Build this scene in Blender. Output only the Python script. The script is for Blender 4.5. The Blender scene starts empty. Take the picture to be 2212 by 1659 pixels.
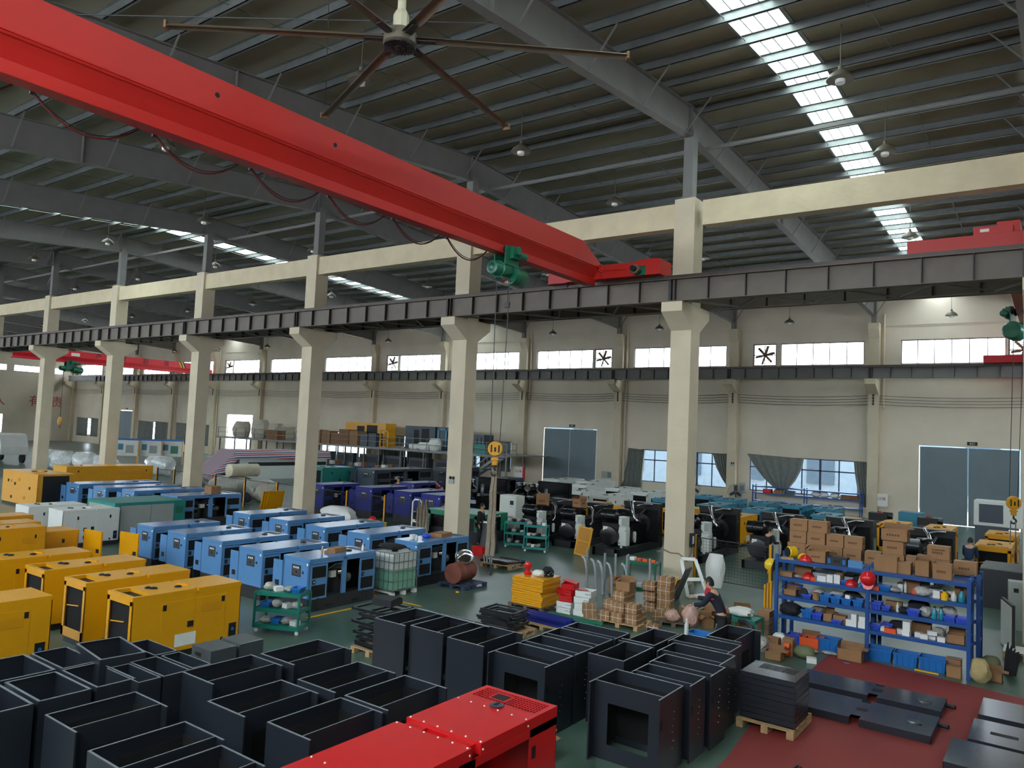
import bpy, math, random
from mathutils import Vector, Matrix
PI = math.pi
rnd = random.Random(7)
SC = bpy.context.scene
COL = SC.collection
# ---------------------------------------------------------------- camera
W, H = 2212, 1659
CAM = Vector((9.1791, -21.2529, 4.3)); YAW, PITCH, ROLL, FPX = .6311, .0602, .0444, 1635.3
_f = Vector((-math.sin(YAW)*math.cos(PITCH), math.cos(YAW)*math.cos(PITCH), math.sin(PITCH)))
_r = Vector((math.cos(YAW), math.sin(YAW), 0)); _u = _r.cross(_f)
_r2 = math.cos(ROLL)*_r + math.sin(ROLL)*_u; _u2 = -math.sin(ROLL)*_r + math.cos(ROLL)*_u
cd = bpy.data.cameras.new('camera'); cam = bpy.data.objects.new('camera', cd); COL.objects.link(cam)
M = Matrix((( _r2.x, _u2.x, -_f.x, CAM.x), (_r2.y, _u2.y, -_f.y, CAM.y), (_r2.z, _u2.z, -_f.z, CAM.z), (0, 0, 0, 1)))
cam.matrix_world = M
cd.sensor_fit = 'HORIZONTAL'; cd.sensor_width = 36; cd.lens = FPX/W*36; cd.clip_end = 600; cd.clip_start = .05
SC.camera = cam
# ---------------------------------------------------------------- light
SC.view_settings.view_transform = 'Standard'; SC.view_settings.look = 'None'
SC.view_settings.gamma = 1; SC.view_settings.use_curve_mapping = False
SC.view_settings.exposure = 0.0
wd = bpy.data.worlds.new('sky'); SC.world = wd; wd.use_nodes = True
bg = wd.node_tree.nodes['Background']; bg.inputs[0].default_value = (.80, .90, 1.0, 1); bg.inputs[1].default_value = 13.0
def area(name, loc, rot, sx, sy, power, col=(1, 1, 1)):
    l = bpy.data.lights.new(name, 'AREA'); l.shape = 'RECTANGLE'; l.size = sx; l.size_y = sy
    l.energy = power; l.color = col
    o = bpy.data.objects.new(name, l); COL.objects.link(o); o.location = loc; o.rotation_euler = rot
    return o
S = 8.5527
SC.cycles.max_bounces = 6; SC.cycles.diffuse_bounces = 4; SC.cycles.glossy_bounces = 2
SC.cycles.transparent_max_bounces = 12; SC.cycles.transmission_bounces = 2
SC.cycles.sample_clamp_indirect = 6; SC.cycles.caustics_reflective = False; SC.cycles.caustics_refractive = False
SC.cycles.use_denoising = True
# ---------------------------------------------------------------- helpers
def lin(c):
    return tuple(((v/255)/12.92 if v/255 <= .04045 else (((v/255)+.055)/1.055)**2.4) for v in c)
MATS = {}
def mat(name, rgb, rough=.5, metal=0, var=.08, scale=3, bump=0, bscale=40, spec=None, coat=0):
    """paint / metal / plastic with a procedural mottling; rgb is the sRGB colour of the stuff itself"""
    m = bpy.data.materials.new(name); m.use_nodes = True; nt = m.node_tree; N = nt.nodes; L = nt.links
    b = N['Principled BSDF']; c = lin(rgb)
    b.inputs['Roughness'].default_value = rough; b.inputs['Metallic'].default_value = metal
    if spec is not None: b.inputs['Specular IOR Level'].default_value = spec
    if coat: b.inputs['Coat Weight'].default_value = coat
    tc = N.new('ShaderNodeTexCoord'); nz = N.new('ShaderNodeTexNoise'); nz.inputs['Scale'].default_value = scale
    nz.inputs['Detail'].default_value = 5
    L.new(tc.outputs['Object'], nz.inputs['Vector'])
    cr = N.new('ShaderNodeValToRGB'); cr.color_ramp.elements[0].position = .3; cr.color_ramp.elements[1].position = .72
    cr.color_ramp.elements[0].color = tuple(v*(1-var) for v in c)+(1,); cr.color_ramp.elements[1].color = tuple(min(1, v*(1+var)) for v in c)+(1,)
    L.new(nz.outputs['Fac'], cr.inputs['Fac']); L.new(cr.outputs['Color'], b.inputs['Base Color'])
    if bump:
        n2 = N.new('ShaderNodeTexNoise'); n2.inputs['Scale'].default_value = bscale; L.new(tc.outputs['Object'], n2.inputs['Vector'])
        bp = N.new('ShaderNodeBump'); bp.inputs['Strength'].default_value = bump; bp.inputs['Distance'].default_value = .02
        L.new(n2.outputs['Fac'], bp.inputs['Height']); L.new(bp.outputs['Normal'], b.inputs['Normal'])
    MATS[name] = m
    return m
class MB:
    def __init__(s): s.v = []; s.f = []; s.m = []; s.mats = []; s.T = None
    def mi(s, m):
        if m not in s.mats: s.mats.append(m)
        return s.mats.index(m)
    def add(s, vs, fs, m):
        o = len(s.v); k = s.mi(m)
        s.v += [(s.T @ Vector(p)) if s.T is not None else Vector(p) for p in vs]
        for f in fs: s.f.append([i+o for i in f]); s.m.append(k)
        return s
    def box(s, x0, x1, y0, y1, z0, z1, m):
        return s.add([(x0,y0,z0),(x1,y0,z0),(x1,y1,z0),(x0,y1,z0),(x0,y0,z1),(x1,y0,z1),(x1,y1,z1),(x0,y1,z1)],
              [(0,3,2,1),(4,5,6,7),(0,1,5,4),(1,2,6,5),(2,3,7,6),(3,0,4,7)], m)
    def cbox(s, c, d, m, rz=0, rx=0, ry=0):
        R = Matrix.Translation(c) @ Matrix.Rotation(rz, 4, 'Z') @ Matrix.Rotation(ry, 4, 'Y') @ Matrix.Rotation(rx, 4, 'X')
        a, b, e = d[0]/2, d[1]/2, d[2]/2
        vs = [R @ Vector(p) for p in [(-a,-b,-e),(a,-b,-e),(a,b,-e),(-a,b,-e),(-a,-b,e),(a,-b,e),(a,b,e),(-a,b,e)]]
        return s.add(vs, [(0,3,2,1),(4,5,6,7),(0,1,5,4),(1,2,6,5),(2,3,7,6),(3,0,4,7)], m)
    def bar(s, p, q, w, m, h=None, up=(0, 0, 1)):
        p, q = Vector(p), Vector(q); d = (q-p); L = d.length; d.normalize(); up = Vector(up)
        if abs(d.dot(up)) > .98: up = Vector((0, 1, 0))
        a = d.cross(up).normalized(); b = a.cross(d).normalized(); h = h or w; a = a*w/2; b = b*h/2
        return s.add([p-a-b, p+a-b, p+a+b, p-a+b, q-a-b, q+a-b, q+a+b, q-a+b],
              [(0,1,2,3),(7,6,5,4),(0,4,5,1),(1,5,6,2),(2,6,7,3),(3,7,4,0)], m)
    def tube(s, pts, r, m, n=8, caps=True):
        pts = [Vector(p) for p in pts]; rs = r if isinstance(r, (list, tuple)) else [r]*len(pts); rings = []
        a = None
        for i, p in enumerate(pts):
            d = (pts[min(i+1, len(pts)-1)]-pts[max(i-1, 0)]); d = d.normalized() if d.length > 1e-9 else Vector((0, 0, 1))
            if a is None or abs(a.dot(d)) > .98:
                a = d.cross(Vector((0, 0, 1))) if abs(d.z) < .9 else d.cross(Vector((1, 0, 0)))
            a = (a-d*a.dot(d)).normalized(); b = d.cross(a)
            rings.append([p+(a*math.cos(2*PI*k/n)+b*math.sin(2*PI*k/n))*rs[i] for k in range(n)])
        vs = [v for g in rings for v in g]; fs = []
        for i in range(len(pts)-1):
            for k in range(n): fs.append((i*n+k, i*n+(k+1) % n, (i+1)*n+(k+1) % n, (i+1)*n+k))
        if caps: fs += [tuple(range(n))[::-1], tuple((len(pts)-1)*n+k for k in range(n))]
        return s.add(vs, fs, m)
    def lathe(s, prof, c, m, n=16, axis='Z'):
        c = Vector(c); vs = []; fs = []
        for (r, z) in prof:
            for k in range(n):
                x, y = r*math.cos(2*PI*k/n), r*math.sin(2*PI*k/n)
                vs.append(c+Vector({'Z': (x, y, z), 'X': (z, x, y), 'Y': (y, z, x)}[axis]))
        for i in range(len(prof)-1):
            for k in range(n): fs.append((i*n+k, i*n+(k+1) % n, (i+1)*n+(k+1) % n, (i+1)*n+k))
        fs += [tuple(range(n))[::-1], tuple((len(prof)-1)*n+k for k in range(n))]
        return s.add(vs, fs, m)
    def prism(s, poly, a0, a1, m, plane='YZ'):
        """extrude a polygon; plane YZ -> along X, XZ -> along Y, XY -> along Z"""
        g = {'YZ': lambda p, a: (a, p[0], p[1]), 'XZ': lambda p, a: (p[0], a, p[1]), 'XY': lambda p, a: (p[0], p[1], a)}[plane]
        n = len(poly); vs = [g(p, a0) for p in poly]+[g(p, a1) for p in poly]
        fs = [tuple(range(n))[::-1], tuple(range(n, 2*n))]+[(i, (i+1) % n, n+(i+1) % n, n+i) for i in range(n)]
        return s.add(vs, fs, m)
    def build(s, name, parent=None, loc=None, smooth=False, bevel=0, rz=0, kind=None):
        me = bpy.data.meshes.new(name); me.from_pydata([tuple(v) for v in s.v], [], s.f)
        for m in s.mats: me.materials.append(MATS[m] if isinstance(m, str) else m)
        me.polygons.foreach_set('material_index', s.m)
        import bmesh
        b = bmesh.new(); b.from_mesh(me); bmesh.ops.recalc_face_normals(b, faces=b.faces); b.to_mesh(me); b.free()
        if smooth:
            me.polygons.foreach_set('use_smooth', [True]*len(me.polygons))
            try: me.set_sharp_from_angle(angle=.7)
            except Exception: pass
        o = bpy.data.objects.new(name, me); COL.objects.link(o)
        if parent is not None: o.parent = parent
        if loc is not None: o.location = loc
        if rz: o.rotation_euler.z = rz
        if bevel:
            md = o.modifiers.new('bevel', 'BEVEL'); md.width = bevel; md.segments = 1; md.limit_method = 'ANGLE'
        if kind: o['kind'] = kind
        return o
def tag(o, label, cat, group=None):
    o['label'] = label; o['category'] = cat
    if group: o['group'] = group
    return o
def thing(name, label, cat, loc=(0, 0, 0), rz=0, group=None):
    o = bpy.data.objects.new(name, None); COL.objects.link(o); o.location = loc; o.rotation_euler = (0, 0, rz)
    o.empty_display_size = .2
    return tag(o, label, cat, group)
def dup(root, loc=None, rz=None, label=None, group=None, scale=None, swap=None):
    """a copy of a thing with its parts and sub-parts; swap = {material name: material name}"""
    def one(o, par):
        c = o.copy(); COL.objects.link(c)
        if par is not None: c.parent = par
        if swap and o.type == 'MESH' and any(m and m.name in swap for m in o.data.materials):
            key = (o.data.name, tuple(sorted(swap.items())))
            if key not in _SW:
                d = o.data.copy()
                for i, m in enumerate(d.materials):
                    if m and m.name in swap: d.materials[i] = MATS[swap[m.name]]
                _SW[key] = d
            c.data = _SW[key]
        for ch in list(KIDS(o)): one(ch, c)
        return c
    r = one(root, None)
    if loc is not None: r.location = loc
    if rz is not None: r.rotation_euler.z = rz
    if label: r['label'] = label
    if group: r['group'] = group
    elif group == '' and 'group' in r: del r['group']
    if scale: r.scale = scale
    return r
_SW = {}
def KIDS(o): return [c for c in COL.objects if c.parent == o] if False else list(o.children)
def TX(loc=(0, 0, 0), rz=0, rx=0, ry=0):
    return Matrix.Translation(loc) @ Matrix.Rotation(rz, 4, 'Z') @ Matrix.Rotation(ry, 4, 'Y') @ Matrix.Rotation(rx, 4, 'X')
def text(body, size, m, parent, loc, rot, name='lettering', align='CENTER', ext=.004):
    c = bpy.data.curves.new(name, 'FONT'); c.body = body; c.size = size; c.align_x = align; c.align_y = 'CENTER'; c.extrude = ext
    q = bpy.data.objects.new('tmp', c); COL.objects.link(q)
    me = bpy.data.meshes.new_from_object(q.evaluated_get(bpy.context.evaluated_depsgraph_get())); bpy.data.objects.remove(q)
    me.materials.clear(); me.materials.append(MATS[m]); me.name = name
    for p in me.polygons: p.material_index = 0
    o = bpy.data.objects.new(name, me); COL.objects.link(o)
    if parent is not None: o.parent = parent
    o.location = loc; o.rotation_euler = rot
    return o
# ---------------------------------------------------------------- materials of the building
mat('concrete', (204, 190, 164), .85, var=.07, scale=1.2, bump=.3, bscale=9)
mat('concrete_beam', (208, 192, 160), .85, var=.08, scale=2, bump=.3, bscale=9)
mat('plaster', (208, 196, 176), .9, var=.07, scale=.5, bump=.25, bscale=6)
mat('steel_grey', (112, 110, 106), .55, var=.08, scale=2)
mat('steel_brown', (104, 94, 84), .6, var=.10, scale=2.5)
mat('galvanised', (120, 122, 120), .45, metal=.4, var=.1, scale=4)
mat('roof_sheet', (150, 144, 124), .6, var=.08, scale=.8)
mat('dark_metal', (40, 38, 38), .5)
mat('rail', (70, 60, 55), .4, metal=.5)
mat('frame_blue', (38, 62, 84), .5)
mat('frame_light', (120, 120, 122), .5)
mat('door_grey', (104, 118, 124), .6, var=.05, scale=1)
mat('fan_blade_brown', (120, 90, 60), .6)
mat('red_paint', (190, 34, 27), .42, var=.05, scale=.8)
mat('red_paint_far', (205, 30, 45), .5, var=.04)
mat('black', (6, 6, 7), .6)
mat('black_gloss', (12, 12, 14), .18)
mat('white_paint', (225, 226, 220), .45, var=.03)
mat('lamp_white', (235, 235, 228), .4)
mat('lamp_shade', (96, 88, 74), .5)
mat('green_motor', (24, 104, 78), .35, var=.08)
mat('yellow_mark', (230, 170, 20), .5)
mat('orange', (226, 84, 30), .5)
mat('sling', (128, 116, 98), .8, var=.15, scale=12)
mat('white_dirty', (186, 178, 150), .5, var=.06)
mat('fan_blade', (112, 98, 82), .35, metal=.3, var=.12)
mat('curtain', (118, 122, 116), .9, var=.12, scale=6)
mat('red_text', (176, 70, 66), .8)
mat('black_text', (70, 40, 46), .8)
mat('blue_sky_wall', (92, 112, 132), .8)
def glass(name, tint=(1, 1, 1), refl=.06):
    m = bpy.data.materials.new(name); m.use_nodes = True; nt = m.node_tree; nt.nodes.clear()
    o = nt.nodes.new('ShaderNodeOutputMaterial'); mx = nt.nodes.new('ShaderNodeMixShader'); t = nt.nodes.new('ShaderNodeBsdfTransparent')
    g = nt.nodes.new('ShaderNodeBsdfGlossy'); g.inputs['Roughness'].default_value = .05
    t.inputs[0].default_value = tint+(1,); mx.inputs[0].default_value = refl
    nt.links.new(t.outputs[0], mx.inputs[1]); nt.links.new(g.outputs[0], mx.inputs[2]); nt.links.new(mx.outputs[0], o.inputs[0])
    MATS[name] = m
glass('glass'); glass('plastic_film', (.8, .82, .82), .25); glass('skylight_sheet', (.9, .95, .9), .05)
# floor: green epoxy, scuffed, with glossy patches
def floor_mat(name, a, b_, rough0, rough1):
    m = bpy.data.materials.new(name); m.use_nodes = True; nt = m.node_tree; N = nt.nodes; L = nt.links; b = N['Principled BSDF']
    tc = N.new('ShaderNodeTexCoord')
    n1 = N.new('ShaderNodeTexNoise'); n1.inputs['Scale'].default_value = .55; n1.inputs['Detail'].default_value = 8; L.new(tc.outputs['Object'], n1.inputs['Vector'])
    n2 = N.new('ShaderNodeTexNoise'); n2.inputs['Scale'].default_value = 6; n2.inputs['Detail'].default_value = 6; L.new(tc.outputs['Object'], n2.inputs['Vector'])
    r1 = N.new('ShaderNodeValToRGB'); e = r1.color_ramp.elements; e[0].position = .35; e[0].color = lin(a)+(1,); e[1].position = .7; e[1].color = lin(b_)+(1,)
    L.new(n1.outputs['Fac'], r1.inputs['Fac'])
    mx = N.new('ShaderNodeMixRGB'); mx.blend_type = 'MULTIPLY'; mx.inputs[0].default_value = .35
    L.new(r1.outputs['Color'], mx.inputs[1]); L.new(n2.outputs['Fac'], mx.inputs[2]); L.new(mx.outputs[0], b.inputs['Base Color'])
    mr = N.new('ShaderNodeMapRange'); mr.inputs[3].default_value = rough0; mr.inputs[4].default_value = rough1
    L.new(n2.outputs['Fac'], mr.inputs[0]); L.new(mr.outputs[0], b.inputs['Roughness'])
    bp = N.new('ShaderNodeBump'); bp.inputs['Strength'].default_value = .04; bp.inputs['Distance'].default_value = .001
    L.new(n2.outputs['Fac'], bp.inputs['Height']); L.new(bp.outputs[0], b.inputs['Normal'])
    MATS[name] = m
floor_mat('floor_green', (70, 98, 86), (102, 120, 106), .28, .40)
floor_mat('floor_red', (136, 46, 44), (156, 58, 54), .6, .8)
# ---------------------------------------------------------------- building
XL, XR, YN, YW = -12*S, 2.05*S, -26.0, 28.3
MB().box(XL-1, XR, YN, YW+.3, -.25, 0, 'floor_green').build('floor', kind='structure')
MB().add([(5.3,-4.3,.004),(12.5,-5.6,.004),(15,-6,.004),(16,-16,.004),(5.55,-16,.004),(5.5,-11,.004),(5.3,-9.0,.004)], [(0,1,2,3,4,5,6)][::1], 'floor_red').build('floor_red_zone', kind='structure')
mk = MB()
mk.box(-5.05,-4.97,-8.0,-5.0,.002,.006,'yellow_mark'); mk.box(-4.2,-4.12,-10.2,-7.6,.002,.006,'yellow_mark')
mk.box(-5.0,-3.2,-7.62,-7.54,.002,.006,'yellow_mark')
mk.build('floor_marking', kind='structure')
def holes(name, axis, c0, c1, a0, a1, z0, z1, hs, m, kind='structure'):
    """wall slab between c0..c1 (thickness), a0..a1 along, z0..z1 high, with rectangular holes (a,b,z,z)"""
    A = sorted({a0, a1, *[min(max(h[0], a0), a1) for h in hs], *[min(max(h[1], a0), a1) for h in hs]})
    o = MB()
    for i in range(len(A)-1):
        mid = (A[i]+A[i+1])/2; cut = sorted([(h[2], h[3]) for h in hs if h[0] < mid < h[1]]); z = z0
        for (p, q) in cut+[(z1, z1)]:
            if p > z+1e-4:
                if axis == 'X': o.box(A[i], A[i+1], c0, c1, z, p, m)
                else: o.box(c0, c1, A[i], A[i+1], z, p, m)
            z = max(z, q)
    return o.build(name, kind=kind)
ZT0, ZT1 = 9.18, 10.63      # clerestory
TOPW = [(1.38, 6.62, 6.72, 8.2), (-5.64, -.62, -7.41, -5.9), (-16.13, -9.21, 0, 0), (-24.69, -19.57, -19.45, -17.95), (-33.4, -26.42, 0, 0),
        (-39.88, -34.89, -41.57, -40.02), (-50.1, -43.4, 0, 0), (-58.8, -53.7, -53.5, -52), (-65.57, -60.46, -67.16, -65.6), (-75.9, -69.0, 0, 0),
        (-84.69, -78.6, -78.4, -77.2), (-92.7, -87.2, -94, -92.8), (-101.4, -95, 0, 0)]
LOWW = [(-7.46, -.85), (-15.32, -8.98), (-33.2, -26.8), (-41.5, -35.3), (-50, -43.6), (-84.67, -77.41), (-75.96, -69.5), (-101.1, -94.5)]
DOORS = [(2.39, 7.3, 4.45), (-23.75, -18.98, 4.6), (-66.06, -61.4, 4.6), (-89.89, -86.6, 4.6)]
hs = []
for a, b, c, d in TOPW:
    hs.append((a, b, ZT0, ZT1))
    if c: hs.append((c, d, ZT0, ZT1))
for a, b in LOWW: hs.append((a, b, 1.05, 3.32))
for a, b, h in DOORS: hs.append((a, b, 0, h))
holes('wall_far', 'X', YW, YW+.25, XL, XR, 0, 13.4, hs, 'plaster')
# end wall on the left with its windows
eh = [(2, 6, 1.05, 3.4), (9.5, 13.5, 1.05, 3.4), (14.5, 19.6, 1.05, 3.4), (20.5, 26.5, ZT0, 9.9), (17.8, 19.6, ZT0, 9.9)]
holes('wall_left', 'Y', XL-.25, XL, YN, YW, 0, 14.6, eh, 'plaster')
holes('wall_near', 'X', YN-.25, YN, XL, XR, 0, 12.3, [(XL+k*9+1, XL+k*9+9, 7.2, 11.0) for k in range(13)], 'plaster')  # unseen side; band of openings shaped for the frontal light it lets in
holes('wall_right', 'Y', XR, XR+.25, YN, YW, 0, 14.6, [(3, 25, 8.9, 10.6)], 'plaster')  # unseen end; kept mostly closed so faces turned to it stay darker
# ledge line and pilasters, wall corbels
lg = MB(); lg.box(XL, XR, YW-.03, YW, 11.42, 11.5, 'plaster'); lg.box(XL, XR, YW-.06, YW, 11.5, 13.3, 'plaster'); lg.build('trim_1', kind='structure')
for k in range(1, -13, -1):
    x = k*S; o = MB()
    o.box(x-.3, x+.3, 27.85, YW, 0, 11.0, 'concrete')
    o.prism([(27.85, 11.0), (YW, 11.0), (YW, 11.62), (27.6, 11.62), (27.6, 10.95+.3), (27.85, 10.75)], x-.3, x+.3, 'concrete')
    o.prism([(27.85, 8.22), (26.75, 8.22), (26.75, 7.9), (27.85, 7.35)], x-.3, x+.3, 'concrete')
    o.build('pilaster', kind='structure')
# windows
wn = 0
def window(x0, x1, z0, z1, y, nx, rows, fm, bar=.045, name=None):
    global wn; wn += 1
    fr = MB(); t = .06
    fr.box(x0, x1, y+.05, y+.13, z0, z0+t, fm).box(x0, x1, y+.05, y+.13, z1-t, z1, fm)
    fr.box(x0, x0+t, y+.05, y+.13, z0, z1, fm).box(x1-t, x1, y+.05, y+.13, z0, z1, fm)
    for i in range(1, nx):
        xx = x0+(x1-x0)*i/nx; bb = bar*(1.9 if (rows > 1 and i % 2 == 0) else 1)
        fr.box(xx-bb/2, xx+bb/2, y+.05, y+.12, z0, z1, fm)
    if rows > 1:
        zz = z0+(z1-z0)*.68; fr.box(x0, x1, y+.05, y+.12, zz-.04, zz+.04, fm)
    f = fr.build('window_%d' % wn, kind='structure')
    MB().box(x0, x1, y+.08, y+.085, z0, z1, 'glass').build('window_pane', f)
    return f
for a, b, c, d in TOPW:
    window(a, b, ZT0, ZT1, YW, 6 if b-a > 6 else 5 if b-a < 5.15 else 6, 1, 'frame_light')
for a, b in LOWW: window(a, b, 1.05, 3.32, YW, 6, 2, 'frame_blue', .07)
# wall fans in the clerestory
fan_where = ['behind the red crane at the right edge', 'right of the tallest middle column, above the curtained window', 'beside the window over the grey double doors', 'left of the third concrete column from the right', '', '', '', 'far left', 'behind the far red crane', '', '', 'at the far end', '']
def wall_fan(x0, x1, label):
    t = thing('exhaust_fan', label, 'wall fan', ((x0+x1)/2, YW+.1, ZT0), group='exhaust fans in the clerestory')
    w = (x1-x0)/2; h = ZT1-ZT0; f = MB()
    f.box(-w, w, -.05, .1, 0, .06, 'rail').box(-w, w, -.05, .1, h-.06, h, 'rail').box(-w, -w+.06, -.05, .1, 0, h, 'rail').box(w-.06, w, -.05, .1, 0, h, 'rail')
    f.box(-.02, .02, -.06, -.03, 0, h, 'rail').box(-w, w, -.06, -.03, h/2-.02, h/2+.02, 'rail')
    f.build('fan_frame', t)
    lv = MB()
    for i in range(13): lv.cbox((0, .12, .08+i*(h-.1)/13), (2*w-.1, .1, .012), 'galvanised', rx=.6)
    lv.build('louvre', t)
    bl = MB(); bl.lathe([(.09, -.04), (.09, .06)], (0, 0, h/2), 'rail', 10, 'Y')
    for i in range(6):
        a = i*PI/3+.3; bl.T = Matrix.Translation((0, .01, h/2)) @ Matrix.Rotation(a, 4, 'Y'); bl.cbox((0, 0, .36), (.16, .015, .56), 'fan_blade_brown', rz=.5)
    bl.T = None; bl.build('fan_blade', t)
fn = ['right edge of the picture behind the hoist', 'above the tied grey curtain', '', 'above the grey double door in the middle', '', 'left of the second front column', '', 'fourth from the left', 'behind the far red crane beam', '', 'second from the far end', 'nearest the far end', '']
for (a, b, c, d), w in zip(TOPW, fn):
    if c: wall_fan(c, d, 'louvred exhaust fan in the clerestory wall, '+w)
# doors
dn = 0
for (a, b, h), gap in zip(DOORS, (.05, .03, 0, .03)):
    dn += 1
    if dn == 3: continue        # this doorway stands open
    o = MB(); mid = (a+b)/2
    o.box(a+.06, mid-gap/2, YW+.04, YW+.10, .05, h-.07, 'door_grey').box(mid+gap/2, b-.06, YW+.04, YW+.10, .05, h-.07, 'door_grey')
    d = o.build('door_%d' % dn, kind='structure')
    MB().box(mid-.03, mid-.01, YW, YW+.04, 1.0, 1.8, 'frame_light').build('door_handle', d)
    sg = tag(MB().box(mid-.05, mid+.45, YW-.03, YW, h+.1, h+.3, 'black').build('door_sign'), 'small dark sign above the '+['wide grey double door at the right', 'grey double door in the middle', '', 'narrow grey door at the far left'][dn-1], 'sign')
    text('出口', .14, 'white_paint', sg, (mid+.2, YW-.035, h+.2), (PI/2, 0, 0))
# the pale building across the yard, seen through the low windows
o = MB(); o.box(-45, 20, 40, 40.5, 0, 6.5, 'blue_sky_wall')
for i in range(12): o.box(-44+i*5.3, -42+i*5.3, 39.9, 40, 1.2, 5, 'frame_blue')
tag(o.build('yard_building'), 'pale building across the yard, seen through the low windows', 'building')
MB().box(-110, 25, 28.7, 60, -.3, -.05, 'concrete').build('yard_ground', kind='structure')
# ---------------------------------------------------------------- columns
CI = 0
for k in range(1, -12, -1):
    x = k*S+(.2 if k == 1 else 0); wx, wy = .3227, .3275; o = MB()
    o.box(x-wx, x+wx, -wy, wy, 0, 11.45, 'concrete')
    for s in (-1, 1): o.prism([(s*wy, 8.21), (s*(wy+.709), 8.21), (s*(wy+.709), 7.93), (s*wy, 7.457)], x-wx, x+wx, 'concrete')
    o.build('column', kind='structure')
    b = MB(); b.box(x-.15, x+.15, -.17, .17, 11.45, 13.6, 'steel_grey'); b.box(x-.14, x+.14, -.3, -.17, 11.45, 11.5, 'steel_grey')
    b.build('steel_post', kind='structure')
    MB().box(x-S+wx, x-wx, -.22, .2, 10.6, 11.35, 'concrete_beam').build('tie_beam', kind='structure')
# ---------------------------------------------------------------- crane runway girders
def runway(y, z0, x0, x1, front, m, h=.66, stiff=1.07, pads=True, name='runway_girder'):
    z1 = z0+h; o = MB()
    o.box(x0, x1, y-.14, y+.14, z0, z0+.018, m).box(x0, x1, y-.17, y+.17, z1-.018, z1, m).box(x0, x1, y-.006, y+.006, z0, z1, m)
    n = int((x1-x0)/stiff)
    k0 = math.ceil(x0/S)
    for k in range(k0, int(math.floor(x1/S))+1):
        for j in range(8):
            xx = k*S+j*S/8
            if xx > x1: break
            for s in (-1, 1):
                w = .12 if j == 0 else .02
                o.box(xx-w/2-(.06 if j == 0 else 0), xx-w/2+.02, y+s*.01, y+s*.13, z0+.018, z1-.018, 'dark_metal' if s == front else m)
                if j == 0: o.box(xx+.06, xx+.08, y+s*.01, y+s*.13, z0+.018, z1-.018, 'dark_metal')
    g = o.build(name, kind='structure')
    r = MB(); r.box(x0, x1, y-.035, y+.035, z1, z1+.12, 'rail').box(x0, x1, y-.05, y+.05, z1, z1+.02, 'rail')
    for k in range(int((x1-x0)/stiff)): r.box(x0+k*stiff-.08, x0+k*stiff+.08, y-.09, y+.09, z1, z1+.035, 'rail')
    r.build('crane_rail', g)
    return g
runway(-.9, 8.22, XL, XR, -1, 'steel_brown')
runway(.9, 8.22, XL, XR, -1, 'steel_brown')
runway(27.1, 8.26, XL+.5, XR, -1, 'steel_grey', .66)
br = MB()
for k in range(-12, 2):
    for j in range(4):
        x = k*S+j*S/4
        br.bar((x+.3, -.8, 8.26), (x+S/8+.3, .8, 8.26), .05, 'steel_grey'); br.bar((x+S/8+.3, .8, 8.26), (x+S/4+.3, -.8, 8.26), .05, 'steel_grey')
br.build('runway_brace', kind='structure')
# ---------------------------------------------------------------- roof
def rz(y): return 14.32-.038*y if y > 0 else 14.32+.086*y       # top of the rafters
def rb(y): return 13.36-.048*y if y > 0 else 13.42+.095*y
for k in range(1, -13, -1):
    x = k*S; o = MB(); ys = [-26, -18, -10, -.2, 9, 18, 24, 27.9]
    for a, b in zip(ys, ys[1:]):
        o.prism([(a, rb(a)), (b, rb(b)), (b, rz(b)), (a, rz(a))], x-.006, x+.006, 'steel_grey')
        o.prism([(a, rb(a)-.02), (b, rb(b)-.02), (b, rb(b)), (a, rb(a))], x-.13, x+.13, 'steel_grey')
        o.prism([(a, rz(a)-.02), (b, rz(b)-.02), (b, rz(b)), (a, rz(a))], x-.13, x+.13, 'steel_grey')
        o.box(x-.12, x+.12, b-.01, b+.01, rb(b), rz(b), 'steel_grey')
    o.box(x-.13, x+.13, 27.6, 27.9, 11.62, rz(27.8), 'steel_grey')
    o.build('rafter', kind='structure')
PY = []
y = 27.6
while y > .3: PY.append(y); y -= 1.432
y = -.6
while y > -26: PY.append(y); y -= 1.432
pn = 0
for y in PY:
    o = MB(); z = rz(y)
    o.box(XL, XR, y-.012, y+.012, z, z+.22, 'galvanised').box(XL, XR, y-.012, y+.07, z, z+.012, 'galvanised').box(XL, XR, y-.07, y+.012, z+.208, z+.22, 'galvanised')
    o.build('purlin', kind='structure')
# diagonal fly braces from rafter foot to purlin, sag rods
fb = MB()
for k in range(1, -13, -1):
    x = k*S
    for i, y in enumerate(PY):
        if i % 2: continue
        for s in (-1, 1):
            if s > 0 and y < -16: continue
            fb.bar((x+s*.1, y, rb(y)+.03), (x+s*.85, y, rz(y)+.03), .035, 'steel_grey')
fb.build('fly_brace', kind='structure')
sr = MB()
for k in range(0, -13, -1):
    for fx in (.33, .66):
        x = k*S+fx*S
        for a, b in ((-25.6, -.6), (1.8, 27.5)):
            sr.bar((x, a, rz(a)+.1), (x, b, rz(b)+.1), .016, 'galvanised')
    for (a, b) in ((-14, -7), (7, 14)):
        if k % 3 == 0: sr.bar((k*S, a, rz(a)-.05), (k*S-S, b, rz(b)-.05), .02, 'galvanised'); sr.bar((k*S, b, rz(b)-.05), (k*S-S, a, rz(a)-.05), .02, 'galvanised')
sr.build('sag_rod', kind='structure')
# ridge strut pairs (two members with short cross bars) along both sides of the ridge
rg = MB()
for yy in (1.05, ):
    rg.box(XL, XR, yy-.05, yy+.05, 13.35, 13.45, 'steel_grey')
    for k in range(1, -13, -1):
        rg.bar((k*S, 0, 13.3), (k*S-.9, 0, 12.3), .06, 'galvanised') if k % 4 == 3 else None
rg.build('ridge_strut', kind='structure')
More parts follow.
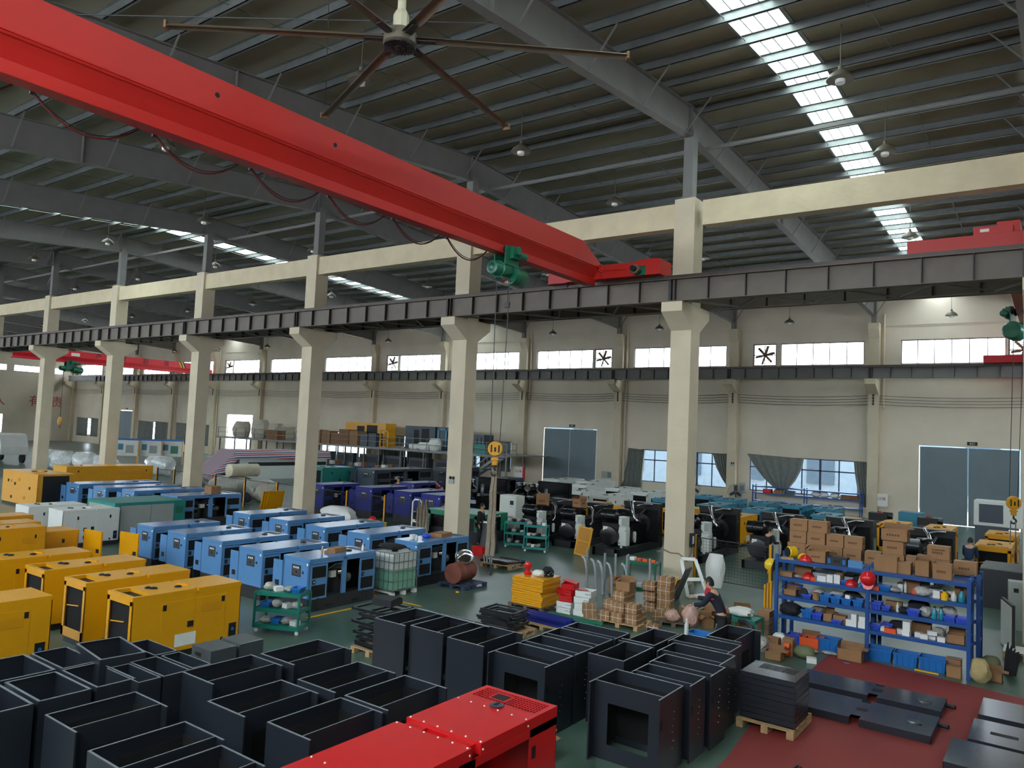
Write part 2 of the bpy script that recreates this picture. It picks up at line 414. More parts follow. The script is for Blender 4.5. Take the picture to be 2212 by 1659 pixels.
# sheeting with skylight openings
SKY = [(2.70, 3.97), (2.70-4*S, 3.97-4*S), (2.70-8*S, 3.97-8*S)]
def sheet(y0, y1, name):
    cuts = sorted(SKY); xs = XL-1; o = MB()
    for a, b in cuts+[(XR, XR)]:
        if a > xs: o.prism([(y0, rz(y0)+.23), (y1, rz(y1)+.23), (y1, rz(y1)+.27), (y0, rz(y0)+.27)], xs, a, 'roof_sheet')
        xs = b
    return o.build(name, kind='structure')
sheet(-26, -.02, 'ceiling'); sheet(-.02, YW+.3, 'ceiling')
o = MB()
for a, b in SKY:
    for y0, y1 in ((-26, -.02), (-.02, 27)):
        o.prism([(y0, rz(y0)+.24), (y1, rz(y1)+.24), (y1, rz(y1)+.245), (y0, rz(y0)+.245)], a, b, 'skylight_sheet')
        for xx in (a, b): o.prism([(y0, rz(y0)+.2), (y1, rz(y1)+.2), (y1, rz(y1)+.26), (y0, rz(y0)+.26)], xx-.05, xx+.05, 'galvanised')
        for f in (.25, .5, .75): o.prism([(y0, rz(y0)+.22), (y1, rz(y1)+.22), (y1, rz(y1)+.24), (y0, rz(y0)+.24)], a+(b-a)*f-.012, a+(b-a)*f+.012, 'galvanised')
o.build('skylight', kind='structure')
# ---------------------------------------------------------------- overhead crane over the near hall
def crane(name, xc, y0, y1, z0, label, lipz, endlen, m, dark=None):
    """single box girder along Y with an I shaped lower rail; z0 = bottom of the flange"""
    t = thing(name, label, 'overhead crane', (xc, 0, z0))
    g = MB(); a = .25; H0 = 1.17; hl = .55
    pl = [(y0, H0), (y1-endlen, H0), (y1, H0*.56), (y1, hl), (y0, hl)]
    g.prism(pl, -a, a, m)                                                          # upper box
    g.prism([(-a-.012, hl), (a+.012, hl), (a+.012, hl+.03), (-a-.012, hl+.03)], y0, y1, m, 'XZ')
    g.prism([(-a, hl), (-.07, .23), (.07, .23), (a, hl)], y0, y1-.02, m, 'XZ')           # slanted underside
    g.box(-.07, .07, y0, y1-.05, .02, .25, m)
    g.box(-.15, .15, y0, y1-.25, 0, .022, m)
    g.build('girder', t, bevel=.006)
    return t
cr = crane('bridge_crane', -2.55, -25.6, -1.15, 8.80, 'long red overhead crane girder crossing above the near hall', 9.34, 1.1, 'red_paint')
h = MB()
for y in (-14.28, -11.73): h.lathe([(.045, 0), (.045, .004)], (.25, y, .88), 'black', 12, 'X')
h.build('cable_hole', cr)
w = MB()
w.tube([(.275, -25, .50), (.275, -9, .50), (.285, -8.2, .46), (.275, -7.2, .50), (.275, -2, .5), (.3, -1.3, .40), (.5, -1.45, .43), (1.2, -1.38, .42)], .012, 'red_paint', 6)
w.build('conduit', cr)
e = MB()
e.box(-1.6, 2.25, -1.3, -.5, .20, .62, 'red_paint')
e.prism([(1.35, .62), (1.75, .68), (2.25, .66), (2.25, .62)], -1.3, -.5, 'red_paint', 'XZ')
e.box(.26, .38, -1.33, -1.3, .2, .64, 'red_paint')
for i in range(4): e.lathe([(.02, 0), (.02, .01)], (.32, -1.34, .28+i*.1), 'black', 8, 'Y')
e.box(2.19, 2.2, -1.305, -.5, .2, .66, 'red_paint'); e.box(-1.6, -.9, -1.305, -.5, .18, .62, 'red_paint')
tr = e.build('end_truck', cr, bevel=.01)
for xx in (-1.25, 1.95):
    MB().lathe([(.16, -.07), (.19, -.07), (.19, -.05), (.16, -.04), (.16, .04), (.19, .05), (.19, .07)], (xx, -.9, .23), 'dark_metal', 20, 'Y').build('wheel', tr, smooth=True)
mo = MB(); mo.lathe([(.14, 0), (.14, .1), (.10, .12), (.10, .3)], (1.6, -1.62, .34), 'lamp_shade', 20, 'Y'); mo.lathe([(.085, 0), (.085, .12)], (1.6, -1.74, .34), 'black', 16, 'Y')
mo.box(1.5, 1.82, -1.34, -1.3, .2, .48, 'green_motor')
mo.build('drive_motor', cr, smooth=True)
MB().box(-1.0, .25, -25.6, -25.1, .2, 1.0, 'red_paint').build('end_plate', cr)
def festoon(x, z, y0, y1, n, sag, label, m='red_paint', last=None):
    o = MB(); L = (y1-y0)/n
    for i in range(n):
        for d, mm, r in ((0, 'red_cable', .016), (.03, 'black', .008)):
            pts = [(x+d, y0+L*(i+t/10*.86), z-sag*(1-((t/10-.5)*2)**2)*(1-d*3)) for t in range(11)]
            o.tube(pts, r, mm, 6)
        o.cbox((x, y0+L*i, z), (.05, .06, .08), 'dark_metal')
    return tag(o.build('festoon_cable', smooth=True), label, 'cable')
mat('red_cable', (96, 26, 26), .5)
festoon(-2.78, 8.83, -24.1, -6.0, 10, .38, 'looped dark red power cable hanging below the near crane girder')
# hoist
ht = thing('electric_hoist', 'green electric wire rope hoist hanging under the near red crane girder', 'hoist', (-2.5, -5.75, 8.38))
o = MB(); o.lathe([(.12, -.62), (.17, -.60), (.19, -.5), (.19, -.36), (.22, -.34), (.22, -.30)], (0, 0, 0), 'green_motor', 24, 'Y')
for i in range(16):
    a = i*PI/8; o.bar((math.cos(a)*.05, -.622, math.sin(a)*.05), (math.cos(a)*.12, -.622, math.sin(a)*.12), .014, 'black', up=(0, 1, 0))
o.build('fan_cover', ht, smooth=True)
MB().lathe([(.15, -.30), (.15, .18)], (0, 0, -.02), 'green_motor', 24, 'Y').build('motor', ht, smooth=True)
o = MB(); o.lathe([(.24, .1), (.24, .62), (.2, .68), (.1, .7)], (.05, 0, -.08), 'green_motor', 28, 'Y'); o.lathe([(.245, .3), (.245, .33)], (.05, 0, -.08), 'green_motor', 28, 'Y')
o.build('drum_housing', ht, smooth=True)
o = MB(); o.cbox((.02, -.12, .02), (.3, .42, .26), 'green_motor', rx=.3); o.bar((-.1, -.35, -.22), (-.1, .4, -.22), .05, 'galvanised'); o.bar((.12, -.35, -.22), (.12, .3, -.25), .05, 'galvanised')
o.build('gearbox', ht, bevel=.02)
o = MB()
for s in (-1, 1):
    o.box(s*.17-.015, s*.17+.015, -.3, .3, .12, .62, 'green_motor')
    for yy in (-.22, .22): o.lathe([(.10, 0), (.10, .05)], (s*.13-.02, yy, .52), 'black', 16, 'X')
o.box(.17, .30, -.12, .2, .3, .62, 'green_motor'); o.lathe([(.09, .1), (.09, .42), (.07, .44)], (.30, .0, .42), 'green_motor', 18, 'Y'); o.lathe([(.11, 0), (.11, .1)], (.30, 0, .5), 'green_motor', 16, 'X')
o.build('trolley', ht, bevel=.006)
hx = -2.5; hy = -5.87
o = MB(); o.tube([(-2.62, -5.98, 8.2), (-2.64, -5.9, 4.0)], .011, 'dark_metal', 6); o.tube([(-2.38, -5.72, 8.2), (-2.37, -5.86, 4.0)], .011, 'dark_metal', 6)
tag(o.build('wire_rope'), 'pair of thin steel ropes running from the green hoist to its hook', 'rope')
lb = MB(); lb.box(-2.60, -2.54, -5.66, -5.58, 8.10, 8.28, 'orange').box(-2.53, -2.50, -5.66, -5.6, 8.10, 8.28, 'white_paint'); lb.tube([(-2.51, -5.62, 8.3), (-2.49, -5.65, 7.5)], .01, 'black', 6)
lb.box(-2.55, -2.43, -5.7, -5.6, 7.45, 7.6, 'dark_metal')
tag(lb.build('limit_switch'), 'small orange limit switch hanging from the green hoist', 'switch')
def hook_block(loc, label, rz=0, mcol='hook_yellow', r=.27):
    t = thing('hook_block', label, 'crane hook', loc, rz)
    o = MB()
    for s in (-1, 1):
        o.lathe([(r*.86, 0), (r, .01), (r, .05), (r*.9, .07)] if s > 0 else [(r*.9, -.07), (r, -.05), (r, -.01), (r*.86, 0)], (0, 0, 0), mcol, 24, 'Y')
    for xx in (-r*.5, r*.5): o.box(xx-.02, xx+.02, -.075, -.069, -r*.5, r*.5, 'black')
    o.box(-.025, .025, -.075, -.069, -r*.4, r*.2, 'black')
    o.build('sheave_cover', t, smooth=True)
    o = MB(); o.box(-.07, .07, -.06, .06, -.42, -.22, mcol); o.box(-.1, .1, -.07, .07, -.3, -.24, mcol); o.build('yoke', t, bevel=.01)
    o = MB(); pts = [(0, 0, -.42), (0, 0, -.52)]+[(.08*math.sin(a)+0, 0, -.6-.08*math.cos(a)*-1) for a in [i*PI/5 for i in range(0, 9)]]
    o.tube(pts, [.03]*4+[.032]*5+[.02, .01], 'dark_metal', 8); o.build('hook', t, smooth=True)
    return t
mat('hook_yellow', (214, 150, 24), .4, var=.12)
hook_block((-2.5, -5.87, 3.80), 'yellow round hook block above the long grey sling', rz=.63, r=.19)
s_ = MB(); pts = []
for i in range(25):
    z = 3.32-i*.093
    pts.append(z)
for d, yy in ((-.05, 0), (.05, .02)):
    vs = []; n = len(pts)
    for i, z in enumerate(pts):
        f = i/(n-1); wv = .045+.02*f; x = -2.5+d*(.5+f*1.0)-f*.03+.006*math.sin(i*.9+d*30); y = -5.87+yy+.01*math.sin(i*.7)
        vs += [(x-wv, y-.015, z), (x+wv, y-.015, z), (x+wv, y+.015, z), (x-wv, y+.015, z)]
    fs = []
    for i in range(n-1):
        for k in range(4): fs.append((i*4+k, i*4+(k+1) % 4, (i+1)*4+(k+1) % 4, (i+1)*4+k))
    fs += [(0, 1, 2, 3), tuple((n-1)*4+k for k in range(4))]
    s_.add(vs, fs, 'sling')
sl = tag(s_.build('lifting_sling', smooth=True), 'long worn grey webbing sling hanging from the near crane hook', 'sling')
o = MB()
for i, d in enumerate((-.13, -.04, .06, .12)): o.cbox((-2.54+d, -5.9, 1.02), (.03, .03, .2), 'galvanised', ry=.1*(i-2))
o.build('shackle', sl)
o = MB(); o.tube([(-2.6, -5.88, .95), (-2.64, -5.86, .8), (-2.58, -5.84, .68)], .015, 'red_cable', 6); o.tube([(-2.5, -5.88, .95), (-2.44, -5.86, .8), (-2.5, -5.84, .62)], .02, 'blue_plastic' if 'blue_plastic' in MATS else 'frame_blue', 6)
o.build('chain_leg', sl)
# ---------------------------------------------------------------- far red crane
c2 = crane('bridge_crane', -70, .2, 26.9, 8.95, 'red overhead crane with black characters at the far left of the far hall', 9.5, .8, 'red_paint_far')
c2.rotation_euler.z = 0
for ch, y in (('安', 5.5), ('全', 6.9), ('生', 8.1), ('产', 9.2), ('严', 15.75), ('禁', 18.25), ('超', 20.6), ('载', 22.9)):
    t_ = text(ch, .62, 'black_text', c2, (.262, y, .83), (PI/2, 0, PI/2))
o = MB(); o.box(.262, .27, 13.1, 13.9, .68, .98, 'white_paint').build('rating_plate', c2)
o = MB()
for i, mm in enumerate(('yellow_mark', 'black', 'yellow_mark', 'black')):
    o.prism([(24.6+i*.15, .56), (24.75+i*.15, .56), (24.45+i*.15, 1.16), (24.3+i*.15, 1.16)], .262, .268, mm)
o.build('hazard_stripe', c2)
o = MB(); o.box(-1.9, 1.9, 26.7, 27.4, .1, .55, 'red_paint_far').build('end_truck', c2)
festoon(-69.84, 8.96, 14.5, 26.5, 9, .7, 'looped cable below the far red crane at the left', 'black')
h2 = dup(ht, (-69.95, 13.2, 8.35), 0, 'green hoist under the far red crane at the left'); h2.scale = (1.6, 1.6, 1.3)
hook_block((-69.9, 12.6, 3.2), 'yellow hook block hanging from the far red crane at the left', r=.4)
o = MB(); o.tube([(-69.9, 12.6, 8.3), (-69.9, 12.6, 3.4)], .03, 'dark_metal', 6); tag(o.build('wire_rope'), 'steel rope below the far red crane at the left', 'rope')
# ---------------------------------------------------------------- crane at the right edge, over the far hall
c3 = crane('bridge_crane', 8.05, 1.2, 27.0, 8.95, 'red crane girder mostly hidden at the right edge of the picture', 9.5, .8, 'red_paint')
o = MB(); o.box(-2.25, 2, -.4, .1, .1, .82, 'red_paint'); o.box(-.75, .1, -.3, 0, .82, 1.05, 'red_paint'); o.box(-.6, -.4, -.305, -.3, .9, .98, 'white_paint')
o.T = Matrix.Translation((0, 1.3, 0)); o.T = None
e3 = o.build('end_truck', c3, (0, 1.35, 0), bevel=.01)
MB().box(-2.4, 2, 26.7, 27.4, .1, .5, 'red_paint_far').build('end_truck', c3)
h3 = dup(ht, (8.0, 9.0, 8.38), PI*.95, 'dark green hoist under the crane at the right edge'); h3.scale = (1.25, 1.25, 1.25)
o = MB(); o.tube([(7.82, 9.0, 8.2), (7.72, 9.0, 2.8)], .012, 'dark_metal', 6); o.tube([(8.1, 9.0, 8.2), (7.95, 9.0, 2.8)], .012, 'dark_metal', 6)
tag(o.build('wire_rope'), 'pair of steel ropes hanging at the right edge of the picture', 'rope')
hook_block((7.84, 9.0, 2.62), 'brown and yellow hook block hanging at the right edge of the picture', rz=.5, r=.22)
o = MB(); o.tube([(7.76, 9.0, 2.0), (7.74, 9.0, .9)], .02, 'galvanised', 6); o.tube([(7.9, 9.0, 2.0), (7.9, 9.0, .9)], .02, 'galvanised', 6); o.cbox((7.74, 9, .85), (.06, .06, .3), 'red_cable').cbox((7.9, 9, .85), (.06, .06, .3), 'red_cable')
tag(o.build('lifting_sling'), 'thin pale sling with red ends below the hook at the right edge', 'sling')
# ---------------------------------------------------------------- ceiling fan
cf = thing('ceiling_fan', 'large six-blade industrial ceiling fan at the top of the picture', 'ceiling fan', (-.1, -12.28, 10.95))
o = MB(); o.lathe([(.25, -.13), (.29, -.10), (.29, .08), (.26, .12)], (0, 0, 0), 'lamp_shade', 28); o.build('motor_housing', cf, smooth=True)
o = MB(); o.lathe([(.04, -.15), (.26, -.15), (.26, -.12)], (0, 0, 0), 'black', 28)
for i in range(28):
    a = i*PI/14; o.bar((math.cos(a)*.13, math.sin(a)*.13, -.16), (math.cos(a+.2)*.28, math.sin(a+.2)*.28, -.15), .02, 'dark_metal')
o.lathe([(.1, -.175), (.1, -.15)], (0, 0, 0), 'dark_metal', 20)
bo = o.build('cooling_ring', cf)
text('2', .14, 'black', bo, (0, 0, -.178), (PI, 0, .6))
o = MB(); o.lathe([(.1, .12), (.135, .2), (.135, .42), (.1, .5)], (0, 0, 0), 'white_dirty', 8); o.build('gear_cover', cf)
o = MB(); o.tube([(0, 0, .5), (0, 0, 1.55)], .075, 'white_dirty', 12); o.build('down_rod', cf, smooth=True)
for i in range(6):
    a = math.radians(38.5+60*i); o = MB()
    vs = []; n = 8
    R = Matrix.Rotation(a, 4, 'Z')
    for j in range(n+1):
        r = .26+j/n*3.71
        for (yy, zz) in ((-.10, -.02), (-.03, .028), (.04, .03), (.10, -.035), (.03, .012), (-.03, .01)):
            vs.append(R @ Vector((r, yy*(1-.15*j/n), zz-.05*(j/n)**1.5+.02)))
    fs = [(j*6+k, j*6+(k+1) % 6, (j+1)*6+(k+1) % 6, (j+1)*6+k) for j in range(n) for k in range(6)]
    fs += [tuple(range(6)), tuple(n*6+k for k in range(6))]
    o.add(vs, fs, 'fan_blade')
    b_ = o.build('blade', cf, smooth=True)
    k = MB(); k.T = R; k.box(.3, .62, -.05, .05, -.03, -.01, 'dark_metal'); k.box(3.95, 3.99, -.06, .09, -.1, .03, 'fan_blade_brown'); k.T = None
    k.build('blade_bracket', b_)
mat_late = None
# ---------------------------------------------------------------- bell lamps
lp = thing('pendant_lamp', '', 'lamp', (0, 0, 0))
MB().lathe([(.31, 0), (.30, .03), (.22, .14), (.10, .22), (.05, .26), (.05, .34)], (0, 0, 0), 'lamp_shade', 20).build('lamp_shade', lp, smooth=True)
MB().lathe([(.06, -.1), (.11, -.08), (.115, .06)], (0, 0, 0), 'lamp_white', 14).build('bulb_cover', lp, smooth=True)
MB().tube([(0, 0, .3), (0, 0, 1.35)], .012, 'lamp_shade', 6).build('rod', lp)
LG = 'bell shaped pendant lamps hung from the roof'
first = True
rows = [(-9.45, 12.36, (-2, -1, 0)), (-2.92, 12.8, (-5, -4, -3, -2, -1)), (3.1, 12.83, (-8, -6, -5, -4, -3, -2, -1)), (11.6, 12.55, (-9, -8, -7, -6, -5, -4, -3, -2, -1, 0)), (25.4, 11.5, (-9, -8, -7, -5, -4, -3, -2, -1, 0))]
LAMPS = [(x*S+(.5 if x == 0 else .5)*S, y, z) for y, z, ks in rows for x in ks]+[(4.95, -3.0, 12.8), (5.0, 2.2, 12.75)]
where = {(-9.45): 'near roof slope', (-2.92): 'near side of the ridge', 3.1: 'far side of the ridge', 11.6: 'middle of the far roof slope', 25.4: 'far wall below the roof edge'}
for i, (x, y, z) in enumerate(LAMPS):
    k = int(math.floor(x/S)); bay = ['right of the nearest full column', 'between the two nearest full columns', 'in the third bay from the right', 'in the fourth bay from the right', 'in the fifth bay from the right', 'in the sixth bay from the right', 'in the seventh bay from the right', 'in the eighth bay', 'in the ninth bay', 'in the tenth bay'][-k]
    lab = 'bell pendant lamp '+bay+', '+(where.get(y) or ('near the ridge, close side' if y < 0 else 'near the ridge, far side'))
    r = lp if i == 0 else dup(lp)
    r.location = (x, y, z); r['label'] = lab; r['group'] = LG
# ---------------------------------------------------------------- conductor wires on the far wall, pipes, wall text
o = MB()
for zz in (7.3, 7.12, 6.95, 6.78):
    for k in range(-12, 1):
        pts = [(k*S+S*t/6, 27.95 if t in (0, 6) else 28.1, zz-.12*(1-((t/6-.5)*2)**2)) for t in range(7)]
        o.tube(pts, .012, 'dark_metal', 4)
tag(o.build('power_line'), 'four thin conductor wires strung along the far wall', 'wire')
for k in range(-11, 1):
    o = MB(); x = k*S; o.box(x-.03, x+.03, 27.8, 27.86, 6.7, 7.4, 'dark_metal')
    for zz in (7.3, 7.12, 6.95, 6.78): o.cbox((x, 27.9, zz), (.14, .12, .06), 'dark_metal')
    o.build('wire_bracket', kind='structure')
for k, z0 in ((0, 6.6), (-2, 1.0), (-3, 6.6), (-6, 1.0), (-8, 1.0), (-9, 1)):
    x = k*S+.5; MB().tube([(x, 28.15, 12.2), (x, 28.15, z0), (x+.05, 28.0, z0-.1)], .06, 'plaster', 8).build('downpipe', kind='structure')
for ch, y in (('人', 19.0), ('有', 23.3), ('责', 26.0)):
    t_ = text(ch, 1.6, 'red_text', None, (XL+.03, y, 5.2), (PI/2, 0, PI/2), 'wall_text', ext=.01); tag(t_, {'人': 'red painted character at the left picture edge on the end wall', '有': 'red painted character on the end wall, left of the sixth column', '责': 'red painted character on the end wall, right of the sixth column'}[ch], 'lettering', 'red slogan characters on the end wall')
# ---------------------------------------------------------------- materials of the machines
mat('yellow_paint', (214, 150, 16), .28, var=.04)
mat('blue_paint', (88, 136, 182), .2, var=.04)
mat('blue_dark_paint', (24, 36, 118), .38, var=.05)
mat('teal_paint', (24, 126, 118), .4, var=.05)
mat('tealblue_paint', (44, 122, 146), .35, var=.05)
mat('grey_blue_paint', (58, 68, 80), .42, var=.06)
mat('canopy_white', (214, 218, 212), .4, var=.03)
mat('panel_grey', (152, 158, 152), .5, var=.03)
mat('skid_black', (32, 34, 38), .5, var=.1)
mat('enclosure_grey', (36, 40, 47), .34, var=.08, scale=2)
mat('enclosure_rim', (112, 118, 122), .25, var=.08)  # bright edge highlights of the rims put into a lighter colour; also pale strip
mat('foam_black', (9, 9, 10), .95, var=.2, scale=60, bump=.6, bscale=120)
mat('engine_black', (20, 20, 23), .3, var=.2, scale=9)
mat('chrome', (190, 192, 196), .18, metal=1, var=.03)
mat('grey_plate', (84, 90, 92), .22, metal=.3, var=.1, scale=3)
mat('red_gloss', (196, 22, 26), .3, var=.04)
mat('green_cart', (20, 112, 96), .4, var=.08)
mat('green_genset', (32, 124, 92), .4, var=.05)
mat('wood', (176, 146, 104), .8, var=.18, scale=14)
mat('wood_dark', (96, 82, 66), .85, var=.2, scale=12)
mat('cardboard', (148, 110, 74), .85, var=.08, scale=5)
mat('cardboard_dark', (132, 96, 66), .9, var=.1, scale=5)
mat('tape', (150, 112, 70), .35)
mat('print_brown', (92, 62, 44), .8)
mat('bin_blue', (24, 104, 176), .4, var=.1)
mat('bin_royal', (46, 78, 190), .4, var=.1)
mat('plastic_white', (222, 222, 216), .5, var=.05)
mat('plastic_bag', (170, 168, 160), .3, var=.3, scale=30, bump=.6, bscale=30)
mat('helmet_red', (206, 30, 36), .25)
mat('helmet_yellow', (224, 186, 30), .3)
mat('shelf_blue', (22, 72, 136), .4, var=.06)
mat('strap_white', (226, 220, 206), .6)
mat('liquid_green', (120, 178, 152), .25, var=.05)
mat('tank_white', (198, 204, 198), .35, var=.05)
mat('rust', (126, 68, 54), .7, var=.2, scale=6)
mat('pallet_blue', (56, 66, 92), .6)
mat('skin', (196, 150, 120), .6); mat('hair', (20, 17, 16), .6, var=.3, scale=40)
mat('navy_cloth', (24, 28, 44), .85, var=.12, scale=14); mat('red_cloth', (176, 30, 44), .8, var=.08); mat('dark_cloth', (28, 28, 32), .85, var=.15, scale=12)
mat('blue_cloth', (34, 52, 78), .85, var=.12)
def panel(o, x0, x1, z0, z1, y, m, t=.012, face='-Y'):
    """a thin plate standing proud of a face: '-Y' at y, '+X' at x=y (then x0,x1 run along Y)"""
    if face == '-Y': o.box(x0, x1, y-t, y, z0, z1, m)
    else: o.box(y, y+t, x0, x1, z0, z1, m)
def fluid_cap(parent, x, y, z, r=.08):
    o = MB(); o.lathe([(r, 0), (r, .015), (r*.6, .03)], (x, y, z), 'skid_black', 16); return o.build('filler_cap', parent, smooth=True)
def roof_mesh(w, l, h, notch, m, t=.07, nd=.07, mesh_end=True, grill='black', ov=.0):
    """roof plate with a notch on both long edges (lifting point) and a row of slots near one end"""
    o = MB(); x = w/2+ov; yn = l*notch-l/2; g = .035
    o.prism([(-x, -l/2), (x, -l/2), (x, yn-g), (x-nd, yn-g), (x-nd, yn+g), (x, yn+g), (x, l/2), (-x, l/2), (-x, yn+g), (-x+nd, yn+g), (-x+nd, yn-g), (-x, yn-g)], h-t, h, m, 'XY')
    return o
def blue_genset(w=.92, l=2.05, h=1.18, base=.30, col='blue_paint'):
    t = thing('generator_set', '', 'generator')
    W2, L2 = w/2, l/2
    o = MB(); o.box(-W2, W2, -L2, L2, .0, base, 'skid_black')
    for y in (-L2*.72, -L2*.1, L2*.62): o.box(W2, W2+.012, y-.03, y+.03, .01, base-.01, 'skid_black')
    b = o.build('base_frame', t, bevel=.008)
    o = MB()
    for y in (-L2*.5, L2*.3): o.box(W2+.001, W2+.006, y, y+.22, .06, .12, 'black')
    for y in (-L2*.8, L2*.75):
        for z in (.07, .15, .23): o.lathe([(.022, 0), (.022, .006)], (W2, y, z), 'black', 8, 'X')
    o.build('fork_slot', b)
    r = roof_mesh(w, l, h, .52, col); 
    ro = r.build('roof', t, bevel=.006)
    o = MB()
    for i in range(9):
        for j in range(4): o.box(-W2+.1+j*.17, -W2+.24+j*.17, L2-.32+i*.03, L2-.305+i*.03, h, h+.003, 'grey_blue_paint')
    o.build('vent_grille', ro)
    fluid_cap(ro, .06, L2-.52, h, .075)
    f = MB(); z0, z1 = base, h-.07; p = .06
    for y in (-L2, L2-p): f.box(W2-p, W2, y, y+p, z0, z1, col).box(-W2, -W2+p, y, y+p, z0, z1, col)
    f.box(W2-p, W2, -.02, .09, z0, z1, col).box(-W2, -W2+p, -.02, .09, z0, z1, col)
    f.box(W2-.02, W2, -L2, L2, z1-.05, z1, col); f.box(-W2, -W2+.02, -L2, L2, z0, z1, col); f.box(-W2, W2, L2-.02, L2, z0, z1, col)
    f.build('body_frame', t)
    # end wall with the instrument window
    e = MB(); e.box(-W2, W2, -L2, -L2+.02, z0, z1, col); e.box(-W2, W2, -L2+.3, -L2+.31, z0, z1, 'skid_black')
    ep = e.build('end_panel', t)
    o = MB(); panel(o, -.14, .17, z1-.36, z1-.1, -L2, 'skid_black', .004); panel(o, -.12, .15, z1-.34, z1-.12, -L2-.004, 'grey_plate', .003)
    for i in range(3): panel(o, -.08+i*.07, -.04+i*.07, z1-.18, z1-.14, -L2-.007, 'plastic_white', .003)
    o.lathe([(.03, 0), (.03, .01)], (.02, -L2-.015, z1-.26), 'black', 10, 'Y'); panel(o, .22, .27, z1-.28, z1-.22, -L2, 'black', .008)
    o.build('instrument_panel', ep)
    o = MB(); panel(o, W2-.1, W2-.05, z1-.08, z1-.03, -L2, 'plastic_white', .003); o.build('maker_plate', ep)
    # louvre door nearest the panel end
    def mdoor(y0, y1, name='side_door', mid=.5):
        d = MB(); x = W2+.005; d.box(W2-.025, x, y0, y1, z0-.03, z1-.06, col); zz = z0+(z1-z0)*mid-.06
        dd = d.build(name, t, bevel=.004)
        m = MB(); m.box(x, x+.004, y0+.05, y1-.05, zz+.1, z1-.11, 'foam_black').build('mesh_window', dd)
        m = MB(); m.box(x, x+.004, y0+.05, y1-.05, z0+.02, zz-.06, 'foam_black').build('mesh_window', dd)
        m = MB(); m.box(x, x+.012, y0+.06, y0+.14, zz-.03, zz+.07, 'skid_black').box(x+.012, x+.02, y0+.08, y0+.12, zz, zz+.04, 'chrome').build('door_latch', dd)
        return dd
    mdoor(-L2+.03, -L2+.53); mdoor(L2-.52, L2-.03)
    # open control door hinged at the far corner
    o = MB(); o.box(-W2-.34, -W2-.01, -L2-.01, -L2+.015, base+.02, z1-.07, col)
    od = o.build('open_door', t, bevel=.004)
    MB().box(-W2-.24, -W2-.1, -L2-.014, -L2-.01, base+.16, base+.28, 'black').build('door_latch', od)
    # engine seen through the openings
    e = MB(); zc = base
    e.box(-.2, .2, -L2+.35, L2-.4, zc, zc+.35, 'engine_black').box(-.17, .17, -.45, .35, zc+.35, zc+.62, 'engine_black')
    e.lathe([(.2, -.3), (.24, -.28), (.24, .1), (.2, .12)], (0, -.35, zc+.3), 'engine_black', 20, 'Y')
    e.lathe([(.09, -.12), (.09, .12)], (.2, .1, zc+.45), 'chrome', 14, 'Y'); e.lathe([(.11, 0), (.11, .04), (.06, .08)], (.26, .3, zc+.3), 'grey_plate', 14, 'X')
    e.tube([(.15, -.2, zc+.55), (.25, -.1, zc+.66), (.25, .2, zc+.66), (.15, .35, zc+.6)], .03, 'chrome', 8)
    e.box(.17, .26, -.2, -.05, zc+.35, zc+.5, 'plastic_white'); e.box(-W2+.1, W2-.1, L2-.36, L2-.26, zc, z1-.04, 'engine_black')
    e.build('engine', t, smooth=True)
    return t
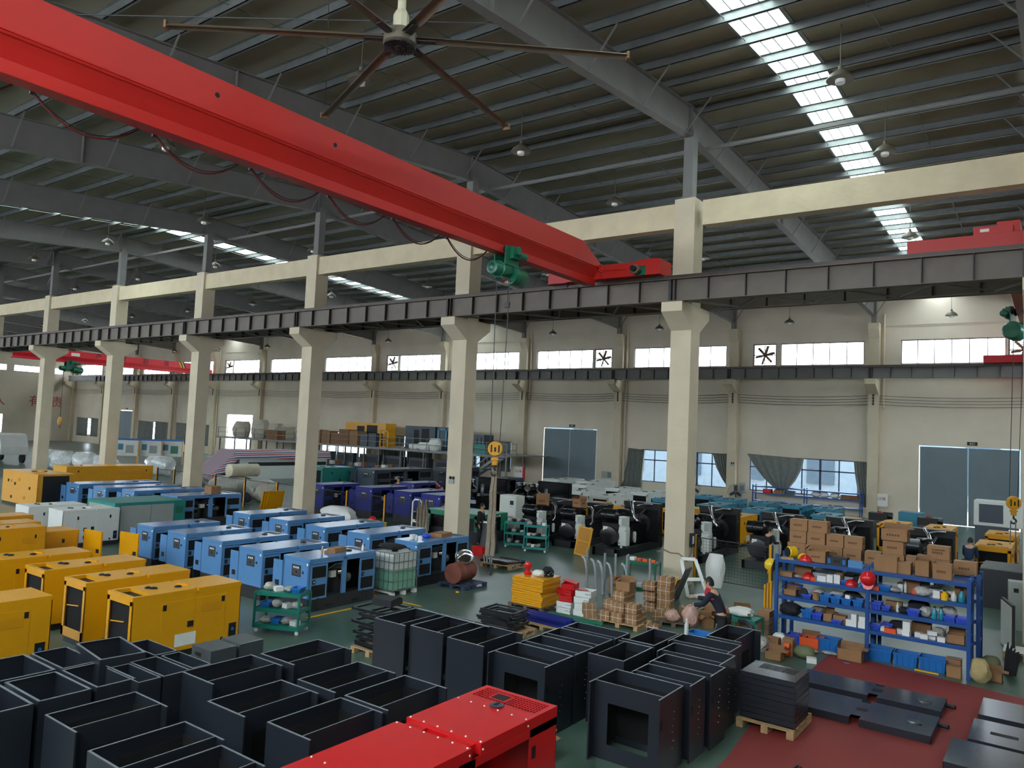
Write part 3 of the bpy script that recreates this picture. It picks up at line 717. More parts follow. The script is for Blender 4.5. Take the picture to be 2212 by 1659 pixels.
def closed_canopy(w=.86, l=2.08, h=1.18, base=.12, col='yellow_paint', notch=.56, opening=True, top_hole=True, doors=True, window=True):
    t = thing('generator_canopy', '', 'generator canopy')
    W2, L2 = w/2, l/2; z1 = h-.07
    MB().box(-W2+.03, W2-.03, -L2+.04, L2-.04, 0, base, 'skid_black').build('base_frame', t)
    r = MB(); x = W2; yn = l*notch-l/2; g = .035; nd = .06; ho = (-L2+.08, -L2+.34) if top_hole else None
    def rp(y0, y1, x0=-x, x1=x): r.box(x0, x1, y0, y1, h-.07, h, col)
    if top_hole: rp(-L2, -L2+.07); rp(-L2+.07, -L2+.36, -x, -x+.08); rp(-L2+.07, -L2+.36, x-.08, x); rp(-L2+.36, yn-g)
    else: rp(-L2, yn-g)
    rp(yn-g, yn+g, -x+nd, x-nd); rp(yn+g, L2)
    ro = r.build('roof', t)
    b = MB()
    if opening:
        b.box(-W2, -W2+.09, -L2, -L2+.02, base, z1, col).box(W2-.09, W2, -L2, -L2+.02, base, z1, col).box(-W2, W2, -L2, -L2+.02, base, base+.17, col).box(-W2, W2, -L2, -L2+.02, z1-.08, z1, col)
        b.box(-W2+.06, W2-.06, -L2+.05, -L2+.06, base, z1, 'foam_black')
        b.bar((-W2+.1, -L2+.035, base+.55), (W2*.3, -L2+.035, base+.6), .02, col)
    else: b.box(-W2, W2, -L2, -L2+.02, base, z1, col)
    b.box(-W2, -W2+.02, -L2, L2, base, z1, col).box(W2-.02, W2, -L2, L2, base, z1, col).box(-W2, W2, L2-.02, L2, base, z1, col)
    b.build('body', t, bevel=.004)
    if top_hole: MB().box(-W2+.08, W2-.08, -L2+.07, -L2+.36, h-.075, h-.065, 'black').build('air_outlet', ro)
    if doors:
        for i, (y0, y1) in enumerate(((-L2+.52, yn-.01), (yn+.01, L2-.32))):
            d = MB().box(W2-.004, W2+.006, y0, y1, base+.02, z1-.10, col).build('side_door', t, bevel=.004)
            MB().box(W2+.006, W2+.018, y0+.02 if i == 0 else y1-.09, y0+.08 if i == 0 else y1-.03, z1-.24, z1-.14, 'black').build('door_latch', d)
            if i == 0: MB().box(W2+.006, W2+.018, y1-.14, y1-.03, base+.4, base+.5, 'black').build('door_handle', d)
            if i == 1:
                v = MB()
                for j in range(6): v.box(W2+.006, W2+.010, y0+.12, y1-.1, z1-.25-j*.022, z1-.237-j*.022, 'skid_black' if False else col)
                v.box(W2+.006, W2+.008, y0+.11, y1-.09, z1-.38, z1-.23, 'yellow_dim' if col == 'yellow_paint' else col)
                v.build('louvre', d)
        for y in (-L2+.6, L2-.36): MB().lathe([(.035, 0), (.035, .012)], (W2, y, base+.06), 'black', 12, 'X').build('drain_plug', t)
    if window:
        o = MB(); o.box(W2, W2+.008, L2-.22, L2-.07, base+.05, base+.31, 'black'); o.lathe([(.03, 0), (.03, .006)], (W2+.008, L2-.145, base+.2), 'bin_blue', 10, 'X'); o.build('socket_window', t)
    for (xx, yy, r_) in ((-.12, -L2+.55, .055), (-.02, -L2+.6, .065), (.12, -L2+.98, .065)): fluid_cap(ro, xx, yy, h, r_)
    o = MB(); o.bar((-.15, yn-.05, h+.01), (.12, yn+.02, h+.01), .03, col); o.box(W2-.05, W2+.02, yn-.04, yn+.04, h-.07, h-.04, 'orange' if False else col)
    o.build('lifting_lug', ro)
    return t
mat('yellow_dim', (196, 136, 20), .5)
def put(p, x0, x1, y0, y1, label, base_w=.92, base_l=2.05, h=1.18, hh=1.18, group=None, first=False, swap=None, z=0):
    """place a copy of prototype p so that its footprint fills x0..x1, y0..y1"""
    r = p if first else dup(p, swap=swap, label=label, group=group)
    r.location = ((x0+x1)/2, (y0+y1)/2, z); r.scale = ((x1-x0)/base_w, (y1-y0)/base_l, hh/h); r['label'] = label
    if group: r['group'] = group
    return r
GB = 'light blue generator sets in two rows'
bg_ = blue_genset()
B = [('nearest of the front row, beside the green trolley', -5.46, -4.52, -9.90, -7.87), ('second of the front row from the green trolley', -7.10, -6.18, -9.95, -7.94),
     ('third of the front row from the green trolley', -8.78, -7.90, -9.90, -7.86), ('fourth of the front row from the green trolley', -10.40, -9.50, -9.92, -7.90), ('farthest of the front row, left of the other four', -12.05, -11.15, -9.90, -7.85),
     ('second row, directly behind the white liquid tank', -7.52, -6.58, -6.12, -3.82), ('second row, second to the left of the tank', -9.32, -8.38, -6.18, -3.80), ('second row, third to the left of the tank', -11.18, -10.24, -6.1, -3.80), ('second row, farthest left behind the others', -13.10, -12.14, -6.12, -3.84)]
bl = []
for i, (s_, a, b_, c, d) in enumerate(B):
    bl.append(put(bg_, a, b_, c, d, 'light blue generator set, '+s_, group=GB, first=(i == 0)))
bl.append(put(bg_, -5.62, -4.74, -6.12, -3.98, 'light blue generator set with tools on its roof beside the second front column', group=GB))
for s_, a, b_, c, d in [('big light blue generator set with open sides, back row nearest the concrete column', -19.35, -18.15, -5.15, -2.35), ('light blue canopy roof with a white sheet, second of the back row', -21.75, -20.75, -5.45, -2.3),
                        ('light blue canopy with a pale roof, third of the back row', -23.5, -22.45, -5.75, -2.45), ('light blue canopy farthest back, next to the long yellow one', -25.6, -24.4, -5.9, -2.3)]:
    put(bg_, a, b_, c, d, s_, group='back row of light blue canopies', hh=1.2)
# yellow canopies
GY = 'yellow generator canopies in a row at the left'
yc = closed_canopy()
Y = [('nearest to the green trolley, fully visible side', -4.38, -3.52, -14.44, -12.34, 1), ('second from the green trolley', -5.98, -5.14, -14.46, -12.42, 0), ('third from the green trolley', -7.6, -6.74, -14.5, -12.48, 0),
     ('fourth from the green trolley', -9.2, -8.34, -14.9, -12.86, 0), ('cut by the left edge in front, with a white paper on top', -5.42, -4.55, -17.4, -15.26, 0),
     ('with a black square handle, left of the loose yellow door', -12.6, -11.73, -13.7, -11.61, 0), ('with a blue cloth on its roof at the left edge', -14.55, -13.71, -13.8, -11.73, 0), ('far left, behind the blue cloth one', -16.15, -15.31, -13.4, -11.28, 0)]
for i, (s_, a, b_, c, d, f) in enumerate(Y):
    put(yc, a, b_, c, d, 'yellow generator canopy, '+s_, .86, 2.08, group=GY, first=(i == 0))
tag(MB().box(-4.27, -3.9, -13.25, -13.0, 0, .01, 'white_paint').build('paper_sheet', loc=(0, 0, -5)), 'unused', 'paper') if False else None
o = MB(); o.box(.008, .012, -.2, .2, 0, .22, 'plastic_white')
o.build('data_sticker', yc, (.43, -.05, .2)); 
# the tall yellow box cut by the left edge and the big ones behind
by = closed_canopy(1.4, 2.2, 1.75, .12, opening=False, top_hole=False, window=False); by['label'] = 'tall yellow canopy cut by the left picture edge'; by.location = (-10.95, -13.55, 0)
by.scale = (.5, .6, .85)
bb = closed_canopy(3.6, 1.5, 1.50, .12, opening=False, top_hole=False, window=False, doors=False); bb['label'] = 'large yellow enclosure with a tall black opening, far left'; bb.location = (-27.85, -6.1, 0)
o = MB(); o.box(1.8, 1.82, -.55, .5, .15, 1.42, 'black').build('side_opening', bb)
o = MB()
for i, (x, z) in enumerate([(-1.2, 1.0), (-.9, 1.0), (-.5, .9), (-.1, 1.1), (-.8, .3), (.5, .35), (1.0, .8)]): o.box(x, x+.12, -.77, -.75, z, z+.12, 'yellow_dim' if i % 2 else 'black')
o.build('front_vent', bb)
bc = closed_canopy(1.5, 4.5, 1.45, .12, opening=False, top_hole=False, window=False); bc['label'] = 'long yellow canopy behind the light blue ones'; bc.location = (-32.2, -1.1, 0)
for n_, (x, y, z, w_) in enumerate([(-11.0, -10.4, 0, 0), (-10.1, -9.9, 0, 0)]):
    d = MB(); d.box(-.38, .38, -.02, .02, .02, 1.18, 'yellow_paint').box(-.2, .2, -.026, -.02, .25, .45, 'yellow_dim').box(.2, .32, -.03, -.02, .62, .72, 'black')
    tag(d.build('loose_sheet', loc=(x-.4, y-1.0, 0), rz=.12), 'loose yellow canopy door standing upright '+('left, fully visible' if n_ == 0 else 'right, half hidden by a light blue set'), 'door panel', 'loose yellow doors')
# white genset group + teal framed one
wg = closed_canopy(1.0, 2.2, 1.2, .14, 'canopy_white', opening=False, top_hole=False); wg['label'] = 'white canopy with tools and bottles on its roof behind the yellow ones'; wg.location = (-16.35, -9.35, 0); wg.scale = (1.0, .8, .98)
o = MB()
for y in (-.9, -.3): o.box(.5, .51, y, y+.12, .5, .62, 'black').box(.5, .51, y, y+.12, .25, .37, 'black')
o.build('side_vent', wg)
wg2 = dup(wg, (-17.9, -9.7, 0), 0, 'white canopy farther left with a small window, behind the yellow ones')
tg = thing('generator_canopy', 'teal framed canopy with pale grey panels', 'generator canopy', (-17.0, -7.3, 0))
o = MB(); o.box(-.95, .95, -1.25, 1.25, 0, .14, 'skid_black').build('base_frame', tg)
o = MB(); o.box(-.95, .95, -1.25, 1.25, .14, 1.3, 'teal_paint').build('body', tg, bevel=.01)
o = MB(); o.box(-.78, .78, -1.262, -1.25, .2, 1.2, 'panel_grey').build('end_panel', tg)
o = MB(); o.box(.95, .962, -1.05, -.02, .2, 1.2, 'panel_grey').build('side_panel', tg); MB().box(.95, .962, 0, .8, .2, 1.2, 'panel_grey').build('side_panel', tg)
MB().box(.95, .965, .88, 1.15, .85, 1.1, 'green_motor').build('vent', tg)
# royal blue, grey and teal ones in the middle distance
GR = 'royal blue generator sets in the far hall'
for s_, a, b_, c, d, hh in [('left, behind the wire fence and sacks', -19.3, -18.2, 2.0, 4.2, 1.4), ('middle, near the grey enclosure', -17.1, -16.0, 2.9, 5.2, 1.4), ('in front of two workers', -14.8, -13.7, 3.05, 5.4, 1.4), ('nearest the second front column', -13.1, -12.0, 3.0, 5.3, 1.4), ('behind the worker with the red collar', -18.2, -17.2, 6.9, 9.1, 1.4)]:
    put(bg_, a, b_, c, d, 'royal blue generator set, '+s_, group=GR, hh=hh, swap={'blue_paint': 'blue_dark_paint'})
for s_, a, b_, c, d, hh in [('large dark grey generator set with open doors behind the blue ones', -26.2, -24.6, 11.3, 16.5, 1.5), ('dark grey canopy half hidden by the second front column', -25.6, -24.2, 17.7, 21.0, 1.5), ('low dark grey canopy behind the black engines at the stair foot', -20.6, -19.3, 16, 19.5, 1.2)]:
    put(bg_, a, b_, c, d, s_, hh=hh, swap={'blue_paint': 'grey_blue_paint'})
put(yc, -28.6, -27.0, 9.3, 11.9, 'teal canopy beside the large dark grey generator set', .86, 2.08, hh=1.5, swap={'yellow_paint': 'teal_paint', 'yellow_dim': 'teal_paint'})
GW = 'white canopies in the far hall'
for s_, a, b_, c, d in [('front left, left of a brown carton', -11.56, -10.55, 12.2, 14.5), ('front row middle, with open dark doors', -9.4, -8.45, 11.1, 13.7), ('behind the front column with a bright roof', -9.4, -8.35, 15.2, 18.3),
                        ('back row left', -14.0, -12.7, 16.3, 19.5), ('back row, under the grey curtain', -11.5, -10.55, 16.2, 18.8), ('far back left in front of the double door', -17.5, -16.2, 19, 22), ('far back middle in front of the double door', -15.4, -14.2, 19.5, 22.5), ('between the rows near the door', -13.2, -12.1, 12.3, 14.4)]:
    put(yc, a, b_, c, d, 'white canopy, '+s_, .86, 2.08, hh=1.3, group=GW, swap={'yellow_paint': 'canopy_white', 'yellow_dim': 'canopy_white'})
GT = 'teal blue generator sets by the far wall'
for s_, a, b_, c, d in [('directly right of the nearest full column', -6.5, -5.5, 16.6, 18.3), ('in front of the standing fan', -5.0, -3.9, 15.6, 17.5), ('front row left', -4.3, -3.3, 11.8, 14.3), ('front row middle', -2.2, -1.25, 11.5, 13.8),
                        ('below the tied curtain', -3.2, -2.25, 15.6, 17.6), ('under the window rack', -1.75, -.75, 15.8, 17.8), ('right, under the window', -.2, .7, 15.6, 17.8), ('right of the row in the smoke', .6, 1.5, 12.0, 14.2), ('left end behind the engines', -6.9, -6.0, 12.5, 14.6)]:
    put(yc, a, b_, c, d, 'teal blue generator set, '+s_, .86, 2.08, hh=1.3, group=GT, swap={'yellow_paint': 'tealblue_paint', 'yellow_dim': 'tealblue_paint'})
# ---------------------------------------------------------------- open dark grey enclosures
def enclosure(w=1.02, d=.74, h=1.0, win=True):
    """open topped box; recessed window panel towards local -Y"""
    t = thing('open_enclosure', '', 'enclosure')
    W2, D2 = w/2, d/2; k = .022; m = 'enclosure_grey'; rc = .14
    s = MB()
    for sg in (-1, 1):
        a, b = sorted((sg*W2, sg*(W2-.004)))
        s.box(a, b, -D2, D2, 0, h, m)
    s.box(-W2, W2, D2-.004, D2, 0, h, m)
    s.build('shell', t)
    r = MB()
    for sg in (-1, 1):
        a, b = sorted((sg*W2, sg*(W2-k))); r.box(a, b, -D2, D2, h, h+.006, 'enclosure_rim'); r.box(a, b, -D2-.002, -D2+.004, .0, h, m)
        a, b = sorted((sg*(W2-k), sg*(W2-k-.004))); r.box(a, b, -D2+rc+.02, D2-.01, .05, h-.12, 'foam_black')
    r.box(-W2, W2, D2-k, D2, h, h+.006, 'enclosure_rim'); r.box(-W2+k, W2-k, -D2+rc, -D2+rc+.014, h, h+.005, 'enclosure_rim')
    r.build('rim', t)
    p = MB(); y0, y1 = -D2+rc, -D2+rc+.012; wx = W2*.58
    if win: p.box(-W2+.004, -wx, y0, y1, 0, h, m).box(wx, W2-.004, y0, y1, 0, h, m).box(-wx, wx, y0, y1, 0, h*.2, m).box(-wx, wx, y0, y1, h*.74, h, m)
    else: p.box(-W2+.004, W2-.004, y0, y1, 0, h, m)
    p.build('front_panel', t)
    bk = MB().box(-W2+.004, W2-.004, D2-.012, D2-.006, h*.1, h*.85, 'foam_black').build('foam_lining', t)
    o = MB(); o.box(W2-.002, W2+.008, -D2+.05, -D2+.08, h*.62, h*.74, 'black'); o.build('latch_slot', t)
    o = MB()
    for z in (.3, .38, .5, .58, .66, .75): o.lathe([(.007, 0), (.007, .004)], (W2, -D2+.42+.03*math.sin(z*20), h*z), 'chrome', 6, 'X')
    o.build('rivet', t)
    return t
en = enclosure(); GE = 'open dark grey enclosures on the floor'
def putE(x0, x1, y0, y1, label, h=1.0, rot=0, first=False, z=0, tilt=None):
    r = en if first else dup(en, label=label)
    r['label'] = label; r['group'] = GE; r.location = ((x0+x1)/2, (y0+y1)/2, z); r.rotation_euler.z = rot
    if abs(math.sin(rot)) > .7: r.scale = ((y1-y0)/1.02, (x1-x0)/.74, h)
    else: r.scale = ((x1-x0)/1.02, (y1-y0)/.74, h)
    return r
E_ = [(4.08, 5.10, -12.24, -11.49, 0, 'front right, with its window facing the camera'), (4.30, 5.18, -11.45, -10.93, 0, 'second in the right file, behind the front one'), (4.28, 5.23, -10.86, -10.29, 0, 'third in the right file, with a paper inside'),
      (4.12, 5.13, -10.25, -9.60, 0, 'fourth in the right file'), (4.0, 5.0, -9.58, -8.95, 0, 'fifth in the right file, near the clear bottle'),
      (2.31, 3.33, -12.16, -11.40, 0, 'behind the red canopy, first of the middle file'), (2.32, 3.33, -11.35, -10.78, 0, 'second of the middle file'), (2.30, 3.32, -10.72, -10.17, 0, 'third of the middle file'), (2.32, 3.34, -10.14, -9.62, 0, 'fourth of the middle file'),
      (3.40, 4.0, -11.10, -10.12, PI*1.5, 'turned one between the middle and right files, near'), (3.38, 3.97, -10.0, -9.03, PI*1.5, 'turned one between the middle and right files, far'), (4.34, 4.93, -8.8, -7.8, PI/2, 'alone at the back, in front of the kneeling worker'),
      (-.30, .42, -11.95, -10.93, PI/2, 'leftmost of the tall trio with a plank on top'), (.46, 1.18, -11.87, -10.86, PI/2, 'middle of the tall trio with a plank on top'), (1.35, 2.08, -11.97, -10.94, PI/2, 'right of the tall trio'),
      (2.16, 2.88, -15.9, -14.85, PI/2, 'directly left of the red canopy'), (2.14, 2.88, -14.78, -13.73, PI/2, 'left of the red canopy, behind its neighbour'), (1.28, 2.00, -14.8, -13.76, PI/2, 'middle of the left cluster, rear rank'), (.05, .79, -14.47, -13.44, PI/2, 'rear rank near the grey lids'),
      (.0, .70, -15.62, -14.58, PI/2, 'with a pale strip inside, second rank'), (1.15, 1.87, -15.98, -14.94, PI/2, 'second rank, left of the red canopy neighbour'), (.28, .99, -17.36, -16.36, PI/2, 'front rank at the left'), (1.51, 2.24, -17.48, -16.46, PI/2, 'front rank, at the bottom edge'), (2.32, 3.04, -17.55, -16.55, PI/2, 'at the bottom edge beside the red canopy')]
for i, (a, b_, c, d, r_, s_) in enumerate(E_): putE(a, b_, c, d, 'open dark grey enclosure, '+s_, rot=r_, first=(i == 0))
# square open boxes at the far left
def sqbox():
    t = thing('open_box', '', 'metal box'); m = 'enclosure_grey'; o = MB()
    o.box(-.45, .45, -.25, -.246, 0, 1, m).box(-.45, .45, .246, .25, 0, 1, m).box(-.45, -.446, -.25, .25, 0, 1, m).box(.446, .45, -.25, .25, 0, 1, m).box(-.45, .45, -.25, .25, .3, .304, 'foam_black').build('shell', t)
    o = MB()
    for (a, b, c, d) in ((-.45, .45, -.25, -.225), (-.45, .45, .225, .25), (-.45, -.425, -.25, .25), (.425, .45, -.25, .25)): o.box(a, b, c, d, 1, 1.006, 'enclosure_rim')
    o.build('rim', t); return t
sq = sqbox()
Q = [(-2.08, -1.14, -16.57, -16.11, 1, 'behind two others, next to the yellow canopy'), (-2.1, -1.17, -17.3, -16.63, 1, 'at the left edge below the yellow canopy'), (-1.1, -.16, -17.24, -16.66, 1, 'second from the left edge'), (-1.1, -.16, -16.6, -16.13, 1, 'in the middle of the small boxes'),
     (-1.06, -.13, -17.9, -17.3, 1, 'lowest at the left edge'), (-.78, .02, -16.19, -15.9, 1, 'narrow one right of the middle'), (-.82, .02, -15.87, -15.5, 1, 'narrow one touching the enclosure row'), (-1.66, -.86, -15.5, -15.17, 1, 'rear one at the black base of the yellow canopy'), (-.8, -.02, -15.45, -15.18, 1, 'rear right one below the grey lids')]
for i, (a, b_, c, d, h, s_) in enumerate(Q):
    r = sq if i == 0 else dup(sq)
    r.location = ((a+b_)/2, (c+d)/2, 0); r.scale = ((b_-a)/.9, (d-c)/.5, h); r['label'] = 'small open dark metal box, '+s_; r['group'] = 'small open dark boxes at the far left'
r = dup(sq, (-1.32, -15.88, .0), -.13, 'small open dark metal box turned askew, standing higher than the rest'); r.scale = (1.05, 1.16, 1.09)
for x, y, s_ in ((-.9, -14.57, 'left, with a hand slot'), (-.93, -14.08, 'right, plain')):
    b_ = MB(); b_.box(-.24, .24, -.21, .21, 0, .95, 'grey_plate')
    if s_[0] == 'l': b_.box(-.15, .0, -.214, -.21, .82, .88, 'black')
    tag(b_.build('closed_box', loc=(x, y, 0), bevel=.006), 'closed grey metal box by the yellow canopy, '+s_, 'metal box', 'closed grey boxes')
tag(MB().box(-.55, 1.12, -.02, .02, 0, .012, 'enclosure_rim').build('plank', loc=(.35, -10.98, 1.008), rz=-.04), 'long pale metal strip lying across the tall trio', 'strip')
# ---------------------------------------------------------------- red canopy at the bottom
rc_ = thing('red_canopy', 'glossy red generator canopy with a black filler cap at the bottom edge', 'generator canopy', (4.2, -14.0, 0))
h = 1.3; m = 'red_gloss'; yn = -1.42
o = MB(); W2 = .49
def seg(y0, y1, x0=-W2, x1=W2, z0=h-.11, z1=h): o.box(x0, x1, y0, y1, z0, z1, m)
# roof with grille holes
gx0, gx1, gy0, gy1 = -W2+.06, W2-.06, -.36, -.06
seg(-.06, 0); seg(gy0, gy1, -W2, gx0); seg(gy0, gy1, gx1, W2); seg(yn+.07, gy0)
nx, ny = 22, 6
for i in range(nx+1):
    xx = gx0+(gx1-gx0)*i/nx; o.box(xx-.006, xx+.006, gy0, gy1, h-.006, h, m)
for j in range(ny+1):
    yy = gy0+(gy1-gy0)*j/ny; o.box(gx0, gx1, yy-.007, yy+.007, h-.006, h, m)
o.box(gx0+.2, gx0+.42, gy0+.05, gy1-.06, h-.004, h-.001, m)
seg(yn-.07, yn+.07, -W2+.07, -.18, h-.13, h-.02); seg(yn-.07, yn+.07, .12, W2-.07, h-.13, h-.02); seg(yn-.07, yn-.045, -.18, .12, h-.13, h-.02); seg(yn+.045, yn+.07, -.18, .12, h-.13, h-.02)
seg(-3.4, yn-.07)
ro = o.build('roof', rc_, bevel=.006)
MB().box(gx0+.22, gx0+.40, gy0+.07, gy1-.08, h-.003, h+.001, 'black').build('square_outlet', ro)
MB().box(-.17, .11, yn-.04, yn+.04, h-.12, h-.1, 'black').build('lifting_slot', ro)
o = MB(); o.box(gx0, gx1, gy0, gy1, h-.12, h-.11, 'black').build('grille_backing', ro)
o = MB(); o.lathe([(.075, 0), (.08, .012), (.05, .02)], (.0, -.46, h), 'grey_blue_paint', 24); o.box(-.02, .02, -.5, -.42, h+.02, h+.024, 'black'); o.build('filler_cap', ro, smooth=True)
o = MB()
for yy, n in ((-.56, 6), (yn+.1, 6), (yn-.1, 6), (-2.6, 6)):
    for i in range(n): o.lathe([(.012, 0), (.009, .008)], (-W2+.03+i*(2*W2-.06)/(n-1), yy, h), 'plastic_white', 8)
for yy in (-.56, yn+.1, yn-.1, -2.0, -2.6): o.lathe([(.012, 0), (.009, .008)], (W2, yy, h-.06), 'plastic_white', 8, 'X')
o.build('rivet', ro)
o = MB(); o.box(W2-.015, W2, -.52, 0, 0, h-.11, m).box(W2-.015, W2, yn-.25, yn+.0, 0, h-.11, m).box(W2-.015, W2, -3.4, 0, h-.2, h-.11, m).box(-W2, -W2+.015, -3.4, 0, h-.3, h-.11, m).box(-W2, -W2+.015, -.5, 0, 0, h-.1, m).box(-W2, W2, -.015, 0, 0, h-.11, m)
o.box(-W2, -W2+.015, -3.4, -3.0, 0, h-.1, m).box(W2-.015, W2, -3.4, -3.0, 0, h-.1, m)
o.build('body', rc_, bevel=.004)
MB().box(W2, W2+.008, -.47, -.41, h-.42, h-.30, 'black').build('latch', rc_)
# ---------------------------------------------------------------- stack of flat covers on a pallet + plates on the red floor
def pallet(loc, label, w=1.0, d=.9, h=.12, m='wood', rz=0, group='wooden pallets on the floor'):
    t = thing('pallet', label, 'pallet', loc, rz, group)
    o = MB(); n = 6
    for i in range(n): o.box(-w/2, w/2, -d/2+i*(d-.09)/(n-1), -d/2+i*(d-.09)/(n-1)+.09, h-.02, h, m)
    o.build('deck', t)
    o = MB()
    for x in (-w/2, -.05, w/2-.1):
        for y in (-d/2, -.05, d/2-.1): o.box(x, x+.1, y, y+.1, .015, h-.02, m)
        o.box(x, x+.1, -d/2, d/2, 0, .015, m)
    o.build('block', t); return t
pallet((5.61, -9.2, 0), 'pale wooden pallet under the stack of dark grey covers', .84, 1.0, .13)
n = 8
for i in range(n):
    o = MB(); z = i*.083; dx = rnd.uniform(-.012, .012); hh = .078
    o.box(-.41, .41, -.36, .36, hh-.004, hh, 'grey_plate').box(-.41, .41, -.36, -.356, 0, hh, 'enclosure_grey').box(-.41, .41, .356, .36, 0, hh, 'enclosure_grey').box(-.41, -.406, -.36, .36, 0, hh, 'enclosure_grey').box(.406, .41, -.36, .36, 0, hh, 'enclosure_grey')
    if i == n-1:
        for j in range(24): o.box(-.25+j*.023, -.238+j*.023, .0, .27, hh, hh+.003, 'black')
    tag(o.build('metal_shell', loc=(5.61+dx, -9.2+rnd.uniform(-.012, .012), .13+z), rz=rnd.uniform(-.012, .012)), ['lowest', 'second', 'third', 'fourth', 'fifth', 'sixth', 'seventh', 'topmost'][i]+' dark grey metal cover of the stack on the pale pallet', 'metal cover', 'dark grey covers stacked on a pallet')  # flat sheet metal cover with turned-down sides, open below
def plate(x0, x1, y0, y1, label, h=.13, cap=True, notch=.55, grill=False):
    t = thing('roof_plate', label, 'metal panel', ((x0+x1)/2, (y0+y1)/2, 0), group='dark roof panels lying on the red floor'); w = (x1-x0)/2; d = (y1-y0)/2
    xn = -w+2*w*notch; g = .07; o = MB()
    o.prism([(-w, -d), (xn-g, -d), (xn-g, -d+.16), (xn+g, -d+.16), (xn+g, -d), (w, -d), (w, d), (xn+g, d), (xn+g, d-.12), (xn-g, d-.12), (xn-g, d), (-w, d)], h-.006, h, 'enclosure_plate', 'XY')
    for (a, b, c, e) in ((-w, xn-g, -d, -d+.006), (xn+g, w, -d, -d+.006), (-w, w, d-.006, d), (-w, -w+.006, -d, d), (w-.006, w, -d, d)): o.box(a, b, c, e, 0, h-.006, 'enclosure_grey')
    o.build('sheet', t)
    MB().box(xn-.06, xn+.1, -.08, .06, h, h+.003, 'black').build('square_hole', t)
    if cap: MB().lathe([(.11, 0), (.11, .014), (.09, .02)], (w-.28, -.05, h), 'grey_plate', 20).build('filler_cap', t, smooth=True)
    if grill: MB().box(-w+.25, -w+.6, -.1, .02, h, h+.003, 'black').build('slot_grille', t)
    MB().tube([(w, d-.15, .05), (w+.14, d-.2, .06)], .035, 'skid_black', 8).build('elbow', t)
    return t
mat('enclosure_plate', (84, 90, 96), .2, metal=.5, var=.1, scale=2)
plate(5.35, 7.6, -7.12, -6.32, 'dark roof panel on the red floor, rear of the pair', .12)
plate(5.3, 7.62, -8.42, -7.42, 'dark roof panel on the red floor, front of the pair', .12)
plate(8.08, 10.2, -6.8, -5.78, 'dark panel at the right edge, farthest of three', .12, False)
plate(8.05, 10.2, -8.1, -7.05, 'dark panel at the right edge with a slotted grille, middle of three', .12, False, .8, True)
plate(7.88, 10, -9.4, -8.35, 'dark panel at the right edge, nearest of three', .16, False, .9)
mat('tan_sack', (168, 150, 104), .9, var=.12, scale=9)
mat('teal_bottle', (30, 128, 150), .3)
mat('olive', (110, 116, 84), .9, var=.15)
mat('pink_pack', (190, 150, 136), .4, var=.25, scale=22)
mat('pipe_grey', (150, 152, 154), .4, metal=.2, var=.05)
# ---------------------------------------------------------------- small goods
def carton(loc, w, d, h, label, rz=0, group=None, op=False, m='cardboard', printed=True, tape=True, tilt=0, cat='carton'):
    o = MB()
    if op:
        t_ = .008; o.box(-w/2, w/2, -d/2, -d/2+t_, 0, h, m).box(-w/2, w/2, d/2-t_, d/2, 0, h, m).box(-w/2, -w/2+t_, -d/2, d/2, 0, h, m).box(w/2-t_, w/2, -d/2, d/2, 0, h, m).box(-w/2, w/2, -d/2, d/2, 0, t_, m)
        o.bar((-w/2, 0, h), (-w/2-.06, 0, h+.09), d, m, .006, up=(0, 1, 0)) if False else None
        o.cbox((w/2+.04, 0, h+.03), (.11, d*.96, .005), m, ry=.9-PI/4); o.cbox((-w/2-.04, 0, h+.035), (.11, d*.96, .005), m, ry=.7-PI/2)
        o.cbox((0, d/2+.02, h+.05), (w*.96, .005, .11), 'cardboard_dark', rx=-.4)
    else: o.box(-w/2, w/2, -d/2, d/2, 0, h, m)
    if tape and not op: o.box(-w/2-.001, w/2+.001, -.02, .02, h*.75, h+.001, 'tape')
    if printed:
        for i in range(5): o.box(-w*.28+i*w*.1, -w*.21+i*w*.1, -d/2-.0015, -d/2, h*.42, h*.58, 'print_brown')
        o.box(w/2, w/2+.0015, -d*.2, d*.2, h*.4, h*.6, 'print_brown')
    r = o.build('carton', loc=loc, rz=rz)
    if tilt: r.rotation_euler.x = tilt
    return tag(r, label, cat, group)
def bin_(loc, w, d, h, label, m='bin_blue', rz=0, group=None, cat='storage bin'):
    t_ = .008; o = MB(); e = .018
    P = [(-1, -1), (1, -1), (1, 1), (-1, 1)]
    vs = [(sx*(w/2-e*(1-k)), sy*(d/2-e*(1-k)), k*h) for k in (0, 1) for sx, sy in P]+[(sx*(w/2-t_-e*(1-k)), sy*(d/2-t_-e*(1-k)), t_+k*(h-t_)) for k in (0, 1) for sx, sy in P]
    fs = [(0, 1, 2, 3), (8, 9, 10, 11)]+[(i, (i+1) % 4, 4+(i+1) % 4, 4+i) for i in range(4)]+[(8+i, 8+(i+1) % 4, 12+(i+1) % 4, 12+i) for i in range(4)]+[(4+i, 4+(i+1) % 4, 12+(i+1) % 4, 12+i) for i in range(4)]
    o.add(vs, fs, m)
    for a, b, c, f in ((-w/2-.01, w/2+.01, -d/2-.01, -d/2), (-w/2-.01, w/2+.01, d/2, d/2+.01), (-w/2-.01, -w/2, -d/2, d/2), (w/2, w/2+.01, -d/2, d/2)): o.box(a, b, c, f, h-.03, h, m)
    for i in range(4): o.box(-w*.36+i*w*.24-.006, -w*.36+i*w*.24+.006, -d/2-.008, -d/2+.008, .02, h-.03, m)
    r = o.build('storage_bin', loc=loc, rz=rz); return tag(r, label, cat, group)
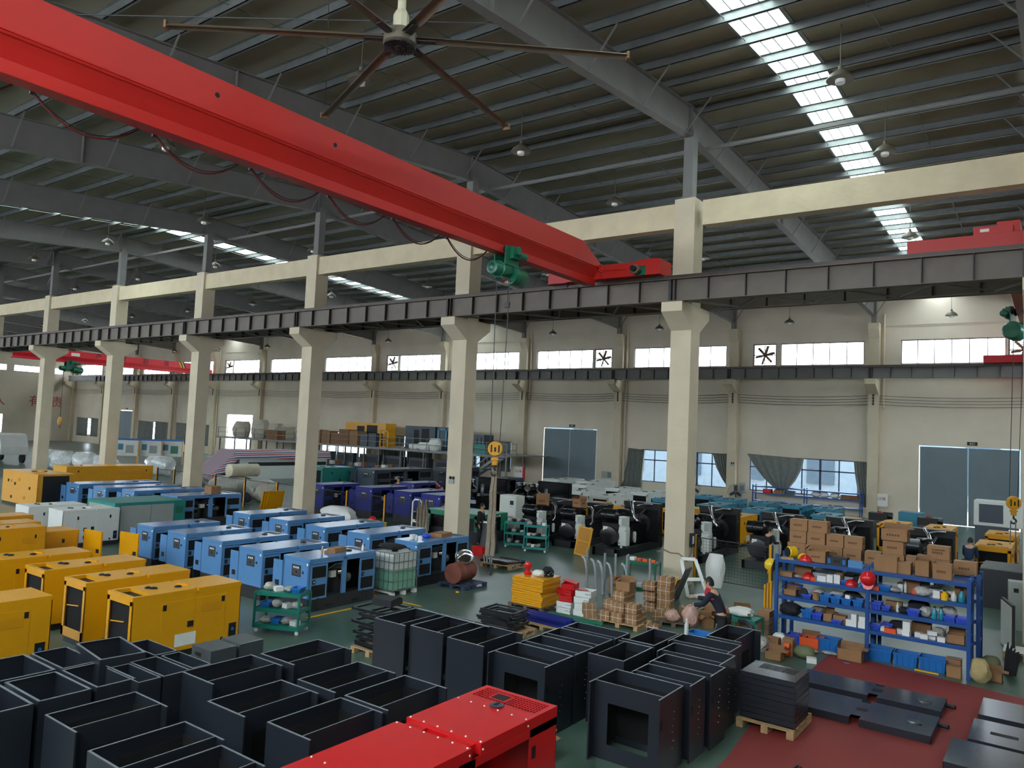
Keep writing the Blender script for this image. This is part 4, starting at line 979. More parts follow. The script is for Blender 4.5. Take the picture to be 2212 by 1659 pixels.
def bottle(loc, label, m='plastic_white', h=.2, r=.035, cap='bin_blue', group=None):
    o = MB(); o.lathe([(r*.9, 0), (r, .02), (r, h*.62), (r*.4, h*.82), (r*.4, h*.9)], (0, 0, 0), m, 12)
    b = o.build('bottle', loc=loc, smooth=True); MB().lathe([(r*.45, h*.88), (r*.45, h)], (0, 0, 0), cap, 10).build('cap', b)
    return tag(b, label, 'bottle', group)
def helmet(loc, label, m='helmet_red', r=.13, rx=0, rz=0, group='hard hats'):
    o = MB(); pr = [(r*math.cos(a), r*.95*math.sin(a)) for a in [i*PI/14 for i in range(8)]]
    o.lathe([(r*1.0, -.012)]+pr[:-1]+[(.006, r*.95)], (0, 0, .012), m, 24)
    o.add([(x*1.0, y*1.0, .01) for x, y in [(-r*.8, -r*.6), (-r*.5, -r*1.35), (0, -r*1.5), (r*.5, -r*1.35), (r*.8, -r*.6)]]+[(x, y, .0) for x, y in [(-r*.8, -r*.6), (-r*.5, -r*1.35), (0, -r*1.5), (r*.5, -r*1.35), (r*.8, -r*.6)]],
          [(0, 1, 2, 3, 4), (5, 6, 7, 8, 9), (0, 1, 6, 5), (1, 2, 7, 6), (2, 3, 8, 7), (3, 4, 9, 8)], m)
    o.tube([(0, -r*.95, .03), (0, -r*.7, r*.72), (0, 0, r*1.0), (0, r*.7, r*.72), (0, r*.95, .03)], .012, m, 6)
    h_ = o.build('hard_hat', loc=loc, smooth=True, rz=rz); h_.rotation_euler.x = rx
    return tag(h_, label, 'hard hat', group)
def sack(loc, w, d, h, label, m='sling', seed=1, rz=0, group=None, name='sack', cat='sack', sq=.42):
    """slumped bag: a lumpy closed surface"""
    R_ = random.Random(seed); n, k = 14, 8; vs = []; ph = [R_.uniform(0, 6) for _ in range(6)]
    for j in range(k+1):
        v = j/k; rad = (math.sin(PI*(v*.86+.07)))**sq
        for i in range(n):
            a = 2*PI*i/n; q = 1+.10*math.sin(3*a+ph[0]+v*4)+.07*math.sin(5*a+ph[1]-v*7)+.05*math.sin(9*a+ph[2]+v*9)
            vs.append((w/2*rad*q*math.cos(a), d/2*rad*q*math.sin(a), h*max(0, v**1.1+.05*math.sin(2*a+ph[3])*v*(1-v)*2)))
    fs = [(j*n+i, j*n+(i+1) % n, (j+1)*n+(i+1) % n, (j+1)*n+i) for j in range(k) for i in range(n)]+[tuple(range(n))[::-1], tuple(k*n+i for i in range(n))]
    o = MB(); o.add(vs, fs, m); r = o.build(name, loc=loc, smooth=True, rz=rz); return tag(r, label, cat, group)
# ---------------------------------------------------------------- blue shelving
LV = [1.78, 1.40, 1.01, .60]; SX0, SX1, SXM = 4.17, 7.74, 5.98
def rack(y0, y1, label, lv=LV, x0=SX0, x1=SX1, xm=SXM, top=1.88, col='shelf_blue'):
    t = thing('storage_rack', label, 'shelving rack', (x0, y0, 0)); xs = [0, xm-x0, x1-x0] if xm else [0, x1-x0]; D = y1-y0
    for x in xs:
        for y in (0, D):
            p = MB(); p.box(x-.035, x+.035, y-.03, y+.03, 0, top, col)
            for i in range(12): p.box(x-.036, x+.036, y-.008, y+.008, .1+i*.14, .125+i*.14, col)
            p.build('post', t, bevel=.004)
    for z in lv:
        s = MB(); s.box(0, xs[-1], .02, D-.02, z-.012, z, col).box(0, xs[-1], -.02, .02, z-.07, z, col).box(0, xs[-1], D-.02, D+.02, z-.07, z, col)
        for x in (xs[0], xs[-1]): s.box(x-.02, x+.02, 0, D, z-.05, z, col)
        s.build('shelf', t, bevel=.003)
    return t
rack(-4.4, -3.85, 'blue steel storage rack full of small parts, front of the two')
rack(-3.75, -3.2, 'blue steel storage rack standing behind the front one', x1=7.84, xm=6.0)
# cartons on top of the rear rack
CT = 'printed brown cartons stacked on the blue racks'
LAY = [(4.13, 4.51, 1.78, 'bottom layer, leftmost'), (4.52, 4.90, 1.78, 'bottom layer, second from the left'), (4.93, 5.29, 1.78, 'bottom layer, third from the left'), (5.31, 5.67, 1.78, 'bottom layer, fourth from the left'), (5.74, 6.06, 1.78, 'single one right of the four column pile'),
       (4.17, 4.53, 2.05, 'middle layer, leftmost'), (4.55, 4.93, 2.05, 'middle layer, second from the left'), (4.96, 5.31, 2.05, 'middle layer, third from the left'), (5.33, 5.69, 2.05, 'middle layer, fourth from the left'),
       (4.17, 4.55, 2.32, 'top layer, left'), (4.57, 4.97, 2.32, 'top layer, right'),
       (6.09, 6.50, 1.78, 'bottom of the three high pile'), (6.09, 6.48, 2.05, 'middle of the three high pile'), (6.05, 6.56, 2.32, 'top of the three high pile, flaps open'),
       (6.53, 6.72, 1.78, 'narrow one right of the three high pile'), (6.74, 6.90, 1.78, 'second narrow one right of the three high pile'), (6.97, 7.33, 1.78, 'under the dark lettered one'), (6.92, 7.32, 2.05, 'dark lettering, topmost of the right pair'), (7.39, 7.79, 1.80, 'right end of the rack, long and low')]
for a, b_, z, s_ in LAY:
    c = carton(((a+b_)/2, -3.36, z+.001), b_-a, .30, .265 if z < 2.3 else .25, 'brown carton on the rear blue rack, '+s_, group=CT, op=('flaps' in s_))
text('EVA泡棉单面胶', .035, 'print_brown', [o for o in COL.objects if o.get('label', '').endswith('topmost of the right pair')][0], (0, -.1525, .19), (PI/2, 0, 0))
# front rack, top deck
carton((4.95, -4.14, 1.781), .38, .3, .24, 'open brown carton with crumpled plastic on the top deck of the front blue rack', op=True, group=None)
carton((6.28, -4.14, 1.781), .42, .3, .30, 'carton on its side holding a red cap, top deck of the front blue rack', op=False, printed=False)
tag(MB().box(-.19, .19, -.002, 0, .02, .27, 'black').build('box_opening', loc=(6.28, -4.292, 1.781)), 'dark opening', 'carton') if False else None
carton((6.61, -4.12, 1.781), .24, .26, .22, 'plain carton with loose flaps beside the carton with a red cap', printed=False)
carton((6.93, -4.14, 1.781), .26, .28, .30, 'open carton with a black inside, top deck of the front blue rack', op=True, printed=False)
carton((7.28, -4.16, 1.781), .32, .30, .29, 'carton with a white label on its side, front right of the top deck', m='cardboard')
c = MB(); c.box(-.2, .2, -.12, .12, 0, .17, 'dark_metal').box(-.2, .2, -.122, -.12, .12, .17, 'skid_black').box(-.17, -.12, -.126, -.12, .03, .13, 'bin_blue').box(.12, .17, -.126, -.12, .03, .13, 'bin_blue').box(-.06, .06, -.13, -.12, .05, .12, 'black')
tag(c.build('tool_case', loc=(5.36, -4.2, 1.781), bevel=.008), 'dark tool case with two light blue latches on the top deck', 'tool case')
c = MB(); c.prism([(-.11, 0), (.11, 0), (.11, .08), (.02, .14), (-.11, .14)], -.14, .14, 'blue_paint').box(.141, .143, -.08, .08, .02, .09, 'plastic_white')
tag(c.build('parts_box', loc=(5.72, -4.2, 1.781)), 'blue and white parts box with a sloped lid on the top deck', 'box')
o = MB(); o.lathe([(.10, 0), (.12, .02), (.12, .18), (.10, .2)], (0, 0, .12), 'helmet_yellow', 20, 'X'); o.lathe([(.105, 0), (.105, .004)], (-.003, 0, .12), 'black', 20, 'X')
tag(o.build('fan_duct', loc=(4.30, -4.1, 1.781), rz=.9, smooth=True), 'yellow round duct blower with a black mouth at the left end of the top deck', 'blower')
tag(MB().box(-.12, .12, -.1, .1, 0, .03, 'wood').build('board', loc=(4.36, -4.3, 1.781), rz=.3), 'small wooden board below the yellow duct blower', 'board')
helmet((4.62, -4.05, 1.785), 'yellow hard hat on the top deck behind the red one', 'helmet_yellow', .12, rz=.8)
helmet((4.73, -4.28, 1.785), 'red hard hat lying on the top deck in front of a yellow one', 'helmet_red', .13, rz=1.0)
helmet((6.0, -4.47, 1.63), 'red hard hat hung on the middle post of the blue rack', 'helmet_red', .15, rx=1.35)
helmet((4.05, -4.4, 1.62), 'yellow hard hat hung on the left corner post of the blue rack', 'helmet_yellow', .14, rx=1.2, rz=-1.2)
# clutter on the shelves
SH = ['top deck', 'blue rack second shelf', 'blue rack third shelf', 'blue rack lowest shelf']
cnt = {}
def lab(kind, si, bay, extra=''):
    key = (kind, si, bay); cnt[key] = cnt.get(key, 0)+1
    w_ = ['first', 'second', 'third', 'fourth', 'fifth', 'sixth', 'seventh', 'eighth', 'ninth', 'tenth', 'eleventh', 'twelfth'][min(cnt[key]-1, 11)]
    return '%s, %s from the left, %s, %s bay' % (kind, w_, SH[si], bay)
def on(si, x, kind, w=.14, d=.14, h=.12, y=-4.2, **k):
    z = LV[si]+.001; bay = 'left' if x < SXM else 'right'
    if kind in ('small brown carton', 'open brown carton'): return carton((x, y, z), w, d, h, lab(kind, si, bay), k.get('rz', 0), 'cartons on the shelves', op=kind.startswith('open'), printed=False, m=k.get('m', 'cardboard'))
    if kind in ('white carton', 'orange carton'): return carton((x, y, z+k.get('up', 0)), w, d, h, lab(kind, si, bay) if not k.get('up') else lab('stacked '+kind, si, bay), k.get('rz', 0), kind+'s on the shelves', printed=False, tape=False, m='plastic_white' if kind[0] == 'w' else 'orange', cat='small box')
    if kind in ('light blue bin', 'royal blue bin'): return bin_((x, y, z), w, d, h, lab(kind, si, bay), 'bin_blue' if kind[0] == 'l' else 'bin_royal', group=kind+'s on the shelves')
    if kind in ('plastic bag of parts', 'dark rag', 'grey cloth bundle'): return sack((x, y, z), w, d, h, lab(kind, si, bay), {'p': 'plastic_bag', 'd': 'dark_cloth', 'g': 'sling'}[kind[0]], seed=int(x*97)+si, group=kind+'s on the shelves', name='parts_bag' if kind[0] == 'p' else 'rag', cat='bag' if kind[0] == 'p' else 'rag')
    if kind in ('yellow bottle', 'clear bottle', 'teal spray bottle'): return bottle((x, y, z), lab(kind, si, bay), {'y': 'helmet_yellow', 'c': 'tank_white', 't': 'teal_bottle'}[kind[0]], h, w/2, {'y': 'black', 'c': 'helmet_yellow', 't': 'black'}[kind[0]], 'bottles on the shelves')
on(1, 4.33, 'small brown carton', .26, .2, .10); on(1, 4.58, 'plastic bag of parts', .2, .2, .06, rz=1)
helmet((4.78, -4.2, 1.405), 'red hard hat on the second shelf of the left bay beside white cartons', 'helmet_red', .13, rz=.6); on(1, 4.62, 'small brown carton', .34, .16, .22, y=-3.98, m='cardboard_dark')
on(1, 4.90, 'orange carton', .08, .06, .08, y=-4.34, rz=.3); on(1, 5.06, 'white carton', .18, .16, .12); on(1, 5.22, 'white carton', .12, .14, .16); on(1, 5.36, 'white carton', .12, .12, .18); on(1, 5.37, 'small brown carton', .14, .12, .2, y=-4.0)
on(1, 5.49, 'light blue bin', .09, .12, .09); helmet((5.64, -4.24, 1.405), 'red hard hat on the second shelf, left of the blue bottle', 'helmet_red', .12, rx=.4, rz=.4); on(1, 5.78, 'clear bottle', .05, .05, .16); on(1, 5.87, 'white carton', .2, .18, .2, y=-4.05); on(1, 5.88, 'light blue bin', .15, .1, .08, y=-4.32); on(1, 5.75, 'dark rag', .3, .15, .2, y=-3.98)
on(2, 4.42, 'open brown carton', .26, .2, .13); on(2, 4.46, 'royal blue bin', .26, .14, .2, y=-4.0); o = MB(); o.lathe([(.09, 0), (.09, .03), (.05, .03), (.05, .05), (.09, .05), (.09, .08)], (0, 0, .09), 'skid_black', 18, 'Y'); tag(o.build('tape_roll', loc=(4.66, -4.2, 1.011)), 'large black tape roll standing on the third shelf of the left bay', 'tape roll')
on(2, 4.77, 'royal blue bin', .18, .2, .08); tag(MB().lathe([(.075, 0), (.075, .14)], (0, 0, 0), 'tape', 20).build('tape_roll', loc=(4.96, -4.26, 1.011), smooth=True), 'tan cylinder of tape on the third shelf of the left bay', 'tape roll')
for x in (5.15, 5.36, 5.57, 5.79): on(2, x, 'light blue bin', .19, .28, .14, y=-4.24)
on(2, 4.95, 'plastic bag of parts', .3, .2, .18, y=-4.0); on(2, 5.3, 'plastic bag of parts', .34, .16, .2, y=-3.98); on(2, 5.62, 'dark rag', .4, .2, .23, y=-3.98); on(2, 5.60, 'white carton', .09, .08, .08, y=-4.35, up=.13)
sack((4.42, -4.2, .601), .46, .34, .24, 'black jacket slumped on the lowest shelf at the left end', 'dark_cloth', 5, name='jacket', cat='jacket'); on(3, 4.78, 'light blue bin', .22, .24, .17); on(3, 4.98, 'royal blue bin', .2, .22, .13); on(3, 5.2, 'open brown carton', .18, .2, .16); on(3, 5.43, 'small brown carton', .24, .2, .16, m='cardboard'); on(3, 5.40, 'royal blue bin', .2, .14, .09, y=-4.35); on(3, 4.98, 'grey cloth bundle', .4, .2, .22, y=-4.0)
for i, x in enumerate((5.62, 5.72, 5.88)): on(3, x, 'white carton', .1 if i < 2 else .15, .14, .13, y=-4.3)
on(3, 5.72, 'white carton', .1, .14, .12, y=-4.3, up=.131); on(3, 5.88, 'white carton', .15, .13, .1, y=-4.3, up=.131, rz=.2)
for z in (.64, .77): tag(MB().box(-.025, .025, -.001, 0, -.02, .02, 'green_label').build('label_sticker', loc=(5.72, -4.372, z)), 'x', 'sticker') if False else None
# right bay
on(1, 6.12, 'orange carton', .12, .1, .08, y=-4.32); on(1, 6.24, 'light blue bin', .26, .2, .10); on(1, 6.45, 'plastic bag of parts', .22, .2, .09); on(1, 6.62, 'clear bottle', .06, .06, .22, y=-4.1); on(1, 6.56, 'white carton', .16, .12, .14, y=-4.02); on(1, 6.8, 'orange carton', .1, .1, .1, y=-4.1); on(1, 6.95, 'plastic bag of parts', .3, .24, .18); on(1, 6.72, 'small brown carton', .3, .2, .26, y=-3.98, m='cardboard_dark')
on(1, 7.18, 'white carton', .12, .1, .14); helmet((7.3, -4.12, 1.405), 'red hard hat on the second shelf behind a yellow bottle', 'helmet_red', .12, rx=-.4, rz=2); on(1, 7.33, 'yellow bottle', .13, .13, .19, y=-4.33); on(1, 7.48, 'clear bottle', .1, .1, .19, y=-4.28); on(1, 7.61, 'teal spray bottle', .12, .12, .24, y=-4.28); on(1, 7.6, 'small brown carton', .26, .2, .28, y=-3.98, m='cardboard_dark')
on(2, 6.12, 'royal blue bin', .19, .24, .14); on(2, 6.3, 'royal blue bin', .14, .2, .09); on(2, 6.4, 'small brown carton', .3, .16, .16, y=-3.98); on(2, 6.5, 'clear bottle', .06, .06, .2); on(2, 6.62, 'dark rag', .22, .2, .12); on(2, 6.8, 'royal blue bin', .22, .18, .12, y=-4.3); on(2, 6.85, 'dark rag', .4, .16, .26, y=-3.98); on(2, 7.0, 'plastic bag of parts', .22, .22, .19)
on(2, 7.16, 'teal spray bottle', .1, .1, .24, y=-4.3); on(2, 7.27, 'teal spray bottle', .1, .1, .24, y=-4.26); on(2, 7.38, 'plastic bag of parts', .3, .24, .22, y=-4.0); on(2, 7.42, 'royal blue bin', .2, .22, .11, y=-4.3); on(2, 7.62, 'royal blue bin', .2, .22, .11, y=-4.3)
on(3, 6.1, 'royal blue bin', .2, .2, .1); on(3, 6.3, 'royal blue bin', .18, .16, .13, y=-4.0)
for i, x in enumerate((6.27, 6.35, 6.56, 6.68, 6.88, 6.98, 7.12, 7.28)): on(3, x, 'white carton' if i != 1 else 'orange carton', .13, .12, .09, y=-4.3 if i % 2 else -4.22, rz=(i % 3-1)*.15)
for u in (.091, .182): on(3, 6.68, 'white carton', .13, .12, .09, y=-4.3, up=u)
on(3, 7.12, 'white carton', .15, .12, .08, y=-4.3, up=.095, rz=.3); on(3, 6.44, 'orange carton', .12, .12, .09, y=-4.32); on(3, 6.9, 'small brown carton', .34, .2, .24, y=-3.98, m='cardboard_dark'); on(3, 7.2, 'plastic bag of parts', .26, .2, .2, y=-4.02); on(3, 7.52, 'open brown carton', .3, .26, .17)
on(3, 6.5, 'dark rag', .4, .16, .2, y=-3.98)
# under the racks, on the floor
bin_((6.18, -4.12, 0), .46, .36, .24, 'large blue bin under the right bay holding papers', group='large blue bins on the floor'); bin_((6.66, -4.14, 0), .42, .36, .24, 'large empty blue bin under the right bay, middle', group='large blue bins on the floor')
bin_((7.12, -4.1, 0), .46, .36, .24, 'large blue bin under the right bay, right one', group='large blue bins on the floor'); bin_((5.2, -4.12, 0), .42, .34, .24, 'large blue bin under the left bay behind plastic bags', group='large blue bins on the floor')
bin_((4.55, -4.1, 0), .4, .3, .18, 'royal blue bin on the floor at the left end of the rack', 'bin_royal'); carton((4.83, -4.2, 0), .38, .26, .2, 'orange and white open carton on the floor under the left bay', rz=.1, op=True, m='orange', printed=False)
sack((4.97, -4.62, 0), .3, .2, .05, 'flat pale plastic bag of screws, left of a similar one', 'plastic_bag', 3, name='parts_bag', cat='bag'); sack((5.3, -4.5, 0), .3, .2, .05, 'flat grey plastic bag of screws, nearest the large carton', 'plastic_bag', 4, name='parts_bag', cat='bag')
carton((5.73, -4.62, 0), .46, .26, .22, 'wide brown carton with torn flaps on the red floor edge', op=True, printed=False); sack((4.98, -5.15, 0), .42, .34, .22, 'olive green cloth sack open on the floor', 'olive', 7)
tag(MB().box(-.09, .09, -.07, .07, 0, .1, 'plastic_white').build('white_box', loc=(5.18, -5.42, 0), rz=.3), 'small white printed box in front of the green sack', 'box')
sack((5.73, -4.95, 0), .14, .06, .015, 'tiny pale blue paper scrap on the red floor', 'bin_blue', 8, name='paper_scrap', cat='paper')
carton((4.55, -5.72, 0), .32, .22, .16, 'open brown carton with flaps, nearest the dark enclosure', op=True, printed=False); carton((4.68, -5.2, 0), .2, .2, .34, 'upright carton with orange tape rolls inside', printed=False)
o = MB(); o.lathe([(.06, -.05), (.06, .05)], (0, 0, 0), 'orange', 16, 'X'); tag(o.build('tape_roll', loc=(4.7, -5.38, .22), smooth=True), 'orange tape roll in the upright carton, upper', 'tape roll', 'orange tape rolls'); o = MB(); o.lathe([(.06, -.05), (.06, .05)], (0, 0, 0), 'orange', 16, 'X'); tag(o.build('tape_roll', loc=(4.7, -5.38, .08), smooth=True), 'orange tape roll in the upright carton, lower', 'tape roll', 'orange tape rolls')
carton((4.36, -5.15, 0), .24, .2, .28, 'brown carton leaning by the left rack post', printed=False); sack((4.2, -5.35, 0), .26, .24, .3, 'grey plastic bag beside the leaning carton', 'plastic_bag', 12, name='parts_bag', cat='bag'); sack((4.38, -4.8, 0), .3, .3, .3, 'white tangled packing at the left rack post', 'plastic_white', 14, name='packing', cat='packing')
carton((7.46, -4.0, 0), .26, .24, .26, 'brown carton under the right end of the rack, rear', printed=False); carton((7.5, -4.35, 0), .24, .16, .2, 'brown carton under the right end of the rack, front', printed=False)
tag(MB().cbox((0, 0, .01), (.42, .05, .02), 'yellow_mark').build('wood_strip', loc=(7.05, -4.42, 0), rz=-.05), 'yellow strip lying in front of the large blue bins', 'strip')
sack((7.92, -4.35, 0), .34, .28, .42, 'tan woven sack tied at the top at the right rack post', 'tan_sack', 21)
carton((8.14, -4.05, 0), .24, .22, .16, 'small open carton right of the tan sack', op=True, printed=False); sack((8.05, -3.6, 0), .34, .3, .34, 'dark green cloth heap behind the tan sack', 'olive', 25, name='cloth_heap', cat='cloth')
o = MB()
for i in range(5): o.tube([(i*.03, 0, 0), (.02+i*.045, .03*math.sin(i*2), .42), (.03+i*.06, .04*math.sin(i*2), .62-.05*i)], [.045, .035, .008], 'dark_cloth', 8)
tag(o.build('umbrella_bundle', loc=(8.28, -3.4, 0), smooth=True), 'bundle of folded black umbrellas at the right edge by the rack', 'umbrella')
pallet((8.55, -1.7, 0), 'wooden pallet with a white sheet at the right edge behind the rack', .8, .8, .14)
tag(MB().box(-.35, .35, -.3, .3, 0, .02, 'plastic_white').build('board', loc=(8.5, -1.75, .141)), 'white board lying on the pallet at the right edge', 'board')
o = MB(); o.box(-.03, .03, -.5, .5, 0, 1.05, 'skid_black').box(-.04, -.03, -.48, .48, .05, 1.0, 'plastic_white'); o.box(.03, .06, -.4, .4, .1, 1.0, 'plastic_bag')
tag(o.build('wrapped_radiator', loc=(8.2, -1.25, .0), rz=.25), 'black radiator wrapped in clear film standing near the right edge', 'radiator')
o = MB(); o.box(-.22, .22, -.2, .2, 0, 1.15, 'panel_grey').box(-.2, .2, -.21, -.2, .5, 1.1, 'panel_grey').box(-.12, -.02, -.214, -.21, .9, 1.0, 'black'); o.lathe([(.03, -.02), (.03, .03)], (.1, -.23, .8), 'helmet_red', 12, 'Y')
tag(o.build('control_cabinet', loc=(8.3, 1.3, 0), rz=.1), 'pale grey electric cabinet with a red plug at the right edge', 'cabinet')
o = MB()
for i in range(16): o.bar((-1.0+.02*math.sin(i), -.9+i*.11, .0), (1.5, -.7+i*.1, .02*(i % 3)), .03, 'galvanised')
tag(o.build('steel_rods', loc=(8.3, 4.6, 1.06)), 'layer of long shiny steel rods on a dark stand behind the rack', 'steel bars')['kind'] = 'stuff'
tag(MB().box(-1.0, 1.4, -.95, .95, 0, 1.04, 'skid_black').build('rod_stand', loc=(8.3, 4.6, 0)), 'dark stand carrying the shiny steel rods at the right', 'stand')
# ---------------------------------------------------------------- things around the nearest full column
# wrapped brown parcels
PB = 'string tied brown parcels piled by the column'
def parcel(loc, w, d, h, label, rz=0, tilt=0):
    r = thing('tied_carton', label, 'carton', loc, rz, PB)
    r.rotation_euler.x = tilt
    MB().box(-w/2, w/2, -d/2, d/2, 0, h, 'cardboard').build('box', r, bevel=.006)
    s_ = MB()
    for q in (-.25, .2):
        s_.box(q*w-.004, q*w+.004, -d/2-.003, d/2+.003, -.0, h+.003, 'strap_white') if False else None
        for (a, b_) in (((-d/2-.003), 0), ((d/2+.003), 0)): s_.bar((q*w, a, 0), (q*w, a, h), .007, 'strap_white')
        s_.bar((q*w, -d/2, h+.002), (q*w, d/2, h+.002), .007, 'strap_white')
    s_.bar((-w/2, -d/2-.003, h*.5), (w/2, -d/2-.003, h*.5), .007, 'strap_white'); s_.bar((w/2+.003, -d/2, h*.5), (w/2+.003, d/2, h*.5), .007, 'strap_white')
    s_.build('string', r); return r
pallet((1.12, -5.45, 0), 'wooden pallet under the tied brown parcels', 1.0, .8, .1)
pos = [(.78, -5.72, .1, 'front bottom row, left'), (1.08, -5.70, .1, 'front bottom row, middle'), (1.40, -5.62, .1, 'front bottom row, right'), (.72, -5.38, .1, 'rear bottom row, left'), (1.04, -5.36, .1, 'rear bottom row, middle'), (1.36, -5.28, .1, 'rear bottom row, right'),
       (1.06, -5.6, .31, 'second layer, middle front'), (1.36, -5.55, .31, 'second layer, right, tilted'), (.78, -5.5, .31, 'second layer, left, tilted'), (1.02, -5.3, .31, 'second layer, rear'), (1.0, -5.45, .52, 'third layer, front'), (.98, -5.15, .52, 'third layer, rear'), (1.0, -5.3, .73, 'topmost of the pallet pile, flaps open')]
for i, (x, y, z, s_) in enumerate(pos):
    if 'flaps' in s_: carton((x, y, z), .34, .28, .2, 'open brown carton crowning the pile of tied parcels on the pallet', rz=.1, op=True, printed=False)
    else: parcel((x, y, z+.001), .29, .26, .205, 'string tied brown parcel, '+s_, rz=rnd.uniform(-.08, .08), tilt=(.0 if 'tilted' not in s_ else .0))
for i, z in enumerate((0, .22, .44, .66)): parcel((1.3, -3.7, z+.001), .34, .3, .215, 'tied brown parcel of the tall stack before the column, '+['lowest', 'second', 'third', 'topmost'][i], rz=.06*(i % 2))
for i, (x, y, z) in enumerate([(.95, -3.75, 0), (.93, -3.75, .25), (.9, -3.75, .5), (1.65, -4.2, 0), (1.5, -4.5, 0), (.45, -5.9, 0), (.42, -5.9, .2), (1.8, -3.6, 0)]): parcel((x, y, z+.001), .3, .27, .21, 'tied brown parcel, '+['left of the tall stack, lowest', 'left of the tall stack, middle', 'left of the tall stack, top', 'right of the pallet pile, rear', 'right of the pallet pile, front', 'left end of the pile, lower', 'left end of the pile, upper', 'under the leaning boards'][i], rz=.1*i)
pallet((1.95, -4.6, 0), 'broken wooden pallet between the parcels and the worker', .7, .6, .1, 'wood_dark', rz=.3)
parcel((1.72, -5.35, .0), .34, .16, .1, 'flat tied carton lying in front of the broken pallet', rz=.2)
sack((1.95, -4.75, .1), .34, .3, .24, 'bundle of pinkish parts in clear plastic, left', 'pink_pack', 31, name='parts_bag', cat='bag'); sack((2.3, -4.55, 0), .36, .34, .46, 'bundle of pinkish parts in clear plastic, tall right one', 'pink_pack', 32, name='parts_bag', cat='bag')
for i, (x, y, w_, h_) in enumerate([(2.45, -3.9, .3, .3), (2.75, -3.6, .34, .36), (2.6, -4.3, .22, .2), (3.0, -3.9, .3, .26), (2.2, -3.9, .3, .2), (3.1, -3.3, .4, .45)]): carton((x, y, 0), w_, .26, h_, 'loose brown carton by the wire fence, '+['left rear', 'behind the worker', 'in front with bent flap', 'right of the worker', 'leftmost', 'tall one leaning at the fence'][i], rz=.4*i, op=(i % 2 == 0), printed=False)
for i, (x, y) in enumerate([(-.9, -1.0), (-.6, -1.1), (-.9, -1.4)]): carton((x+.2, y-1.2, 0), .3, .26, .26+.1*i, 'brown carton on the floor among the grey bent pipes, '+['left', 'right', 'tallest'][i], rz=.2*i)
# bent grey pipes standing upright
for i, (x, y, bent) in enumerate([(-1.62, -2.55, 0), (-1.55, -2.7, 1), (-1.15, -2.9, 1), (-.95, -2.75, 0), (-.88, -3.0, 1), (-.7, -2.6, 0), (-.55, -3.1, 1), (-.42, -2.4, 0), (-.35, -2.6, 0), (-.2, -2.9, 1), (.3, -2.55, 0)]):
    o = MB(); h_ = 1.05 if not bent else .86
    pts = [(0, 0, 0), (.02, 0, h_*.5), (0, .01, h_)] if not bent else [(.05, 0, 0), (.02, 0, h_*.6), (-.02, 0, h_*.82), (-.08, .02, h_*.95), (-.16, .02, h_)]
    o.tube(pts, .035, 'pipe_grey', 10)
    tag(o.build('bent_pipe' if bent else 'straight_pipe', loc=(x, y, 0), smooth=True), ('bent' if bent else 'straight')+' grey pipe standing upright before the green table, %s from the left' % ['first', 'second', 'third', 'fourth', 'fifth', 'sixth', 'seventh', 'eighth', 'ninth', 'tenth', 'eleventh'][i], 'pipe', 'grey pipes standing in a group')
def cart(label, w=.95, d=.5, h=.78, col='green_cart', tiers=3, wheels=True, loc=(0, 0, 0), rz=0, name='tool_trolley'):
    t = thing(name, label, 'trolley', loc, rz); z0 = .1 if wheels else 0
    for sx in (-1, 1):
        for sy in (-1, 1):
            MB().box(sx*w/2-.02, sx*w/2+.02, sy*d/2-.02, sy*d/2+.02, z0, h, col).build('leg', t, bevel=.003)
            if wheels: MB().lathe([(.035, -.012), (.04, -.008), (.04, .008), (.035, .012)], (sx*(w/2-.04), sy*(d/2-.04), .04), 'plastic_white', 12, 'Y').build('caster', t)
    for i in range(tiers):
        z = z0+.05+(h-z0-.05)*i/(tiers-1); s_ = MB(); s_.box(-w/2, w/2, -d/2, d/2, z-.012, z, col)
        s_.box(-w/2, w/2, -d/2-.01, -d/2, z-.06, z+.015, col).box(-w/2, w/2, d/2, d/2+.01, z-.06, z+.015, col).box(-w/2-.01, -w/2, -d/2, d/2, z-.06, z+.015, col).box(w/2, w/2+.01, -d/2, d/2, z-.06, z+.015, col)
        s_.build('tray', t)
    return t
def load(cx, cy, zs, label, w=.9, d=.4, seed=1, rz=0, kinds=None):
    R_ = random.Random(seed)
    for ti, z in enumerate(zs):
        n = 4; 
        for i in range(n):
            lx = -w/2+w*(i+.5)/n; ly = R_.uniform(-.05, .05); x = cx+lx*math.cos(rz)-ly*math.sin(rz); y = cy+lx*math.sin(rz)+ly*math.cos(rz)
            kd = (kinds or ['bag', 'bin', 'bag', 'white'])[(i+ti) % 4]; ls = label+', %s tray, %s from the left' % (['lowest', 'middle', 'top'][ti] if len(zs) == 3 else ['lower', 'upper'][ti], ['first', 'second', 'third', 'fourth'][i])
            if kd == 'bag': sack((x, y, z), w/n*1.0, d*.6, R_.uniform(.08, .16), 'clear bag of parts, '+ls, 'plastic_bag', R_.randint(0, 999), group='bags on trolleys', name='parts_bag', cat='bag')
            elif kd == 'bin': bin_((x, y, z), w/n*.95, d*.7, .1, 'blue bin, '+ls, 'bin_blue', rz, group='bins on trolleys')
            elif kd == 'dark': sack((x, y, z), w/n, d*.6, .1, 'dark rag, '+ls, 'dark_cloth', R_.randint(0, 999), group='rags on trolleys', name='rag', cat='rag')
            elif kd == 'orange': carton((x, y, z), w/n*.8, .1, .07, 'orange box, '+ls, R_.uniform(-.5, .5), 'orange boxes on the green table', printed=False, tape=False, m='orange', cat='small box')
            else: carton((x, y, z), w/n*.7, .16, .09, 'white box, '+ls, R_.uniform(-.3, .3), 'white boxes on trolleys', printed=False, tape=False, m='plastic_white', cat='small box')
